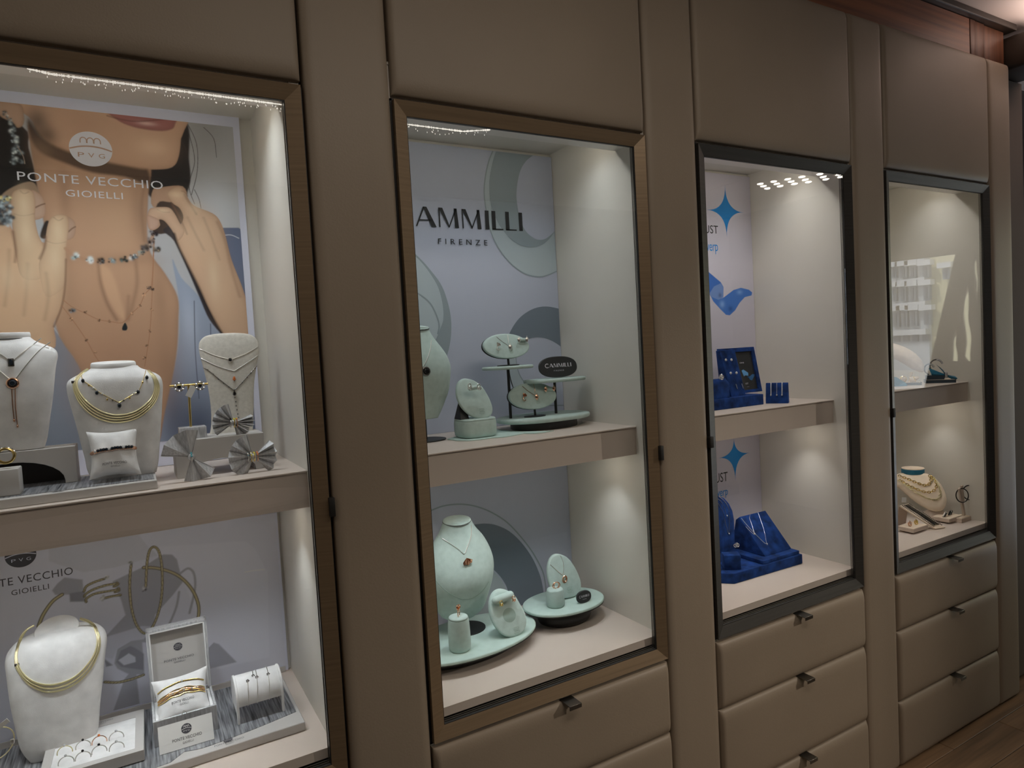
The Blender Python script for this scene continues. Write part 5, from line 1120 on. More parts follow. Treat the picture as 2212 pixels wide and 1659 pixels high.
# upper shelf: bust on a pole
xc = 0.98
r_ = [(1.334, 0.98, 0.049), (1.352, 0.98, 0.059), (1.377, 0.98, 0.071), (1.402, 0.98, 0.081), (1.435, 0.98, 0.087), (1.463, 0.98, 0.09), (1.49, 0.98, 0.083), (1.512, 0.98, 0.07), (1.535, 0.98, 0.053), (1.554, 0.98, 0.041), (1.567, 0.98, 0.038)]
def mint_bust(label, xc, r_, y0, base_z, pole_z, disc, group, hf=(.020,.030,.040,.050,.058,.058,.052,.044,.034,.028,.026)):
    rows = [(a[0], xc, y0, a[2], h, .026, 2.1) for a, h in zip(r_, hf)]
    t, T = suede_bust('necklace_bust', label, rows, MINT, (xc, y0, rows[-1][0]-.001, rows[-1][3]+.0005, .030, .0032), group, cap_tilt=.22)
    MB().tube([(disc[0], disc[1], base_z), (disc[0], disc[1], rows[0][0]+.003)], .006, 10).build('pole', BLACKM, t)
    MB().lathe([(1.0, 0), (1.0, .0022), (.985, .003)], (disc[0], disc[1], base_z), 40, disc[2], disc[3]).build('base_disc', BLACKM, t)
    return t, T
tb, TB = mint_bust('mint green suede bust on black pole, half hidden, left of the upper shelf', xc, r_, .30, S+.0002, 0, (0.997, .315, .055, .05), 'mint necklace busts')
pth = [(0.99, 1.491), (1.001, 1.508), (1.011, 1.525), (1.014, 1.534)]
chain_necklace('silver chain with a dark curl pendant on the half hidden mint bust', TB, [(0.938, 1.473), (0.961, 1.46), (0.98, 1.476), (0.993, 1.495), (1.003, 1.513), (1.012, 1.533)], .0006, .0010, SILVER, None, pend=[('round', *(0.98, 1.457), .008, GEM_K, DSILVER)], smooth=4)
# felt mat, round box with tilted egg board
tag(MB().prism([(1.043, 0.278), (1.048, 0.231), (1.067, 0.204), (1.095, 0.196), (1.132, 0.199), (1.162, 0.188), (1.195, 0.194), (1.23, 0.207), (1.247, 0.184), (1.274, 0.179), (1.311, 0.187), (1.278, 0.209), (1.241, 0.251), (1.231, 0.31), (1.226, 0.367), (1.16, 0.346), (1.101, 0.32)], S+.0003, S+.0025, 'z').build('felt_mat', MINT_F, smooth=False), 'thin mint felt mat lying at the shelf edge, under the round mint box', 'mat')
rbx = thing('round_box', 'rounded mint green suede box on the felt mat', 'box', (1.117, .262, S+.0026))
RB = (1.117, .262, S+.0027); rr_ = .0495
def rsq(r): return [(RB[0] + r*math.copysign(abs(math.cos(t))**.55, math.cos(t)), RB[1] + r*.95*math.copysign(abs(math.sin(t))**.55, math.sin(t))) for t in [2*PI*k/40 for k in range(40)]]
def stack(mb, prof):
    vs, fs = [], []
    for r, z in prof: vs += [(x, y, RB[2]+z) for x, y in rsq(r)]
    for i in range(len(prof)-1):
        for k in range(40): fs.append((i*40+k, i*40+(k+1) % 40, (i+1)*40+(k+1) % 40, (i+1)*40+k))
    fs += [tuple(range(40))[::-1], tuple((len(prof)-1)*40+k for k in range(40))]; return mb.add(vs, fs)
stack(MB(), [(rr_*.86, 0), (rr_*.97, .004), (rr_, .014), (rr_, .036), (rr_*.975, .0435)]).build('box_body', MINT, rbx, angle=60)
stack(MB(), [(rr_*.95, .0436), (rr_*.975, .0445), (rr_*.97, .047), (rr_*.93, .0485)]).build('lid', MINT, rbx, angle=60)
BT = S + .0027 + .0487
eg, TE = egg_board('earring_board', 'tilted mint egg-shaped board with silver earrings, on the round mint box', [(1.0918, 1.4301), (1.0755, 1.4205), (1.0663, 1.3988), (1.0662, 1.3754), (1.0757, 1.3535), (1.0932, 1.335), (1.113, 1.3267), (1.1396, 1.3263), (1.1552, 1.3355), (1.1603, 1.3523), (1.1558, 1.3765), (1.1425, 1.4059), (1.1241, 1.4225), (1.1072, 1.4289)], .232, .30, .012, MINT)
q = (1.081, 1.357); MB().add([(q[0]-.012, .246, BT), (q[0]+.012, .246, BT), (q[0]+.012, .285, BT), (q[0]-.012, .285, BT), (q[0]-.008, .262, BT+.045), (q[0]+.008, .262, BT+.045)], [(0,1,2,3), (0,4,5,1), (3,2,5,4), (0,3,4), (1,5,2)]).build('prop', BLACKM, eg, smooth=False)
crest(eg, TE, *(1.126, 1.344), .013)
k = MB(); a, b = [(1.091, 1.406), (1.113, 1.407)]; k.tube([(a[0], .232, a[1]), (b[0], .232, b[1])], .006, 10); k.build('earring_bar', MINT, eg)
for l, q in zip(('left', 'right'), [(1.088, 1.41), (1.114, 1.407)]): curl_earring('silver curl earring, %s of the pair on the tilted egg board' % l, (q[0], .222, q[1]), .0105, SILVER, 'silver curl earrings', GEM_K)
# tiered stand
ti = thing('tiered_stand', 'mint and black tiered jewellery stand with two raised oval shelves', 'stand', (1.35, .30, S))
PZ = 1.310
MB().lathe([(.98, 0), (1, .002), (1, .020), (.98, .0215)], (1.352, .298, S), 44, .100, .080).build('drum', BLACKM, ti)
def oval_plate(mb, c, rx, ry, z0, th, p=2.3, n=56, rot=0):
    o = []
    for k in range(n):
        a = 2*PI*k/n; x = rx*math.copysign(abs(math.cos(a))**(2/p), math.cos(a)); y = ry*math.copysign(abs(math.sin(a))**(2/p), math.sin(a))
        o.append((c[0]+x*math.cos(rot)-y*math.sin(rot), c[1]+x*math.sin(rot)+y*math.cos(rot)))
    return mb.prism(o, z0, z0+th, 'z', r=th*.35, seg=2)
oval_plate(MB(), (1.352, .298), .141, .092, PZ-.0125, .0125).build('base_plate', MINT, ti, angle=60)
for x, z1 in ((1.246, 1.447), (1.396, 1.402)): MB().tube([(x, .300, PZ), (x, .300, z1)], .0040, 10).build('pole', BLACKM, ti)
oval_plate(MB(), (1.2455, .300), .0735, .052, 1.446, .009).build('raised_shelf', MINT, ti, angle=60)
oval_plate(MB(), (1.398, .300), .099, .050, 1.401, .010).build('raised_shelf', MINT, ti, angle=60)
def oval_display(label, c, rx, rz, y, zfoot, mj, gj, pts, kind, group):
    t = thing('oval_display', label, 'stand', (c[0], y+.01, zfoot), 'mint oval jewellery displays')
    o = ellipse(c[0], c[1], rx, rz, 48); zb = c[1]-rz
    b = MB().prism(o, 0, .012, 'y', r=.004, seg=3); b.v = [(v[0], v[1]+y+.35*(v[2]-zb), v[2]) for v in b.v]; body = b.build('oval_board', MINT, t, angle=60); T = bvh(body)
    b = MB().prism(ellipse(c[0]-.001, c[1]-.0015, rx*.985, rz*.985, 40), .0125, .018, 'y', r=.001, seg=1); b.v = [(v[0], v[1]+y+.35*(v[2]-zb), v[2]) for v in b.v]; b.build('black_backing', BLACKM, t)
    MB().tube([(c[0], y+.010, zfoot+.002), (c[0], y+.012, zb+.006)], .0032, 8).build('stem', BLACKM, t)
    MB().lathe([(1, 0), (1, .002), (.97, .0026)], (c[0], y+.012, zfoot), 36, .033, .022).build('foot', BLACKM, t)
    crest(t, T, c[0]+rx*.12, c[1]-rz*.42, rz*.30)
    return t, T
oA, TA = oval_display('upper mint oval display with white gold leaf jewels, on the tall shelf', (1.246, 1.509), .0715, .0345, .285, 1.4552, SILVER, None, None, None, None)
oB, TO = oval_display('lower mint oval display with rose gold leaf jewels, on the base plate', (1.312, 1.367), .0765, .0365, .268, PZ+.0002, ROSE, None, None, None, None)
def leaf_set(T, c, rx, rz, m, words, g):
    t = chain_necklace('fine chain with a %s leaf pendant on the %s mint oval display' % words, T, [(c[0]-rx*.38, c[1]+rz*.80), (c[0]-rx*.20, c[1]+rz*.42), (c[0]+rx*.05, c[1]+rz*.04), (c[0]+rx*.10, c[1]+rz*.40), (c[0]+rx*.12, c[1]+rz*.90)], .0006, .0007, m, None, smooth=1)
    leaf_pendant(t, on(T, c[0]+rx*.10, c[1]-rz*.12, .002), .0088, m)
    ginkgo('%s flower ring-earring at the left of the %s mint oval display' % words, on(T, c[0]-rx*.46, c[1]+rz*.02, .005), .0105, m, g)
    lg = [on(T, c[0]+rx*q, c[1]+rz*.42, .009) for q in (.50, .86)]
    for l, p in zip(('left', 'right'), lg):
        e = thing('earring', '%s leaf earring, %s of the pair on the %s mint oval' % (words[0], l, words[1]), 'earring', tuple(p), g); leaf_pendant(e, p, .0078, m)
leaf_set(TA, (1.246, 1.509), .0715, .0345, SILVER, ('white gold', 'upper'), 'white gold leaf jewels')
leaf_set(TO, (1.312, 1.367), .0765, .0365, ROSE, ('rose gold', 'lower'), 'rose gold leaf jewels')
for T, c, rx, rz, par in ((TA, (1.246, 1.509), .0715, .0345, oA), (TO, (1.312, 1.367), .0765, .0365, oB)):
    p, q = on(T, c[0]+rx*.52, c[1]+rz*.45, .003), on(T, c[0]+rx*.86, c[1]+rz*.42, .003); MB().tube([p, q], .0055, 10).build('earring_lug', MINT, par)
def name_sign(label, c, rx, rz, y, th, foot):
    t = thing('name_sign', label, 'sign', (c[0], y, c[1]-rz), 'black oval name signs'); zb = c[1]-rz
    o = [(c[0]+rx*math.copysign(abs(math.cos(a))**.85, math.cos(a)), c[1]+rz*math.copysign(abs(math.sin(a))**.85, math.sin(a))) for a in [2*PI*k/48 for k in range(48)]]
    b = MB().prism(o, 0, th, 'y', r=th*.2, seg=1); b.v = [(v[0], v[1]+y+.12*(v[2]-zb), v[2]) for v in b.v]; b.build('sign_board', BLACKS, t)
    f = lambda a, b_: Vector((a, y + .12*(b_-zb) - .0004, b_)); w = rx*.70
    k = MB(); cammilli(k, c[0]-w, c[0]+w, c[1]-rz*.02, rz*.36, f); k.build('printed_name', INK_W, t, smooth=False)
    k = MB(); put_text(k, 'FIRENZE', (c[0]-rx*.26, c[0]+rx*.26, c[1]-rz*.40, c[1]-rz*.28), f, 1.6); k.build('printed_name', INK_W, t, smooth=False)
    return t
name_sign('black oval name sign standing on the lower raised shelf of the tiered stand', (1.408, 1.4425), .0650, .0300, .290, .006, 0)
# ------------------------------------------------------------------ second cabinet, lower level
def oval_pedestal(label, c, rx, ry, z, rot, drx, dry, base=FL):
    t = thing('oval_pedestal', label, 'pedestal', (c[0], c[1], base), 'mint oval pedestals')
    oval_plate(MB(), c, rx, ry, z-.008, .008, 2.1, 64, rot).build('pedestal_top', MINT_F, t, angle=50)
    oval_plate(MB(), c, rx*.992, ry*.992, z-.0105, .0024, 2.1, 64, rot).build('black_rim', BLACKM, t, angle=50)
    oval_plate(MB(), c, drx, dry, base+.0003, z-.0107-base, 2.0, 56, rot).build('drum', BLACKM, t, angle=50); return t
PL, PR = .767, .782
oval_pedestal('left mint oval pedestal with the bust, ring pillar and earring egg', (1.058, .247), .193, .118, PL, .10, .150, .082)
oval_pedestal('right mint oval pedestal with the pendant egg and name sign', (1.365, .265), .123, .091, PR, .0, .082, .066)
dd = (1.072, 0.291, 0.768); d2 = (1.123, 0.26, 0.768)
xc = 1.061
r_ = [(0.802, 1.061, 0.036), (0.818, 1.061, 0.061), (0.848, 1.061, 0.075), (0.873, 1.061, 0.084), (0.897, 1.061, 0.091), (0.923, 1.061, 0.096), (0.949, 1.061, 0.096), (0.977, 1.061, 0.088), (1.009, 1.061, 0.072), (1.036, 1.061, 0.051), (1.06, 1.061, 0.038)]
tl, TLb = mint_bust('mint green suede bust with a rose gold pendant, on the left oval pedestal', xc, r_, .29, PL+.0002, 0, (dd[0], .29, .050, .046), 'mint necklace busts')
t = chain_necklace('silver chain with a rose gold flower pendant on the lower mint bust', TLb, [(0.957, 1.065), (0.975, 1.053), (0.999, 1.035), (1.025, 1.012), (1.046, 0.993), (1.057, 0.982), (1.07, 0.998), (1.082, 1.014), (1.089, 1.031), (1.092, 1.047)], .0006, .0011, SILVER, None, smooth=4)
p = on(TLb, *(1.062, 0.962), .003)
for a in (-.5, .15, .8):
    d = Vector((math.sin(a), 0, -math.cos(a))); n_ = Vector((d.z, 0, -d.x)); o_ = p + Vector((-.003, 0, .011))
    vs = [o_, o_ + d*.014 + n_*.006 + Vector((0, -.004, 0)), o_ + d*.020 + Vector((0, -.001, 0)), o_ + d*.014 - n_*.006 + Vector((0, -.004, 0)), o_ + d*.011 + Vector((0, .001, 0))]
    MB().add(vs + [v + Vector((0, .001, 0)) for v in vs], [(0, 1, 4), (1, 2, 4), (2, 3, 4), (3, 0, 4), (5, 9, 6), (6, 9, 7), (7, 9, 8), (8, 9, 5)]).build('petal', ROSE, t, smooth=False)
MB().tube(drape(TLb, [(0.945, 0.964), (0.973, 0.934), (0.998, 0.901), (1.027, 0.877), (1.047, 0.867), (1.072, 0.864), (1.099, 0.875), (1.122, 0.895)], .0004, 4), .0008, 5).build('seam', MINT_D, tl)
def ring_pillar(label, c, r, z0, h, group='mint ring pillars'):
    t = thing('ring_pillar', label, 'stand', (c[0], c[1], z0), group)
    MB().lathe([(r*.86, .0003), (r*.97, .004), (r, .012), (r*1.0, h*.5), (r*.96, h*.78), (r*.90, h*.93)], (c[0], c[1], z0), 32).build('pillar', MINT, t, angle=70)
    MB().lathe([(r*.84, h*.935), (r*.89, h*.95), (r*.84, h*.99), (r*.6, h*1.01), (r*.2, h*1.015)], (c[0], c[1], z0), 32).build('cap', MINT, t, angle=70); return t
PH = 0.084
ring_pillar('tall mint ring pillar with a rose gold ring, left on the left pedestal', (1.004, .190), .0275, PL, PH)
finger_ring('rose gold ring with a pink flower stone, on the tall mint pillar', (1.004, .186, PL+PH+.008), .0088, .0013, ROSE, ROSE, .0030, rot=Matrix.Rotation(.9, 4, 'Z'), group='rose gold rings on pillars', gems=2)
c = Vector((1.004, .186, PL+PH+.024))
t = thing('ring', 'rose gold open ring with pink stone balanced above the tall mint pillar', 'ring', tuple(c), 'rose gold rings on pillars')
MB().torus(c, .0062, .0016, Matrix.Rotation(.4, 4, 'Z'), sz=.8).build('band', ROSE, t); MB().ball(c + Vector((0, -.001, -.001)), .003, n=8, m=5).build('gem', GEM_O, t)
PH2 = 0.049
ring_pillar('short mint ring pillar with a crossed rose gold ring, on the right pedestal', (1.325, .245), .0255, PR, PH2)
t = thing('ring', 'crossed rose gold ring on the short mint pillar', 'ring', (1.327, .243, PR+PH2), 'rose gold rings on pillars')
c = Vector((1.329, .243, PR+PH2+.0085))
for a in (.25, -.25): MB().torus(c, .0105, .0013, Matrix.Rotation(a*1.3, 4, 'Z') @ Matrix.Rotation(a, 4, 'Y'), sz=.85).build('band', ROSE, t)
eh, TH = egg_board('earring_egg', 'mint egg-shaped earring holder with a dark hollow, on the left pedestal', [(1.14, 0.8786), (1.1194, 0.8741), (1.1047, 0.8585), (1.0976, 0.8369), (1.0976, 0.814), (1.1077, 0.789), (1.1272, 0.7713), (1.1538, 0.7665), (1.1786, 0.7739), (1.1924, 0.7917), (1.1941, 0.8136), (1.1868, 0.8341), (1.1781, 0.8549), (1.1615, 0.8702)], .168, .42, .016, MINT)
k = MB(); hc = (1.147, 0.818); f = lambda a, b: on(TH, a, b, .0003); put_poly(k, ellipse(hc[0], hc[1], .0185, .0165, 28), f); k.build('hollow_shade', MINT_D, eh, smooth=False)  # flat oval in darker mint paints the shade inside the cavity
crest(eh, TH, *(1.157, 0.78), .014)
a, b = [(1.114, 0.861), (1.158, 0.865)]
pa_, pb_ = on(TH, a[0], a[1], .010), on(TH, b[0], b[1], .010); MB().tube([pa_, pb_], .0105, 14).ball(pa_, .0105).ball(pb_, .0105).build('earring_tongue', MINT, eh, angle=60)
for l, q in zip(('left', 'right'), [(1.122, 0.855), (1.16, 0.858)]):
    p = on(TH, q[0], q[1], .022, .18); curl_earring('rose gold flower earring, %s of the pair on the earring egg' % l, p, .0095, GOLD if l == 'left' else ROSE, 'rose gold flower earrings', GEM_W)
er, TR_ = egg_board('pendant_egg', 'mint egg-shaped board with a rose gold oval pendant, back of the right pedestal', [(1.3685, 0.9082), (1.3468, 0.9027), (1.332, 0.8823), (1.326, 0.8563), (1.3286, 0.8232), (1.3443, 0.8009), (1.372, 0.7861), (1.4031, 0.7852), (1.4251, 0.797), (1.4319, 0.8149), (1.4288, 0.8379), (1.4176, 0.868), (1.3986, 0.8941)], .262, .22, .012, MINT)
crest(er, TR_, *(1.388, 0.806), .014)
t = chain_necklace('fine chain with a double oval rose gold pendant on the pendant egg', TR_, [(1.332, 0.903), (1.339, 0.886), (1.368, 0.855), (1.375, 0.852), (1.381, 0.87), (1.382, 0.887), (1.376, 0.904)], .0006, .0009, SILVER, None, smooth=3)
p = on(TR_, *(1.376, 0.84), .003)
for s_, a in ((1.0, .15), (.72, -.1)): MB().torus(p + Vector((0, -.001*s_, -.001)), .0075*s_, .0014, Matrix.Rotation(a, 4, 'Y'), sz=1.35, n=24, k=6).build('oval_link', ROSE, t)
name_sign('small black oval name sign standing on the right mint pedestal', (1.401, .7985), .0245, .0165, .212, .006, 0)

# ------------------------------------------------------------------ third cabinet: star posters and blue velvet stands
X3 = 2*PITCH + DW - .001; yS = .395
PAPER3 = mat('white_poster_paper', alb(152,149,158,2.1), .55)
def star_poster(label, z0, z1, star, bb1, bb2, group=None):
    t = thing('star_poster', label, 'poster', (2.02, .40, z0))
    MB().box(1.69, X3, yS, .4045, z0, z1).build('poster_board', PAPER3, t, smooth=False)
    (cx, cz), (rx, _), (_, tz), (_, bz), (lx, _) = star
    o = []
    tips = [(rx, cz), (cx, tz), (lx, cz), (cx, bz)]
    for i in range(4):
        a, b = tips[i], tips[(i+1) % 4]
        for k in range(10):
            u = k/10; m = ((1-u)**2.0, u**2.0); w = 1-m[0]-m[1]
            o.append((a[0]*m[0]+b[0]*m[1]+cx*w, a[1]*m[0]+b[1]*m[1]+cz*w))
    k = MB(); put_poly(k, o, fr_y(yS-.0005)); k.build('blue_star', INK_BLUE, t, smooth=False)
    k = MB(); put_text(k, 'UST', bb1, fr_y(yS-.0005), 1.0); k.build('printed_name', INK, t, smooth=False)
    k = MB(); put_text(k, 'werp', bb2, fr_y(yS-.0005), .95); k.build('printed_name', INK_BLUE, t, smooth=False)
    return t
su = star_poster('upper white poster with blue four-pointed star and a folded blue ribbon', 1.2765, 2.078, [(2.223, 1.948), (2.314, 1.949), (2.224, 2.04), (2.221, 1.856), (2.128, 1.947)], (2.114, 2.18, 1.867, 1.895), (2.11, 2.176, 1.806, 1.829))
ru = Painter(2.105, X3-.002, 1.565, 1.752, .0013)
def B3(r, g, b): return alb(r, g, b, 1.9)
ru.c[:] = alb(152,149,158,2.1)
ru.fill([(2.081, 1.776), (2.126, 1.732), (2.183, 1.697), (2.196, 1.68), (2.193, 1.644), (2.168, 1.634), (2.132, 1.646), (2.124, 1.656), (2.076, 1.682)], B3(52,88,150), .002, smooth=False)
ru.fill([(2.124, 1.656), (2.149, 1.682), (2.183, 1.693), (2.195, 1.68), (2.193, 1.644), (2.168, 1.634), (2.135, 1.645)], B3(92,116,160), .003, smooth=False)
ru.fill([(2.132, 1.646), (2.168, 1.635), (2.195, 1.643), (2.246, 1.669), (2.285, 1.677), (2.326, 1.67), (2.343, 1.66), (2.339, 1.649), (2.303, 1.643), (2.275, 1.623), (2.25, 1.596), (2.222, 1.579), (2.203, 1.581), (2.174, 1.603), (2.142, 1.63)], B3(58,96,158), .002, smooth=False)
ru.blob((2.186, 1.619), .012, .012, B3(110,140,185), .8); ru.blob((2.277, 1.661), .014, .008, B3(104,136,180), .8); ru.blob((2.227, 1.602), .012, .010, B3(32,60,112), .7)
ru.blob((2.177, 1.651), .008, .008, B3(58,70,105), .7)
ru.mesh('ribbon_print', yS-.0004, PRINT, su)
star_poster('lower white poster with blue four-pointed star, beneath the shelf', .7285, 1.192, [(2.218, 1.074), (2.299, 1.067), (2.221, 1.137), (2.22, 0.981), (2.136, 1.072)], (2.116, 2.179, 0.9875, 1.0205), (2.113, 2.177, 0.937, 0.956))
# upper shelf
pf = thing('velvet_platform', 'long low blue velvet platform on the upper shelf', 'platform', (2.0, .24, S))
PT = 1.31
MB().box(1.86, 2.128, .183, .315, S+.0003, PT, r=.0018).build('platform_body', VELVET, pf)
# framed picture
fp_ = thing('picture_frame', 'blue velvet framed black picture with a ribbon, behind the earring block', 'picture', (2.13, .27, PT))
F0 = Vector((2.215, .265, PT+.0005)); e1 = Vector((-1, 0, 0))
TRp = Vector((2.222, 0.3, 1.463)); Vv = TRp - F0; Hh = Vv.length; Vv.normalize(); e1 = Vector((-1, 0, 0)); Wd = .165
fP = lambda a, b, c=0.0: F0 + e1*a + Vv*b + Vector((0, -c, 0))
def slab(a0, a1, b0, b1, c0, c1, name, m, parent):
    P_ = [fP(a, b, c) for c in (c0, c1) for a, b in ((a0, b0), (a1, b0), (a1, b1), (a0, b1))]
    MB().add(P_, [(0,1,2,3), (4,7,6,5), (0,4,5,1), (1,5,6,2), (2,6,7,3), (3,7,4,0)]).build(name, m, parent, smooth=False)
slab(0, Wd, 0, Hh, -.008, 0, 'frame_back', VELVET, fp_)
for q in ((0, .015, 0, Hh), (Wd-.015, Wd, 0, Hh), (.015, Wd-.015, Hh-.014, Hh), (.015, Wd-.015, 0, .010)): slab(*q, 0, .006, 'frame_bar', VELVET, fp_)
slab(.015, Wd-.015, .010, Hh-.014, 0, .001, 'picture_sheet', BLACKS, fp_)
fQ = lambda a, b: fP(a, b, .0016)
RIB = mat('print_ribbon_blue', B3(78,128,170), .5); RIB2 = mat('print_ribbon_dark', B3(36,78,118), .5)
def pic(pts): return [(F0.x - p[0], (p[1]-PT)/Vv.z) for p in pts]
for nme, m, q in (('a', RIB, [(2.138, 1.385), (2.147, 1.388), (2.168, 1.376), (2.166, 1.366), (2.152, 1.368), (2.144, 1.365)]), ('b', RIB2, [(2.158, 1.364), (2.171, 1.363), (2.187, 1.37), (2.197, 1.369), (2.196, 1.364), (2.187, 1.356), (2.179, 1.349), (2.173, 1.351)]), ('c', RIB, [(2.159, 1.364), (2.168, 1.361), (2.174, 1.35), (2.171, 1.352)])):
    k = MB(); put_poly(k, pic(q), fQ); k.build('printed_ribbon', m, fp_, smooth=False)
q = pic([(2.136, 1.409), (2.156, 1.413)]); k = MB(); put_text(k, 'ONI', (q[0][0], q[1][0], q[0][1], q[1][1]), fQ); q = pic([(2.145, 1.338), (2.159, 1.343)]); put_text(k, 'UST', (q[0][0], q[1][0], q[0][1], q[1][1]), fQ); q = pic([(2.149, 1.329), (2.161, 1.33)]); put_text(k, 'werp', (q[0][0], q[1][0], q[0][1], q[1][1]), fQ); k.build('printed_name', INK_W, fp_, smooth=False)
# earring block
eb_ = thing('earring_block', 'tall sloped blue velvet block holding six earrings, on the platform', 'stand', (1.99, .22, PT))
b0, b1 = Vector((2.004, 0.205, 1.322)), Vector((2.072, 0.205, 1.318)); t0, t1 = Vector((1.99, 0.232, 1.46)), Vector((2.067, 0.232, 1.458))
b0.z = b1.z = PT+.0005; tz = (t0.z+t1.z)/2; t0.z = t1.z = tz; xa, xb = (b0.x+t0.x)/2, (b1.x+t1.x)/2
o = [(.205, PT+.0005), (.232, tz), (.250, tz), (.250, PT+.0005)]
m_ = MB().prism(o, b0.x, b1.x, 'x', r=.002); sh_ = (t0.x-b0.x)/(tz-PT); m_.v = [(v[0] + sh_*(v[2]-PT), v[1], v[2]) for v in m_.v]; body = m_.build('block', VELVET, eb_, angle=60); TK = bvh(body)
for l, q, kind in zip(('top left diamond stud', 'top right diamond stud', 'middle left diamond stud', 'middle right diamond stud', 'lower left bar earring', 'lower right bar earring'), [(2.009, 1.428), (2.034, 1.427), (2.02, 1.385), (2.046, 1.384), (2.034, 1.341), (2.061, 1.34)], (0, 0, 0, 0, 1, 1)):
    p = on(TK, q[0], q[1], .001, .218); e = thing('earring', l + ' on the sloped blue velvet block', 'earring', tuple(p), 'earrings on the blue block')
    if kind == 0:
        MB().ball(p, .0036, n=8, m=5).build('stone', GEM_W, e, smooth=False); MB().torus(p + Vector((0, .0008, 0)), .0038, .0008, n=14, k=5).build('setting', SILVER, e)
    else:
        MB().tube([p + Vector((-.0025, 0, .008)), p + Vector((.0025, -.001, -.008))], .0013, 6).build('bar', SILVER, e)
        for i in range(4): MB().ball(p + Vector((-.002+.0013*i, -.0012, .006-.004*i)), .0012, n=6, m=4).build('stone', GEM_W, e, smooth=False)
# ring box with wide ring
rb_ = thing('ring_box', 'blue velvet ring box with tilted top, front of the platform', 'box', (1.92, .2, PT))
rx1 = 1.979; rzt = 1.356
MB().prism([(.188, PT+.0004), (.188, rzt), (.203, rzt+.016), (.203, PT+.0004)], rx1-.085, rx1, 'x', r=.0018).build('box_body', VELVET, rb_, angle=60)
c = (1.945, 0.192, 1.378)
t = thing('ring', 'wide white gold flower ring in the blue ring box', 'ring', c)
for k in range(5): a = 2*PI*k/5; MB().torus(Vector(c) + Vector((.0052*math.cos(a)+.002, -.002, .0045*math.sin(a))), .0042, .0014, Matrix.Rotation(.6*k, 4, 'Z'), n=16, k=6).build('petal_loop', SILVER, t)
MB().ball(c, .0035, n=8, m=5).build('stone', GEM_W, t, smooth=False)
# bracelet wedge turned to the viewer
A_ = Vector((2.150, .193, S+.0004)); E1 = Vector((.536, -.844, 0)); E2 = Vector((.844, .536, 0)); Wl = .068
wg = thing('bracelet_wedge', 'small blue velvet wedge with three slim bracelets, right of the platform', 'stand', tuple(A_ + E1*Wl/2))
prof = [(0, 0), (0, .012), (.016, .062), (.019, .066), (.026, .066), (.030, .062), (.040, 0)]
vs = [A_ + E1*w_ + E2*p[0] + Vector((0, 0, p[1])) for w_ in (0, Wl) for p in prof]; n = len(prof)
MB().add(vs, [tuple(range(n)), tuple(n+k for k in range(n))[::-1]] + [(k, n+k, n+(k+1) % n, (k+1) % n) for k in range(n)]).build('wedge', VELVET, wg, angle=30)
for i, (w_, l, bead) in enumerate(((.016, 'left slim diamond bracelet on the small blue wedge', 1), (.034, 'middle chain bracelet with a charm on the small blue wedge', 0), (.050, 'right slim diamond bracelet on the small blue wedge', 1))):
    s_ = lambda u, d=.0012: A_ + E1*(w_ + .006*(1-u)*0 ) + E2*(u*.016) + Vector((0, 0, .012+.050*u)) + (Vector((0, 0, .35)) - E2).normalized()*d
    top = A_ + E1*w_ + E2*.0225 + Vector((0, 0, .0675))
    t = thing('bracelet', l, 'bracelet', tuple(s_(.3)), 'slim bracelets on the blue wedge')
    pth = [s_(.30+.70*k/14) for k in range(15)] + [top]
    MB().tube(pth, .0016 if bead else .0006, 6).build('chain', SILVER, t)
    if bead:
        for p in pth[::1]: MB().ball(p + Vector((-.0005, -.0012, .0003)), .0014, n=6, m=4).build('stone', GEM_W, t, smooth=False)
    MB().ball(s_(.29, .002), .0030, n=7, m=5).build('charm', SILVER, t, smooth=False)
# lower level
lpz = 0.761
lp_ = thing('velvet_platform', 'broad blue velvet platform with a cut corner, bottom of the third cabinet', 'platform', (2.1, .25, FL))
MB().prism([(1.80, .30), (1.905, .200), (1.939, .163), (2.258, .157), (2.258, .345), (1.80, .345)], FL+.0004, lpz, 'z', r=.002).build('platform_body', VELVET, lp_, angle=50)
az = .26
ap = [(2.055, 0.792), (2.056, 0.833), (2.057, 0.894), (2.051, 0.924), (2.036, 0.951), (2.015, 0.972), (1.985, 0.986)]
acx = ap[-1][0]-.004
ab = thing('arch_stand', 'arched blue velvet necklace stand, half hidden by the left frame', 'stand', (acx, .26, lpz))
o = [(acx + (acx-p[0]), p[1]) for p in ap[::1]][::-1]; o = [(p[0], max(p[1], lpz+.0005)) for p in ap] + [(2*acx-p[0], max(p[1], lpz+.0005)) for p in ap[::-1]]
body = MB().prism(o, .26, .285, 'y', r=.004, seg=3).build('arch_board', VELVET, ab, angle=60); TAr = bvh(body)
chain_necklace('short fine chain with a tiny diamond, on the arched blue stand', TAr, [(1.984, 0.975), (1.999, 0.962), (2.01, 0.943), (2.015, 0.927), (2.02, 0.914)], .0005, .0006, SILVER, 'chains on the blue arch', pend=[('drop', *(2.02, 0.913), .0030, GEM_W, SILVER)], smooth=3)
chain_necklace('long fine chain with a tiny diamond, on the arched blue stand', TAr, [(1.983, 0.962), (1.994, 0.945), (2.006, 0.924), (2.011, 0.902), (2.018, 0.875), (2.026, 0.852), (2.031, 0.881), (2.034, 0.917), (2.027, 0.944), (2.01, 0.966), (1.989, 0.982)], .0005, .0006, SILVER, 'chains on the blue arch', pend=[('drop', *(2.026, 0.852), .0030, GEM_W, SILVER)], smooth=3)
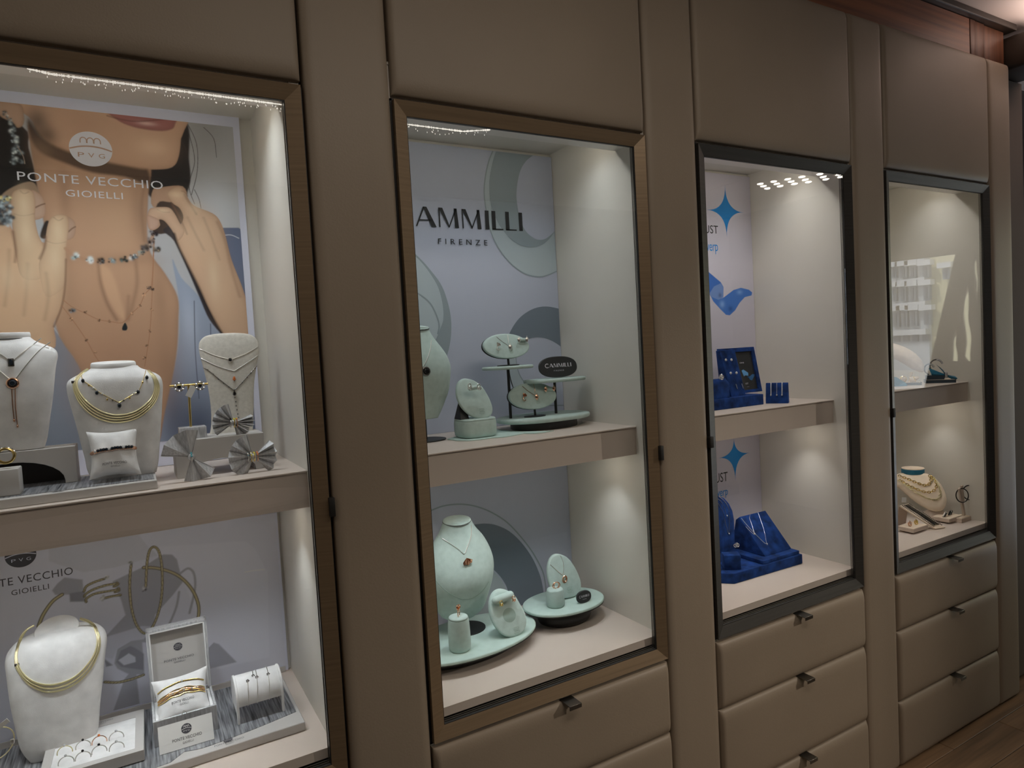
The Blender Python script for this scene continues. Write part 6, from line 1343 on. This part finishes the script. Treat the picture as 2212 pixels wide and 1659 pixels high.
# sloped board
sb_ = thing('sloped_board', 'sloped blue velvet board with two diamond pendants, on the broad platform', 'stand', (2.17, .24, lpz))
pz = lpz + .012
MB().box(2.074, 2.252, .163, .335, lpz+.0004, pz, r=.0015).build('plinth', VELVET, sb_)
BLp, BRp, TLp, TRp = Vector((2.111, 0.19, 0.776)), Vector((2.239, 0.19, 0.777)), Vector((2.115, 0.29, 0.888)), Vector((2.252, 0.29, 0.885))
BLp.z = BRp.z = max(pz+.001, (BLp.z+BRp.z)/2); TLp.z = TRp.z = (TLp.z+TRp.z)/2
xL, xR = (BLp.x+TLp.x)/2, (BRp.x+TRp.x)/2
m_ = MB().prism([(.190, pz+.0003), (.190, pz+.004), (.290, TLp.z), (.306, TLp.z-.012), (.330, pz+.0003)], xL, xR, 'x', r=.0022)
body = m_.build('sloped_cushion', VELVET, sb_, angle=50); TSb = bvh(body)
for l, q, e in (('left necklace of two chains with diamond drop on the sloped blue board', [(2.1084, 0.8958), (2.1106, 0.879), (2.1144, 0.8585), (2.1217, 0.8412), (2.1281, 0.8348), (2.1398, 0.8509), (2.1496, 0.8695), (2.1598, 0.8939), (2.129, 0.8356)], 0), ('right necklace of two chains with diamond drop on the sloped blue board', [(2.1182, 0.8877), (2.1213, 0.8687), (2.1287, 0.8456), (2.1386, 0.8224), (2.1504, 0.8035), (2.1629, 0.815), (2.1815, 0.8393), (2.191, 0.8563), (2.2061, 0.8862), (2.1525, 0.8032)], 1)):
    chain_necklace(l, TSb, q[:-1], .0005, .0006, SILVER, 'diamond necklaces on the blue slope', pend=[('drop', *q[-1], .0036, GEM_W, SILVER)], smooth=3)
# turned ring cube
rc = thing('ring_cube', 'blue velvet ring cube turned at an angle, at the left of the platform', 'stand', (1.985, .205, lpz))
cM = Matrix.Translation((1.976, .207, lpz+.0005)) @ Matrix.Rotation(-.62, 4, 'Z')
MB().box(-.026, .026, -.022, .022, 0, 0.046, r=.002, M=cM).build('cube', VELVET, rc)
c = Vector((1.996, 0.202, 0.831))
t = thing('ring', 'white gold ring with open petals and dark centre on the blue ring cube', 'ring', tuple(c))
for k in range(4): a = PI*k/4 + .3; MB().torus(c + Vector((.006*math.cos(a), -.002, .006*math.sin(a)-.002)), .0050, .0014, Matrix.Rotation(.7*k, 4, 'Z'), n=18, k=6).build('petal_loop', SILVER, t)
MB().ball(c + Vector((.001, -.003, -.002)), .0026, n=7, m=5).build('stone', GEM_W, t, smooth=False)

# ------------------------------------------------------------------ fourth cabinet: pieces turned towards the room
G1, G2 = Vector((.60, -.80, 0)), Vector((.80, .60, 0))
def turned_box(mb, A, w_, d_, h_, e1=G1, e2=G2, r=0.0):
    P_ = [Vector(A) + e1*a + e2*b + Vector((0, 0, c)) for c in (0, h_) for a, b in ((0, 0), (w_, 0), (w_, d_), (0, d_))]
    return mb.add(P_, [(3,2,1,0), (4,5,6,7), (0,1,5,4), (1,2,6,5), (2,3,7,6), (3,0,4,7)])
# upper shelf, left: black tray with two cones
T1_ = Vector((2.945, .218, S+.0004)); te1 = Vector((.51, -.86, 0)); te2 = Vector((.86, .51, 0))
bt_ = thing('cone_tray', 'black tray with cream lining and two lying ring cones, upper shelf of the rightmost cabinet', 'tray', tuple(T1_))
turned_box(MB(), T1_, .078, .055, .010, te1, te2).build('tray_body', NAVYBOX, bt_, smooth=False)
turned_box(MB(), T1_ + te1*.003 + te2*.003 + Vector((0, 0, .0101)), .072, .049, .0006, te1, te2).build('lining', CREAM, bt_, smooth=False)
for i, a in enumerate((.018, .055)):
    c = T1_ + te1*a + te2*.024 + Vector((0, 0, .0235))
    cn = thing('ring_cone', '%s cream ring cone lying in the black tray' % ('left', 'right')[i], 'stand', tuple(c - Vector((0, 0, .012))), 'ring cones')
    MB().lathe([(.0125, -.015), (.0125, -.006), (.004, .016)], (0, 0, 0), 20, M=Matrix.Translation(c) @ Matrix.Rotation(-.9+1.5*i, 4, 'Z') @ Matrix.Rotation(1.25, 4, 'X')).build('cone', CREAM, cn)
    finger_ring('gold ring around the %s cream cone' % ('left', 'right')[i], c, .0105, .0018, GOLD, GEM_W, .002, rot=Matrix.Rotation(-.9+1.5*i, 4, 'Z') @ Matrix.Rotation(-.3, 4, 'X'), group='rings on cream cones')
tb_ = thing('teal_ribbon', 'loose end of teal satin ribbon at the left of the cone tray', 'ribbon', (2.93, .205, S))
q = Vector((2.925, .190, S+.0005)); vs = [q + Vector(v) for v in ((-.03, .01, 0), (.012, -.012, 0), (.020, 0, .012), (-.004, .02, .034), (-.03, .03, .04), (-.02, .035, .0))]
MB().add(vs + [v + Vector((.002, .004, 0)) for v in vs], [(0,1,2), (0,2,3), (0,3,4), (0,4,5), (6,8,7), (6,9,8), (6,10,9), (6,11,10), (0,6,7,1), (1,7,8,2), (2,8,9,3), (3,9,10,4), (4,10,11,5), (5,11,6,0)]).build('fold', TEAL, tb_, smooth=False)
# upper shelf, cream oval bust leaning back
def oval_bust(label, P0, V, outline, th, m):
    P0, V = Vector(P0), Vector(V); N = G1.cross(V)
    t = thing('oval_bust', label, 'display bust', tuple(P0), 'cream oval busts')
    o = sm(outline, 4, True); b = bmesh.new(); rings = []
    cx = sum(p[0] for p in o)/len(o); cz = sum(p[1] for p in o)/len(o)
    vs, fs = [], []; n = len(o)
    for f, d in ((.90, -th), (1.0, -th*.7), (1.0, -.003), (.985, 0), (.80, .006), (.5, .012), (.2, .015)):
        vs += [P0 + G1*(cx+(p[0]-cx)*f) + V*(cz+(p[1]-cz)*f) + N*d for p in o]
    for i in range(6):
        for k in range(n): fs.append((i*n+k, i*n+(k+1) % n, (i+1)*n+(k+1) % n, (i+1)*n+k))
    fs += [tuple(range(n))[::-1], tuple(6*n+k for k in range(n))]; b.free()
    body = MB().add(vs, fs).build('bust_plate', m, t, angle=70)
    return t, bvh(body), (P0, V, N)
VB = (G2*.50 + Vector((0, 0, .866))).normalized()
ub, TUB, _ = oval_bust('cream oval bust leaning back, its tip showing under the reflection', (3.02, .155, 1.329), VB, [(-0.0082, -0.0018), (-0.002, 0.0105), (-0.0027, 0.0304), (-0.0129, 0.0576), (-0.0357, 0.0892), (-0.0749, 0.1189), (-0.1212, 0.1357), (-0.1338, 0.1087), (-0.1202, 0.0769), (-0.0855, 0.0513), (-0.0566, 0.0263), (-0.0328, 0.0053)], .010, CREAM)
MB().tube([(2.985, .20, S+.0004), (2.99, .19, S+.05)], .005, 8).build('prop', CREAM, ub)
# black boxes with teal bow and cuffs
B1 = Vector((3.070, .180, S+.0004)); 
jb = thing('jewel_box', 'black box with cream rim and a raised block, under the teal bow', 'box', tuple(B1))
turned_box(MB(), B1, .100, .060, .012).build('box_base', NAVYBOX, jb, smooth=False)
turned_box(MB(), B1 + G1*.004 + G2*.003 + Vector((0, 0, .0121)), .093, .054, .0012).build('lining', CREAM, jb, smooth=False)
turned_box(MB(), B1 + G1*.004 + G2*.004 + Vector((0, 0, .0134)), .058, .048, .016).build('raised_block', NAVYBOX, jb, smooth=False)
bw = thing('ribbon_bow', 'folded teal satin ribbon through a diamond band, on the black box', 'bow', tuple(B1 + G1*.05))
ct_ = B1 + G1*.068 + G2*.010 + Vector((0, 0, .030))
for dirs in (((-.056, .030), (-.050, .008), (-.044, -.008)), ((.032, -.006), (.038, -.014), (.030, -.024)), ((-.030, .042), (-.018, .030), (-.006, .018))):
    vs = [ct_ + Vector((0, 0, .002)), ct_ + Vector((0, 0, -.004))]; fs = []
    for i, (a, z) in enumerate(dirs): vs.append(ct_ + G1*a + Vector((0, 0, z)) - G2*(.006*(1 if i == 1 else -1)))
    vs2 = [v + G2*.004 for v in vs]
    MB().add(vs + vs2, [(0, 2, 3), (0, 3, 1), (1, 3, 4), (5, 8, 7), (5, 6, 8), (6, 9, 8), (2, 7, 8, 3), (3, 8, 9, 4), (0, 5, 7, 2), (1, 4, 9, 6)]).build('ribbon_fold', TEAL, bw, angle=60)
bd = thing('ring', 'wide diamond band threaded with the teal ribbon', 'ring', tuple(ct_ - Vector((0, 0, .009))))
MT4 = Matrix((G2, G1, Vector((0, 0, 1)))).transposed().to_4x4()
for k in (-.003, 0, .003): MB().torus(ct_ + G1*k, .0095, .0024, MT4, n=20, k=6).build('band_row', DSILVER, bd)
for k in range(9):
    a = PI*.55 + PI*.9*k/8
    for j in (-.002, .002): MB().ball(ct_ + G1*j + G2*(.0118*math.cos(a)) + Vector((0, 0, .0118*math.sin(a))), .0017, n=6, m=4).build('stone', GEM_W, bd, smooth=False)
for i, (a, z, R_, l) in enumerate(((.016, .055, .017, 'smaller front cuff bracelet standing on the black box'), (.040, .066, .022, 'taller rear cuff bracelet standing on the black box'))):
    c = B1 + G1*a + G2*.030 + Vector((0, 0, z)); cf = thing('cuff_bracelet', l, 'bracelet', tuple(c - Vector((0, 0, R_))), 'open cuff bracelets')
    arc = [c + G1*(R_*math.cos(t)) + Vector((0, 0, R_*1.15*math.sin(t))) for t in [math.radians(20+215*k/20) for k in range(21)]]
    arc += [arc[-1] + (arc[-1]-arc[-2])*k for k in (1, 2, 3)]
    MB().tube(arc, [.0035]*6+[.0026]*18, 8).build('cuff_band', DSILVER, cf)
    for k in range(7): MB().ball(arc[k] - G2*.003, .0022, n=6, m=4).build('stone', GEM_W, cf, smooth=False)
# lower level: oval bust with three link chains
P4 = (3.095, 0.1603, 0.765)
OL = [(-0.0002, -0.0002), (0.0186, 0.0083), (0.0311, 0.0299), (0.0344, 0.0541), (0.0312, 0.0831), (0.0203, 0.1147), (0.0043, 0.1378), (-0.0157, 0.1531), (-0.0338, 0.1582), (-0.0754, 0.1573), (-0.1176, 0.1563), (-0.1399, 0.1431), (-0.1498, 0.125), (-0.1427, 0.1075), (-0.1289, 0.0953), (-0.1041, 0.0662), (-0.0755, 0.0377), (-0.0469, 0.0158), (-0.0238, 0.0035)]
lb4, TLB, (P0_, V_, N_) = oval_bust('large cream oval bust with three gold link chains and teal neck band', P4, VB, OL, .012, CREAM)
def chv(a, b, lift=.002): return P0_ + G1*a + V_*b + N_*(lift+.014*max(0, 1-((a-OLc[0])/OLr[0])**2-((b-OLc[1])/OLr[1])**2)**.7)
OLc = (sum(p[0] for p in OL)/len(OL), sum(p[1] for p in OL)/len(OL)); OLr = ((max(p[0] for p in OL)-min(p[0] for p in OL))/2, (max(p[1] for p in OL)-min(p[1] for p in OL))/2)
nk4 = [(-0.0715, 0.179), (-0.0292, 0.1735), (-0.074, 0.1497)]
cN = P0_ + G1*nk4[0][0] + V_*nk4[0][1]; rN = abs(nk4[1][0]-nk4[0][0])
axN = (V_*.75 + N_*.55).normalized(); x_ = G1; y__ = axN.cross(x_).normalized()
MN = Matrix((x_, y__, axN)).transposed().to_4x4(); MN.translation = cN
MB().lathe([(.97, -.022), (1.0, -.020), (1.0, -.003), (.99, -.0022)], (0, 0, 0), 40, rN, rN*.62, M=MN).build('neck_band', TEAL, lb4, angle=50)
MB().lathe([(.98, -.0021), (.99, -.001), (.97, .0012), (.5, .002)], (0, 0, 0), 40, rN, rN*.62, M=MN).build('neck_top', CREAM, lb4, angle=50)
MB().lathe([(1.25, -.052), (1.0, -.035), (.90, -.0222)], (0, 0, 0), 40, rN, rN*.55, M=MN).build('neck', CREAM, lb4, angle=70)
MB().add([P0_ + G1*a + V_*b + N_*(-.012) for a, b in ((-.03, .01), (.02, .01))] + [Vector((P0_.x-.02, P0_.y+.09, FL)), Vector((P0_.x+.03, P0_.y+.05, FL)), Vector((P0_.x-.03, P0_.y+.02, FL)), Vector((P0_.x+.02, P0_.y-.02, FL))], [(0,1,3,2), (0,4,5,1), (0,2,4), (1,5,3), (2,3,5,4)]).build('prop', TAUPE, lb4, smooth=False)
for l, pts, R_ in (('short gold link chain, innermost on the large cream bust', [(180,385),(300,440),(450,510),(590,560),(670,545),(710,470),(690,390)], .0058), ('medium gold link chain, middle one on the large cream bust', [(165,440),(300,540),(450,620),(620,680),(740,660),(800,590),(795,500),(740,420),(700,380)], .0056), ('long gold link chain, outermost on the large cream bust', [(165,465),(300,565),(420,660),(560,740),(700,795),(820,795),(872,710),(855,600),(800,490),(720,400)], .0050)):
    pp = {'short': [(-0.123, 0.1422), (-0.0988, 0.1289), (-0.069, 0.1121), (-0.0411, 0.1005), (-0.0244, 0.1047), (-0.0144, 0.1236), (-0.0166, 0.1436)], 'medium': [(-0.1273, 0.1281), (-0.1009, 0.1037), (-0.0714, 0.0846), (-0.0377, 0.071), (-0.0128, 0.0768), (0.0011, 0.0944), (0.0023, 0.1167), (-0.007, 0.1363), (-0.0143, 0.1461)], 'long': [(-0.1278, 0.1218), (-0.1014, 0.0974), (-0.0785, 0.0745), (-0.0514, 0.0558), (-0.0241, 0.0434), (0.0002, 0.0443), (0.0128, 0.0654), (0.012, 0.0923), (0.0035, 0.1192), (-0.0107, 0.1412)]}[l.split()[0]]
    pth = [chv(p.x, p.y, .004) for p in catmull([(a, b, 0) for a, b in pp], 14)]
    t = thing('link_necklace', l, 'necklace', tuple(pth[len(pth)//2]), 'gold link chains'); k = MB(); acc = 1; j = 0
    for i in range(1, len(pth)):
        d = pth[i]-pth[i-1]; acc += d.length
        if acc > R_*1.5:
            acc = 0; j += 1; d.normalize(); n_ = N_ if j % 2 else N_.cross(d).normalized(); M = Matrix((d, n_, d.cross(n_))).transposed().to_4x4()
            k.torus(pth[i], R_, R_*.24, M, n=14, k=5, sz=.8)
    o = k.build('chain_links', GOLD if l[0] != 'l' else PGOLD, t); o['kind'] = 'stuff'
# bracelet ramp
q0, q1, q2, q3 = Vector((2.903, .20, .812)), Vector((2.966, .20, .810)), Vector((2.998, .083, .733)), Vector((2.953, .097, .733))
rp = thing('bracelet_ramp', 'narrow cream ramp sloping to the front with a black patterned bracelet', 'stand', tuple((q2+q3)/2))
Nr = (q1-q0).cross(q3-q0).normalized(); Nr = Nr if Nr.z > 0 else -Nr
vs = [q - Nr*d for d in (0, .005) for q in (q0, q1, q2, q3)]
MB().add(vs, [(0,1,2,3), (7,6,5,4), (0,4,5,1), (1,5,6,2), (2,6,7,3), (3,7,4,0)]).build('ramp_board', CREAM, rp, smooth=False)
MB().add([q0, q1, (q1-Nr*.005), Vector((2.966, .215, FL+.0005)), Vector((2.903, .215, FL+.0005)), q0-Nr*.005], [(0,1,2,5), (5,2,3,4)]).build('prop', TAUPE, rp, smooth=False)
fR = lambda a, b, c: (q0 + (q1-q0)*a)*(1-b) + (q3 + (q2-q3)*a)*b + Nr*c
lb_ = thing('lattice_bracelet', 'wide black and gold lattice bracelet lying on the cream ramp', 'bracelet', tuple(fR(.5, .5, .003)))
k = MB()
for i in range(22):
    b = .04 + .80*i/21
    for s_ in (-1, 1): k.tube([fR(.5+s_*.24, b, .003), fR(.5, b+.02, .0045), fR(.5-s_*.24, b+.04, .003)], .0016, 5)
o = k.build('lattice_links', GEM_K, lb_); o['kind'] = 'stuff'
for a in (.12, .90):
    k = MB()
    for i in range(24): k.tube([fR(a, .02+.92*i/24, .002), fR(a, .02+.92*(i+.62)/24, .002)], .0017, 5)
    o = k.build('edge_links', GEM_K, lb_); o['kind'] = 'stuff'
k = MB()
for i in range(22): k.ball(fR(.5, .05+.80*i/21, .005), .0015, n=6, m=4)
o = k.build('gold_beads', GOLD, lb_); o['kind'] = 'stuff'
tq = (2.914, 0.19, 0.834)
tag(MB().box(-.009, .009, -.0004, .0004, -.010, .010, r=.0003, seg=1, M=Matrix.Translation(tq) @ Matrix.Rotation(-.5, 4, 'Z') @ Matrix.Rotation(.1, 4, 'Y')).build('price_tag', TAG, smooth=False), 'white price tag at the top of the cream bracelet ramp', 'tag')
# ring trays
def cream_tray(label, x0, x1, y0, y1, z):
    t = thing('cream_tray', label, 'tray', ((x0+x1)/2, (y0+y1)/2, FL), 'small cream ring trays')
    MB().box(x0, x1, y0, y1, z, z+.014, r=.001, seg=1).build('tray_side', TAUPE, t); MB().box(x0+.001, x1-.001, y0+.001, y1-.001, z+.0141, z+.0152, r=.0004, seg=1).build('tray_top', CREAM, t)
    MB().box(x0+.02, x1-.02, y0+.02, y1-.01, FL+.0003, z+.001).build('foot', TAUPE, t, smooth=False); return z+.0153
ta = cream_tray('cream tray with two gold rings, front left of the rightmost cabinet', 2.836, 2.932, .112, .172, FL+.006)
tb4 = cream_tray('cream tray with knotted silver and black rings, in front of the oval bust', 3.062, 3.158, .102, .166, FL+.006)
for x, y, l, m, g in ((2.862, .142, 'rose gold ring with clear stones, left on the cream tray', ROSE, GEM_W), (2.900, .140, 'large openwork yellow gold ring, right on the cream tray', GOLD, GEM_Y)):
    c = Vector((x, y, ta+.011)); t = thing('ring', l, 'ring', (x, y, ta), 'gold rings on the cream tray')
    for kx in range(4): a = 2*PI*kx/4; MB().torus(c + Vector((.005*math.cos(a), -.002, .005*math.sin(a))), .0052, .0016, Matrix.Rotation(.6*kx, 4, 'Z'), n=16, k=6).build('loop', m, t)
    MB().ball(c + Vector((0, -.004, .001)), .003, n=7, m=5).build('stone', g, t, smooth=False)
for x, y, l, m1, m2 in ((3.088, .135, 'knotted silver and black ring, left on the second cream tray', SILVER, GEM_K), (3.128, .135, 'knotted black and silver ring, right on the second cream tray', GEM_K, SILVER)):
    c = Vector((x, y, tb4+.009)); t = thing('ring', l, 'ring', (x, y, tb4), 'knotted rings on the second cream tray')
    for kx, m in enumerate((m1, m2, m1)): MB().tube([c + Vector((-.014+.007*kx, -.004, -.007)), c + Vector((-.004+.006*kx, -.006, .006)), c + Vector((.008+.004*kx, -.003, .002)), c + Vector((.014, .004, -.006+.005*kx))], .0032, 8).build('knot_strand', m, t)
# hoop earring stand
hs = thing('hoop_stand', 'cream forked stand with two hoop earrings, right corner of the rightmost cabinet', 'stand', (3.145, .10, FL))
MB().box(3.112, 3.182, .082, .122, FL+.0004, FL+.016, r=.001, seg=1).build('stand_base', TAUPE, hs); MB().box(3.114, 3.180, .084, .120, FL+.0161, FL+.018, r=.0004, seg=1).build('stand_top', CREAM, hs)
hb0 = Vector((3.167, 0.1, 0.765)); hb0.z = FL+.018; ht = Vector((3.136, 0.1, 0.86)); ht2 = Vector((3.161, 0.1, 0.866))
def bar(mb, p, q, w_, d_): 
    u = (q-p).normalized(); n_ = Vector((0, 1, 0)); s_ = u.cross(n_).normalized()
    vs = [o_ + s_*a + n_*b for o_ in (p, q) for a, b in ((-w_, -d_), (w_, -d_), (w_, d_), (-w_, d_))]; return mb.add(vs, [(3,2,1,0), (4,5,6,7), (0,1,5,4), (1,2,6,5), (2,3,7,6), (3,0,4,7)])
bar(MB(), hb0, ht, .007, .003).build('post', TAUPE, hs, smooth=False); bar(MB(), hb0 + Vector((.004, .004, .05)), ht2 + Vector((0, .004, 0)), .006, .003).build('post', TAUPE, hs, smooth=False)
for l, cc, rx, rz, yw in (('left', (1255,705), .0165, .0275, .7), ('right', (1375,665), .0185, .0290, .2)):
    c = Vector({'left': (3.143, 0.094, 0.831), 'right': (3.198, 0.094, 0.834)}[l])
    h = thing('hoop_earring', '%s black hoop earring with a silver clasp on the forked stand' % l, 'earring', tuple(c - Vector((0, 0, rz))), 'hoop earrings on the fork')
    MB().torus(c, rz, .0022, Matrix.Rotation(-.9, 4, 'Z'), n=32, k=7, sx=rx/rz*1.25).build('hoop', GEM_K, h)
    MB().ball(c + Vector((rx*.9, -.002, rz*.45)), .0030, n=7, m=5).build('clasp', SILVER, h)

# ------------------------------------------------------------------ what the glass reflects: window wall, street, ceiling spots, counter
RXW = 5.4
win = [(-1.724, 2.01), (-1.202, 1.997), (-1.434, 1.055), (-1.752, 1.031)]
slots = [[(-1.072, 1.99), (-1.091, 1.914), (-1.092, 1.852), (-1.079, 1.781), (-1.086, 1.731), (-1.065, 1.644), (-1.069, 1.707), (-1.062, 1.785), (-1.071, 1.896), (-1.067, 1.989)],
         [(-1.129, 1.77), (-1.161, 1.668), (-1.169, 1.572), (-1.154, 1.427), (-1.152, 1.378), (-1.166, 1.282), (-1.142, 1.246), (-1.119, 1.248), (-1.121, 1.297), (-1.11, 1.408), (-1.128, 1.537), (-1.122, 1.665), (-1.124, 1.744)],
         [(-1.21, 1.478), (-1.236, 1.398), (-1.245, 1.25), (-1.202, 1.246), (-1.201, 1.299), (-1.212, 1.364), (-1.208, 1.429)],
         [(-2.057, 2.012), (-2.025, 2.008), (-2.022, 1.598), (-2.018, 1.231), (-2.055, 1.232), (-2.055, 1.601)],
         [(-2.123, 2.01), (-2.114, 2.009), (-2.123, 1.263), (-2.136, 1.263)]]
def holed_wall(name, x, y0, y1, z0, z1, holes, m):
    """wall in the plane x with polygonal openings, filled between outline and holes"""
    b = bmesh.new(); edges = []
    for lp in [[(y0, z0), (y1, z0), (y1, z1), (y0, z1)]] + holes:
        vs = [b.verts.new((x, p[0], p[1])) for p in lp]
        edges += [b.edges.new((vs[i], vs[(i+1) % len(vs)])) for i in range(len(vs))]
    bmesh.ops.triangle_fill(b, use_beauty=True, use_dissolve=False, edges=edges)
    r = bmesh.ops.extrude_face_region(b, geom=list(b.faces))
    for e in r['geom']:
        if isinstance(e, bmesh.types.BMVert): e.co.x += .03
    bmesh.ops.recalc_face_normals(b, faces=list(b.faces))
    return MB().bm(b).build(name, m, smooth=False)
wr = struct(holed_wall('wall_right', RXW, FY0, FY1, -.06, CEILZ, [win, [(-.84, .12), (-.12, .12), (-.12, 2.15), (-.84, 2.15)]] + slots, WALLM))  # the plain rectangular opening is added, unseen, for daylight on the drawers
fc = thing('street_building', 'pale stone palazzo across the street, reflected in the rightmost cabinet glass', 'building', (45, -14, -4))
FWALL = mat('pale_stone', (.62, .66, .68), .8, var=.06, vscale=(.4,.4,.4)); FYEL = mat('yellow_stucco', (.72, .66, .42), .8)
FWIN = mat('shutter_grey', (.20, .25, .30), .6); FTRIM = mat('stone_trim', (.74, .74, .72), .8); FGLASS = mat('dark_pane', (.10, .13, .17), .2)
sp = (-22.445, 1.718); ytr = sp[0]
MB().box(45, 46, -45, ytr-.15, -14, 60).build('stone_wall', FWALL, fc, smooth=False)
MB().box(45.3, 46.3, ytr-.15, 45, -14, 60).build('stucco_wall', FYEL, fc, smooth=False)
for (ya, za), (yb_, zb_) in [((-24.783, 5.625), (-24.462, 4.91)), ((-24.199, 5.607), (-23.767, 4.825)), ((-23.6, 5.555), (-23.207, 4.757)), ((-22.785, 5.444), (-22.375, 4.685)), ((-24.757, 4.3), (-24.504, 3.353)), ((-24.204, 4.27), (-23.866, 3.325)), ((-23.604, 4.234), (-23.244, 3.267)), ((-22.757, 4.2), (-22.381, 3.247)), ((-24.801, 2.701), (-24.365, 1.654)), ((-24.215, 2.716), (-23.82, 1.622)), ((-23.643, 2.67), (-23.196, 1.645)), ((-22.767, 2.6), (-22.36, 1.684)), ((-21.586, 5.136), (-21.167, 4.451))]:
    w_ = MB().box(44.75, 45.02, ya, yb_, zb_, za).build('window', FWIN, fc, smooth=False)
    MB().box(44.70, 44.76, ya+.3*(yb_-ya), ya+.7*(yb_-ya), zb_+.1, za-.1).build('pane', FGLASS, w_, smooth=False)
    MB().box(44.5, 45.0, ya-.2, yb_+.2, za+.02, za+.35).build('lintel', FTRIM, w_, smooth=False)
for z in [5.892, 4.539, 3.027, 1.265]:
    MB().box(44.6, 45.02, -45, ytr-.15, z-.18, z+.18).build('cornice', FTRIM, fc, smooth=False)
for (ya, za), (yb_, zb_) in [((-24.781, 1.12), (-24.422, 0.672)), ((-24.165, 1.122), (-23.814, 0.678)), ((-23.563, 1.123), (-23.221, 0.655)), ((-22.918, 1.121), (-22.526, 0.656))]:
    c_ = (ya+yb_)/2; w_ = abs(yb_-ya)/2
    MB().prism([(c_-w_, zb_), (c_+w_, zb_)] + [(c_+w_*math.cos(t), za-w_*.6+w_*.6*math.sin(t)) for t in [PI*k/8 for k in range(9)]], 44.8, 45.05, 'x').build('archway', FGLASS, fc, smooth=False)
quay = struct(MB().box(20, 45, -45, 45, -16, -1.244).build('ground', FTRIM, smooth=False))
# cluster of eighteen ceiling spots, seen as dots in the third cabinet's glass
cl = thing('ceiling_spot_panel', 'recessed ceiling panel of small round spots, mirrored as dots in the third cabinet glass', 'lamp', (4.767, -1.957, 2.63))
MB().box(4.297, 5.064, -2.5, -1.7, 2.636, 2.6425).build('lamp_plate', CEIL, cl, smooth=False)
for x, y in [(4.518, -2.1), (4.607, -2.144), (4.703, -2.188), (4.563, -2.016), (4.651, -2.059), (4.743, -2.102), (4.61, -1.933), (4.702, -1.973), (4.794, -2.014), (4.66, -1.851), (4.762, -1.899), (4.854, -1.939), (4.725, -1.752), (4.827, -1.797), (4.915, -1.837), (4.882, -1.714), (4.967, -1.753)]:
    MB().lathe([(.020, 0), (.020, -.006), (.012, -.008)], (x, y, 2.636), 14).build('spot', SPOTM, cl)
# sales counter whose trays show as faint reflections
ct = thing('sales_counter', 'rounded sales counter in the room, faintly mirrored under the shelf of the leftmost cabinet', 'counter', (.35, -1.75, 0))
CTOP = mat('rose_laminate', (.70, .57, .55), .35)
MB().prism([(x*.75+.32, y*.28-1.86) for x, y in ellipse(0, 0, 1, 1, 40)], .885, .90, 'z').build('counter_top', CTOP, ct)
MB().prism([(x*.62+.32, y*.2-1.86) for x, y in ellipse(0, 0, 1, 1, 40)], 0.0, .885, 'z').build('counter_base', WOODV, ct)
for k, (x, y, a, l) in enumerate(((.42, -1.95, .30, 'wide grey tray at the middle of the sales counter'), (.78, -1.86, .16, 'small grey tray near the right end of the sales counter'), (.16, -1.92, .16, 'small grey tray near the left end of the sales counter'))):
    tag(MB().box(x-a/2, x+a/2, y-.06, y+.06, .9005, .918, r=.003).build('counter_tray', TAUPE), l, 'tray', 'trays on the sales counter')
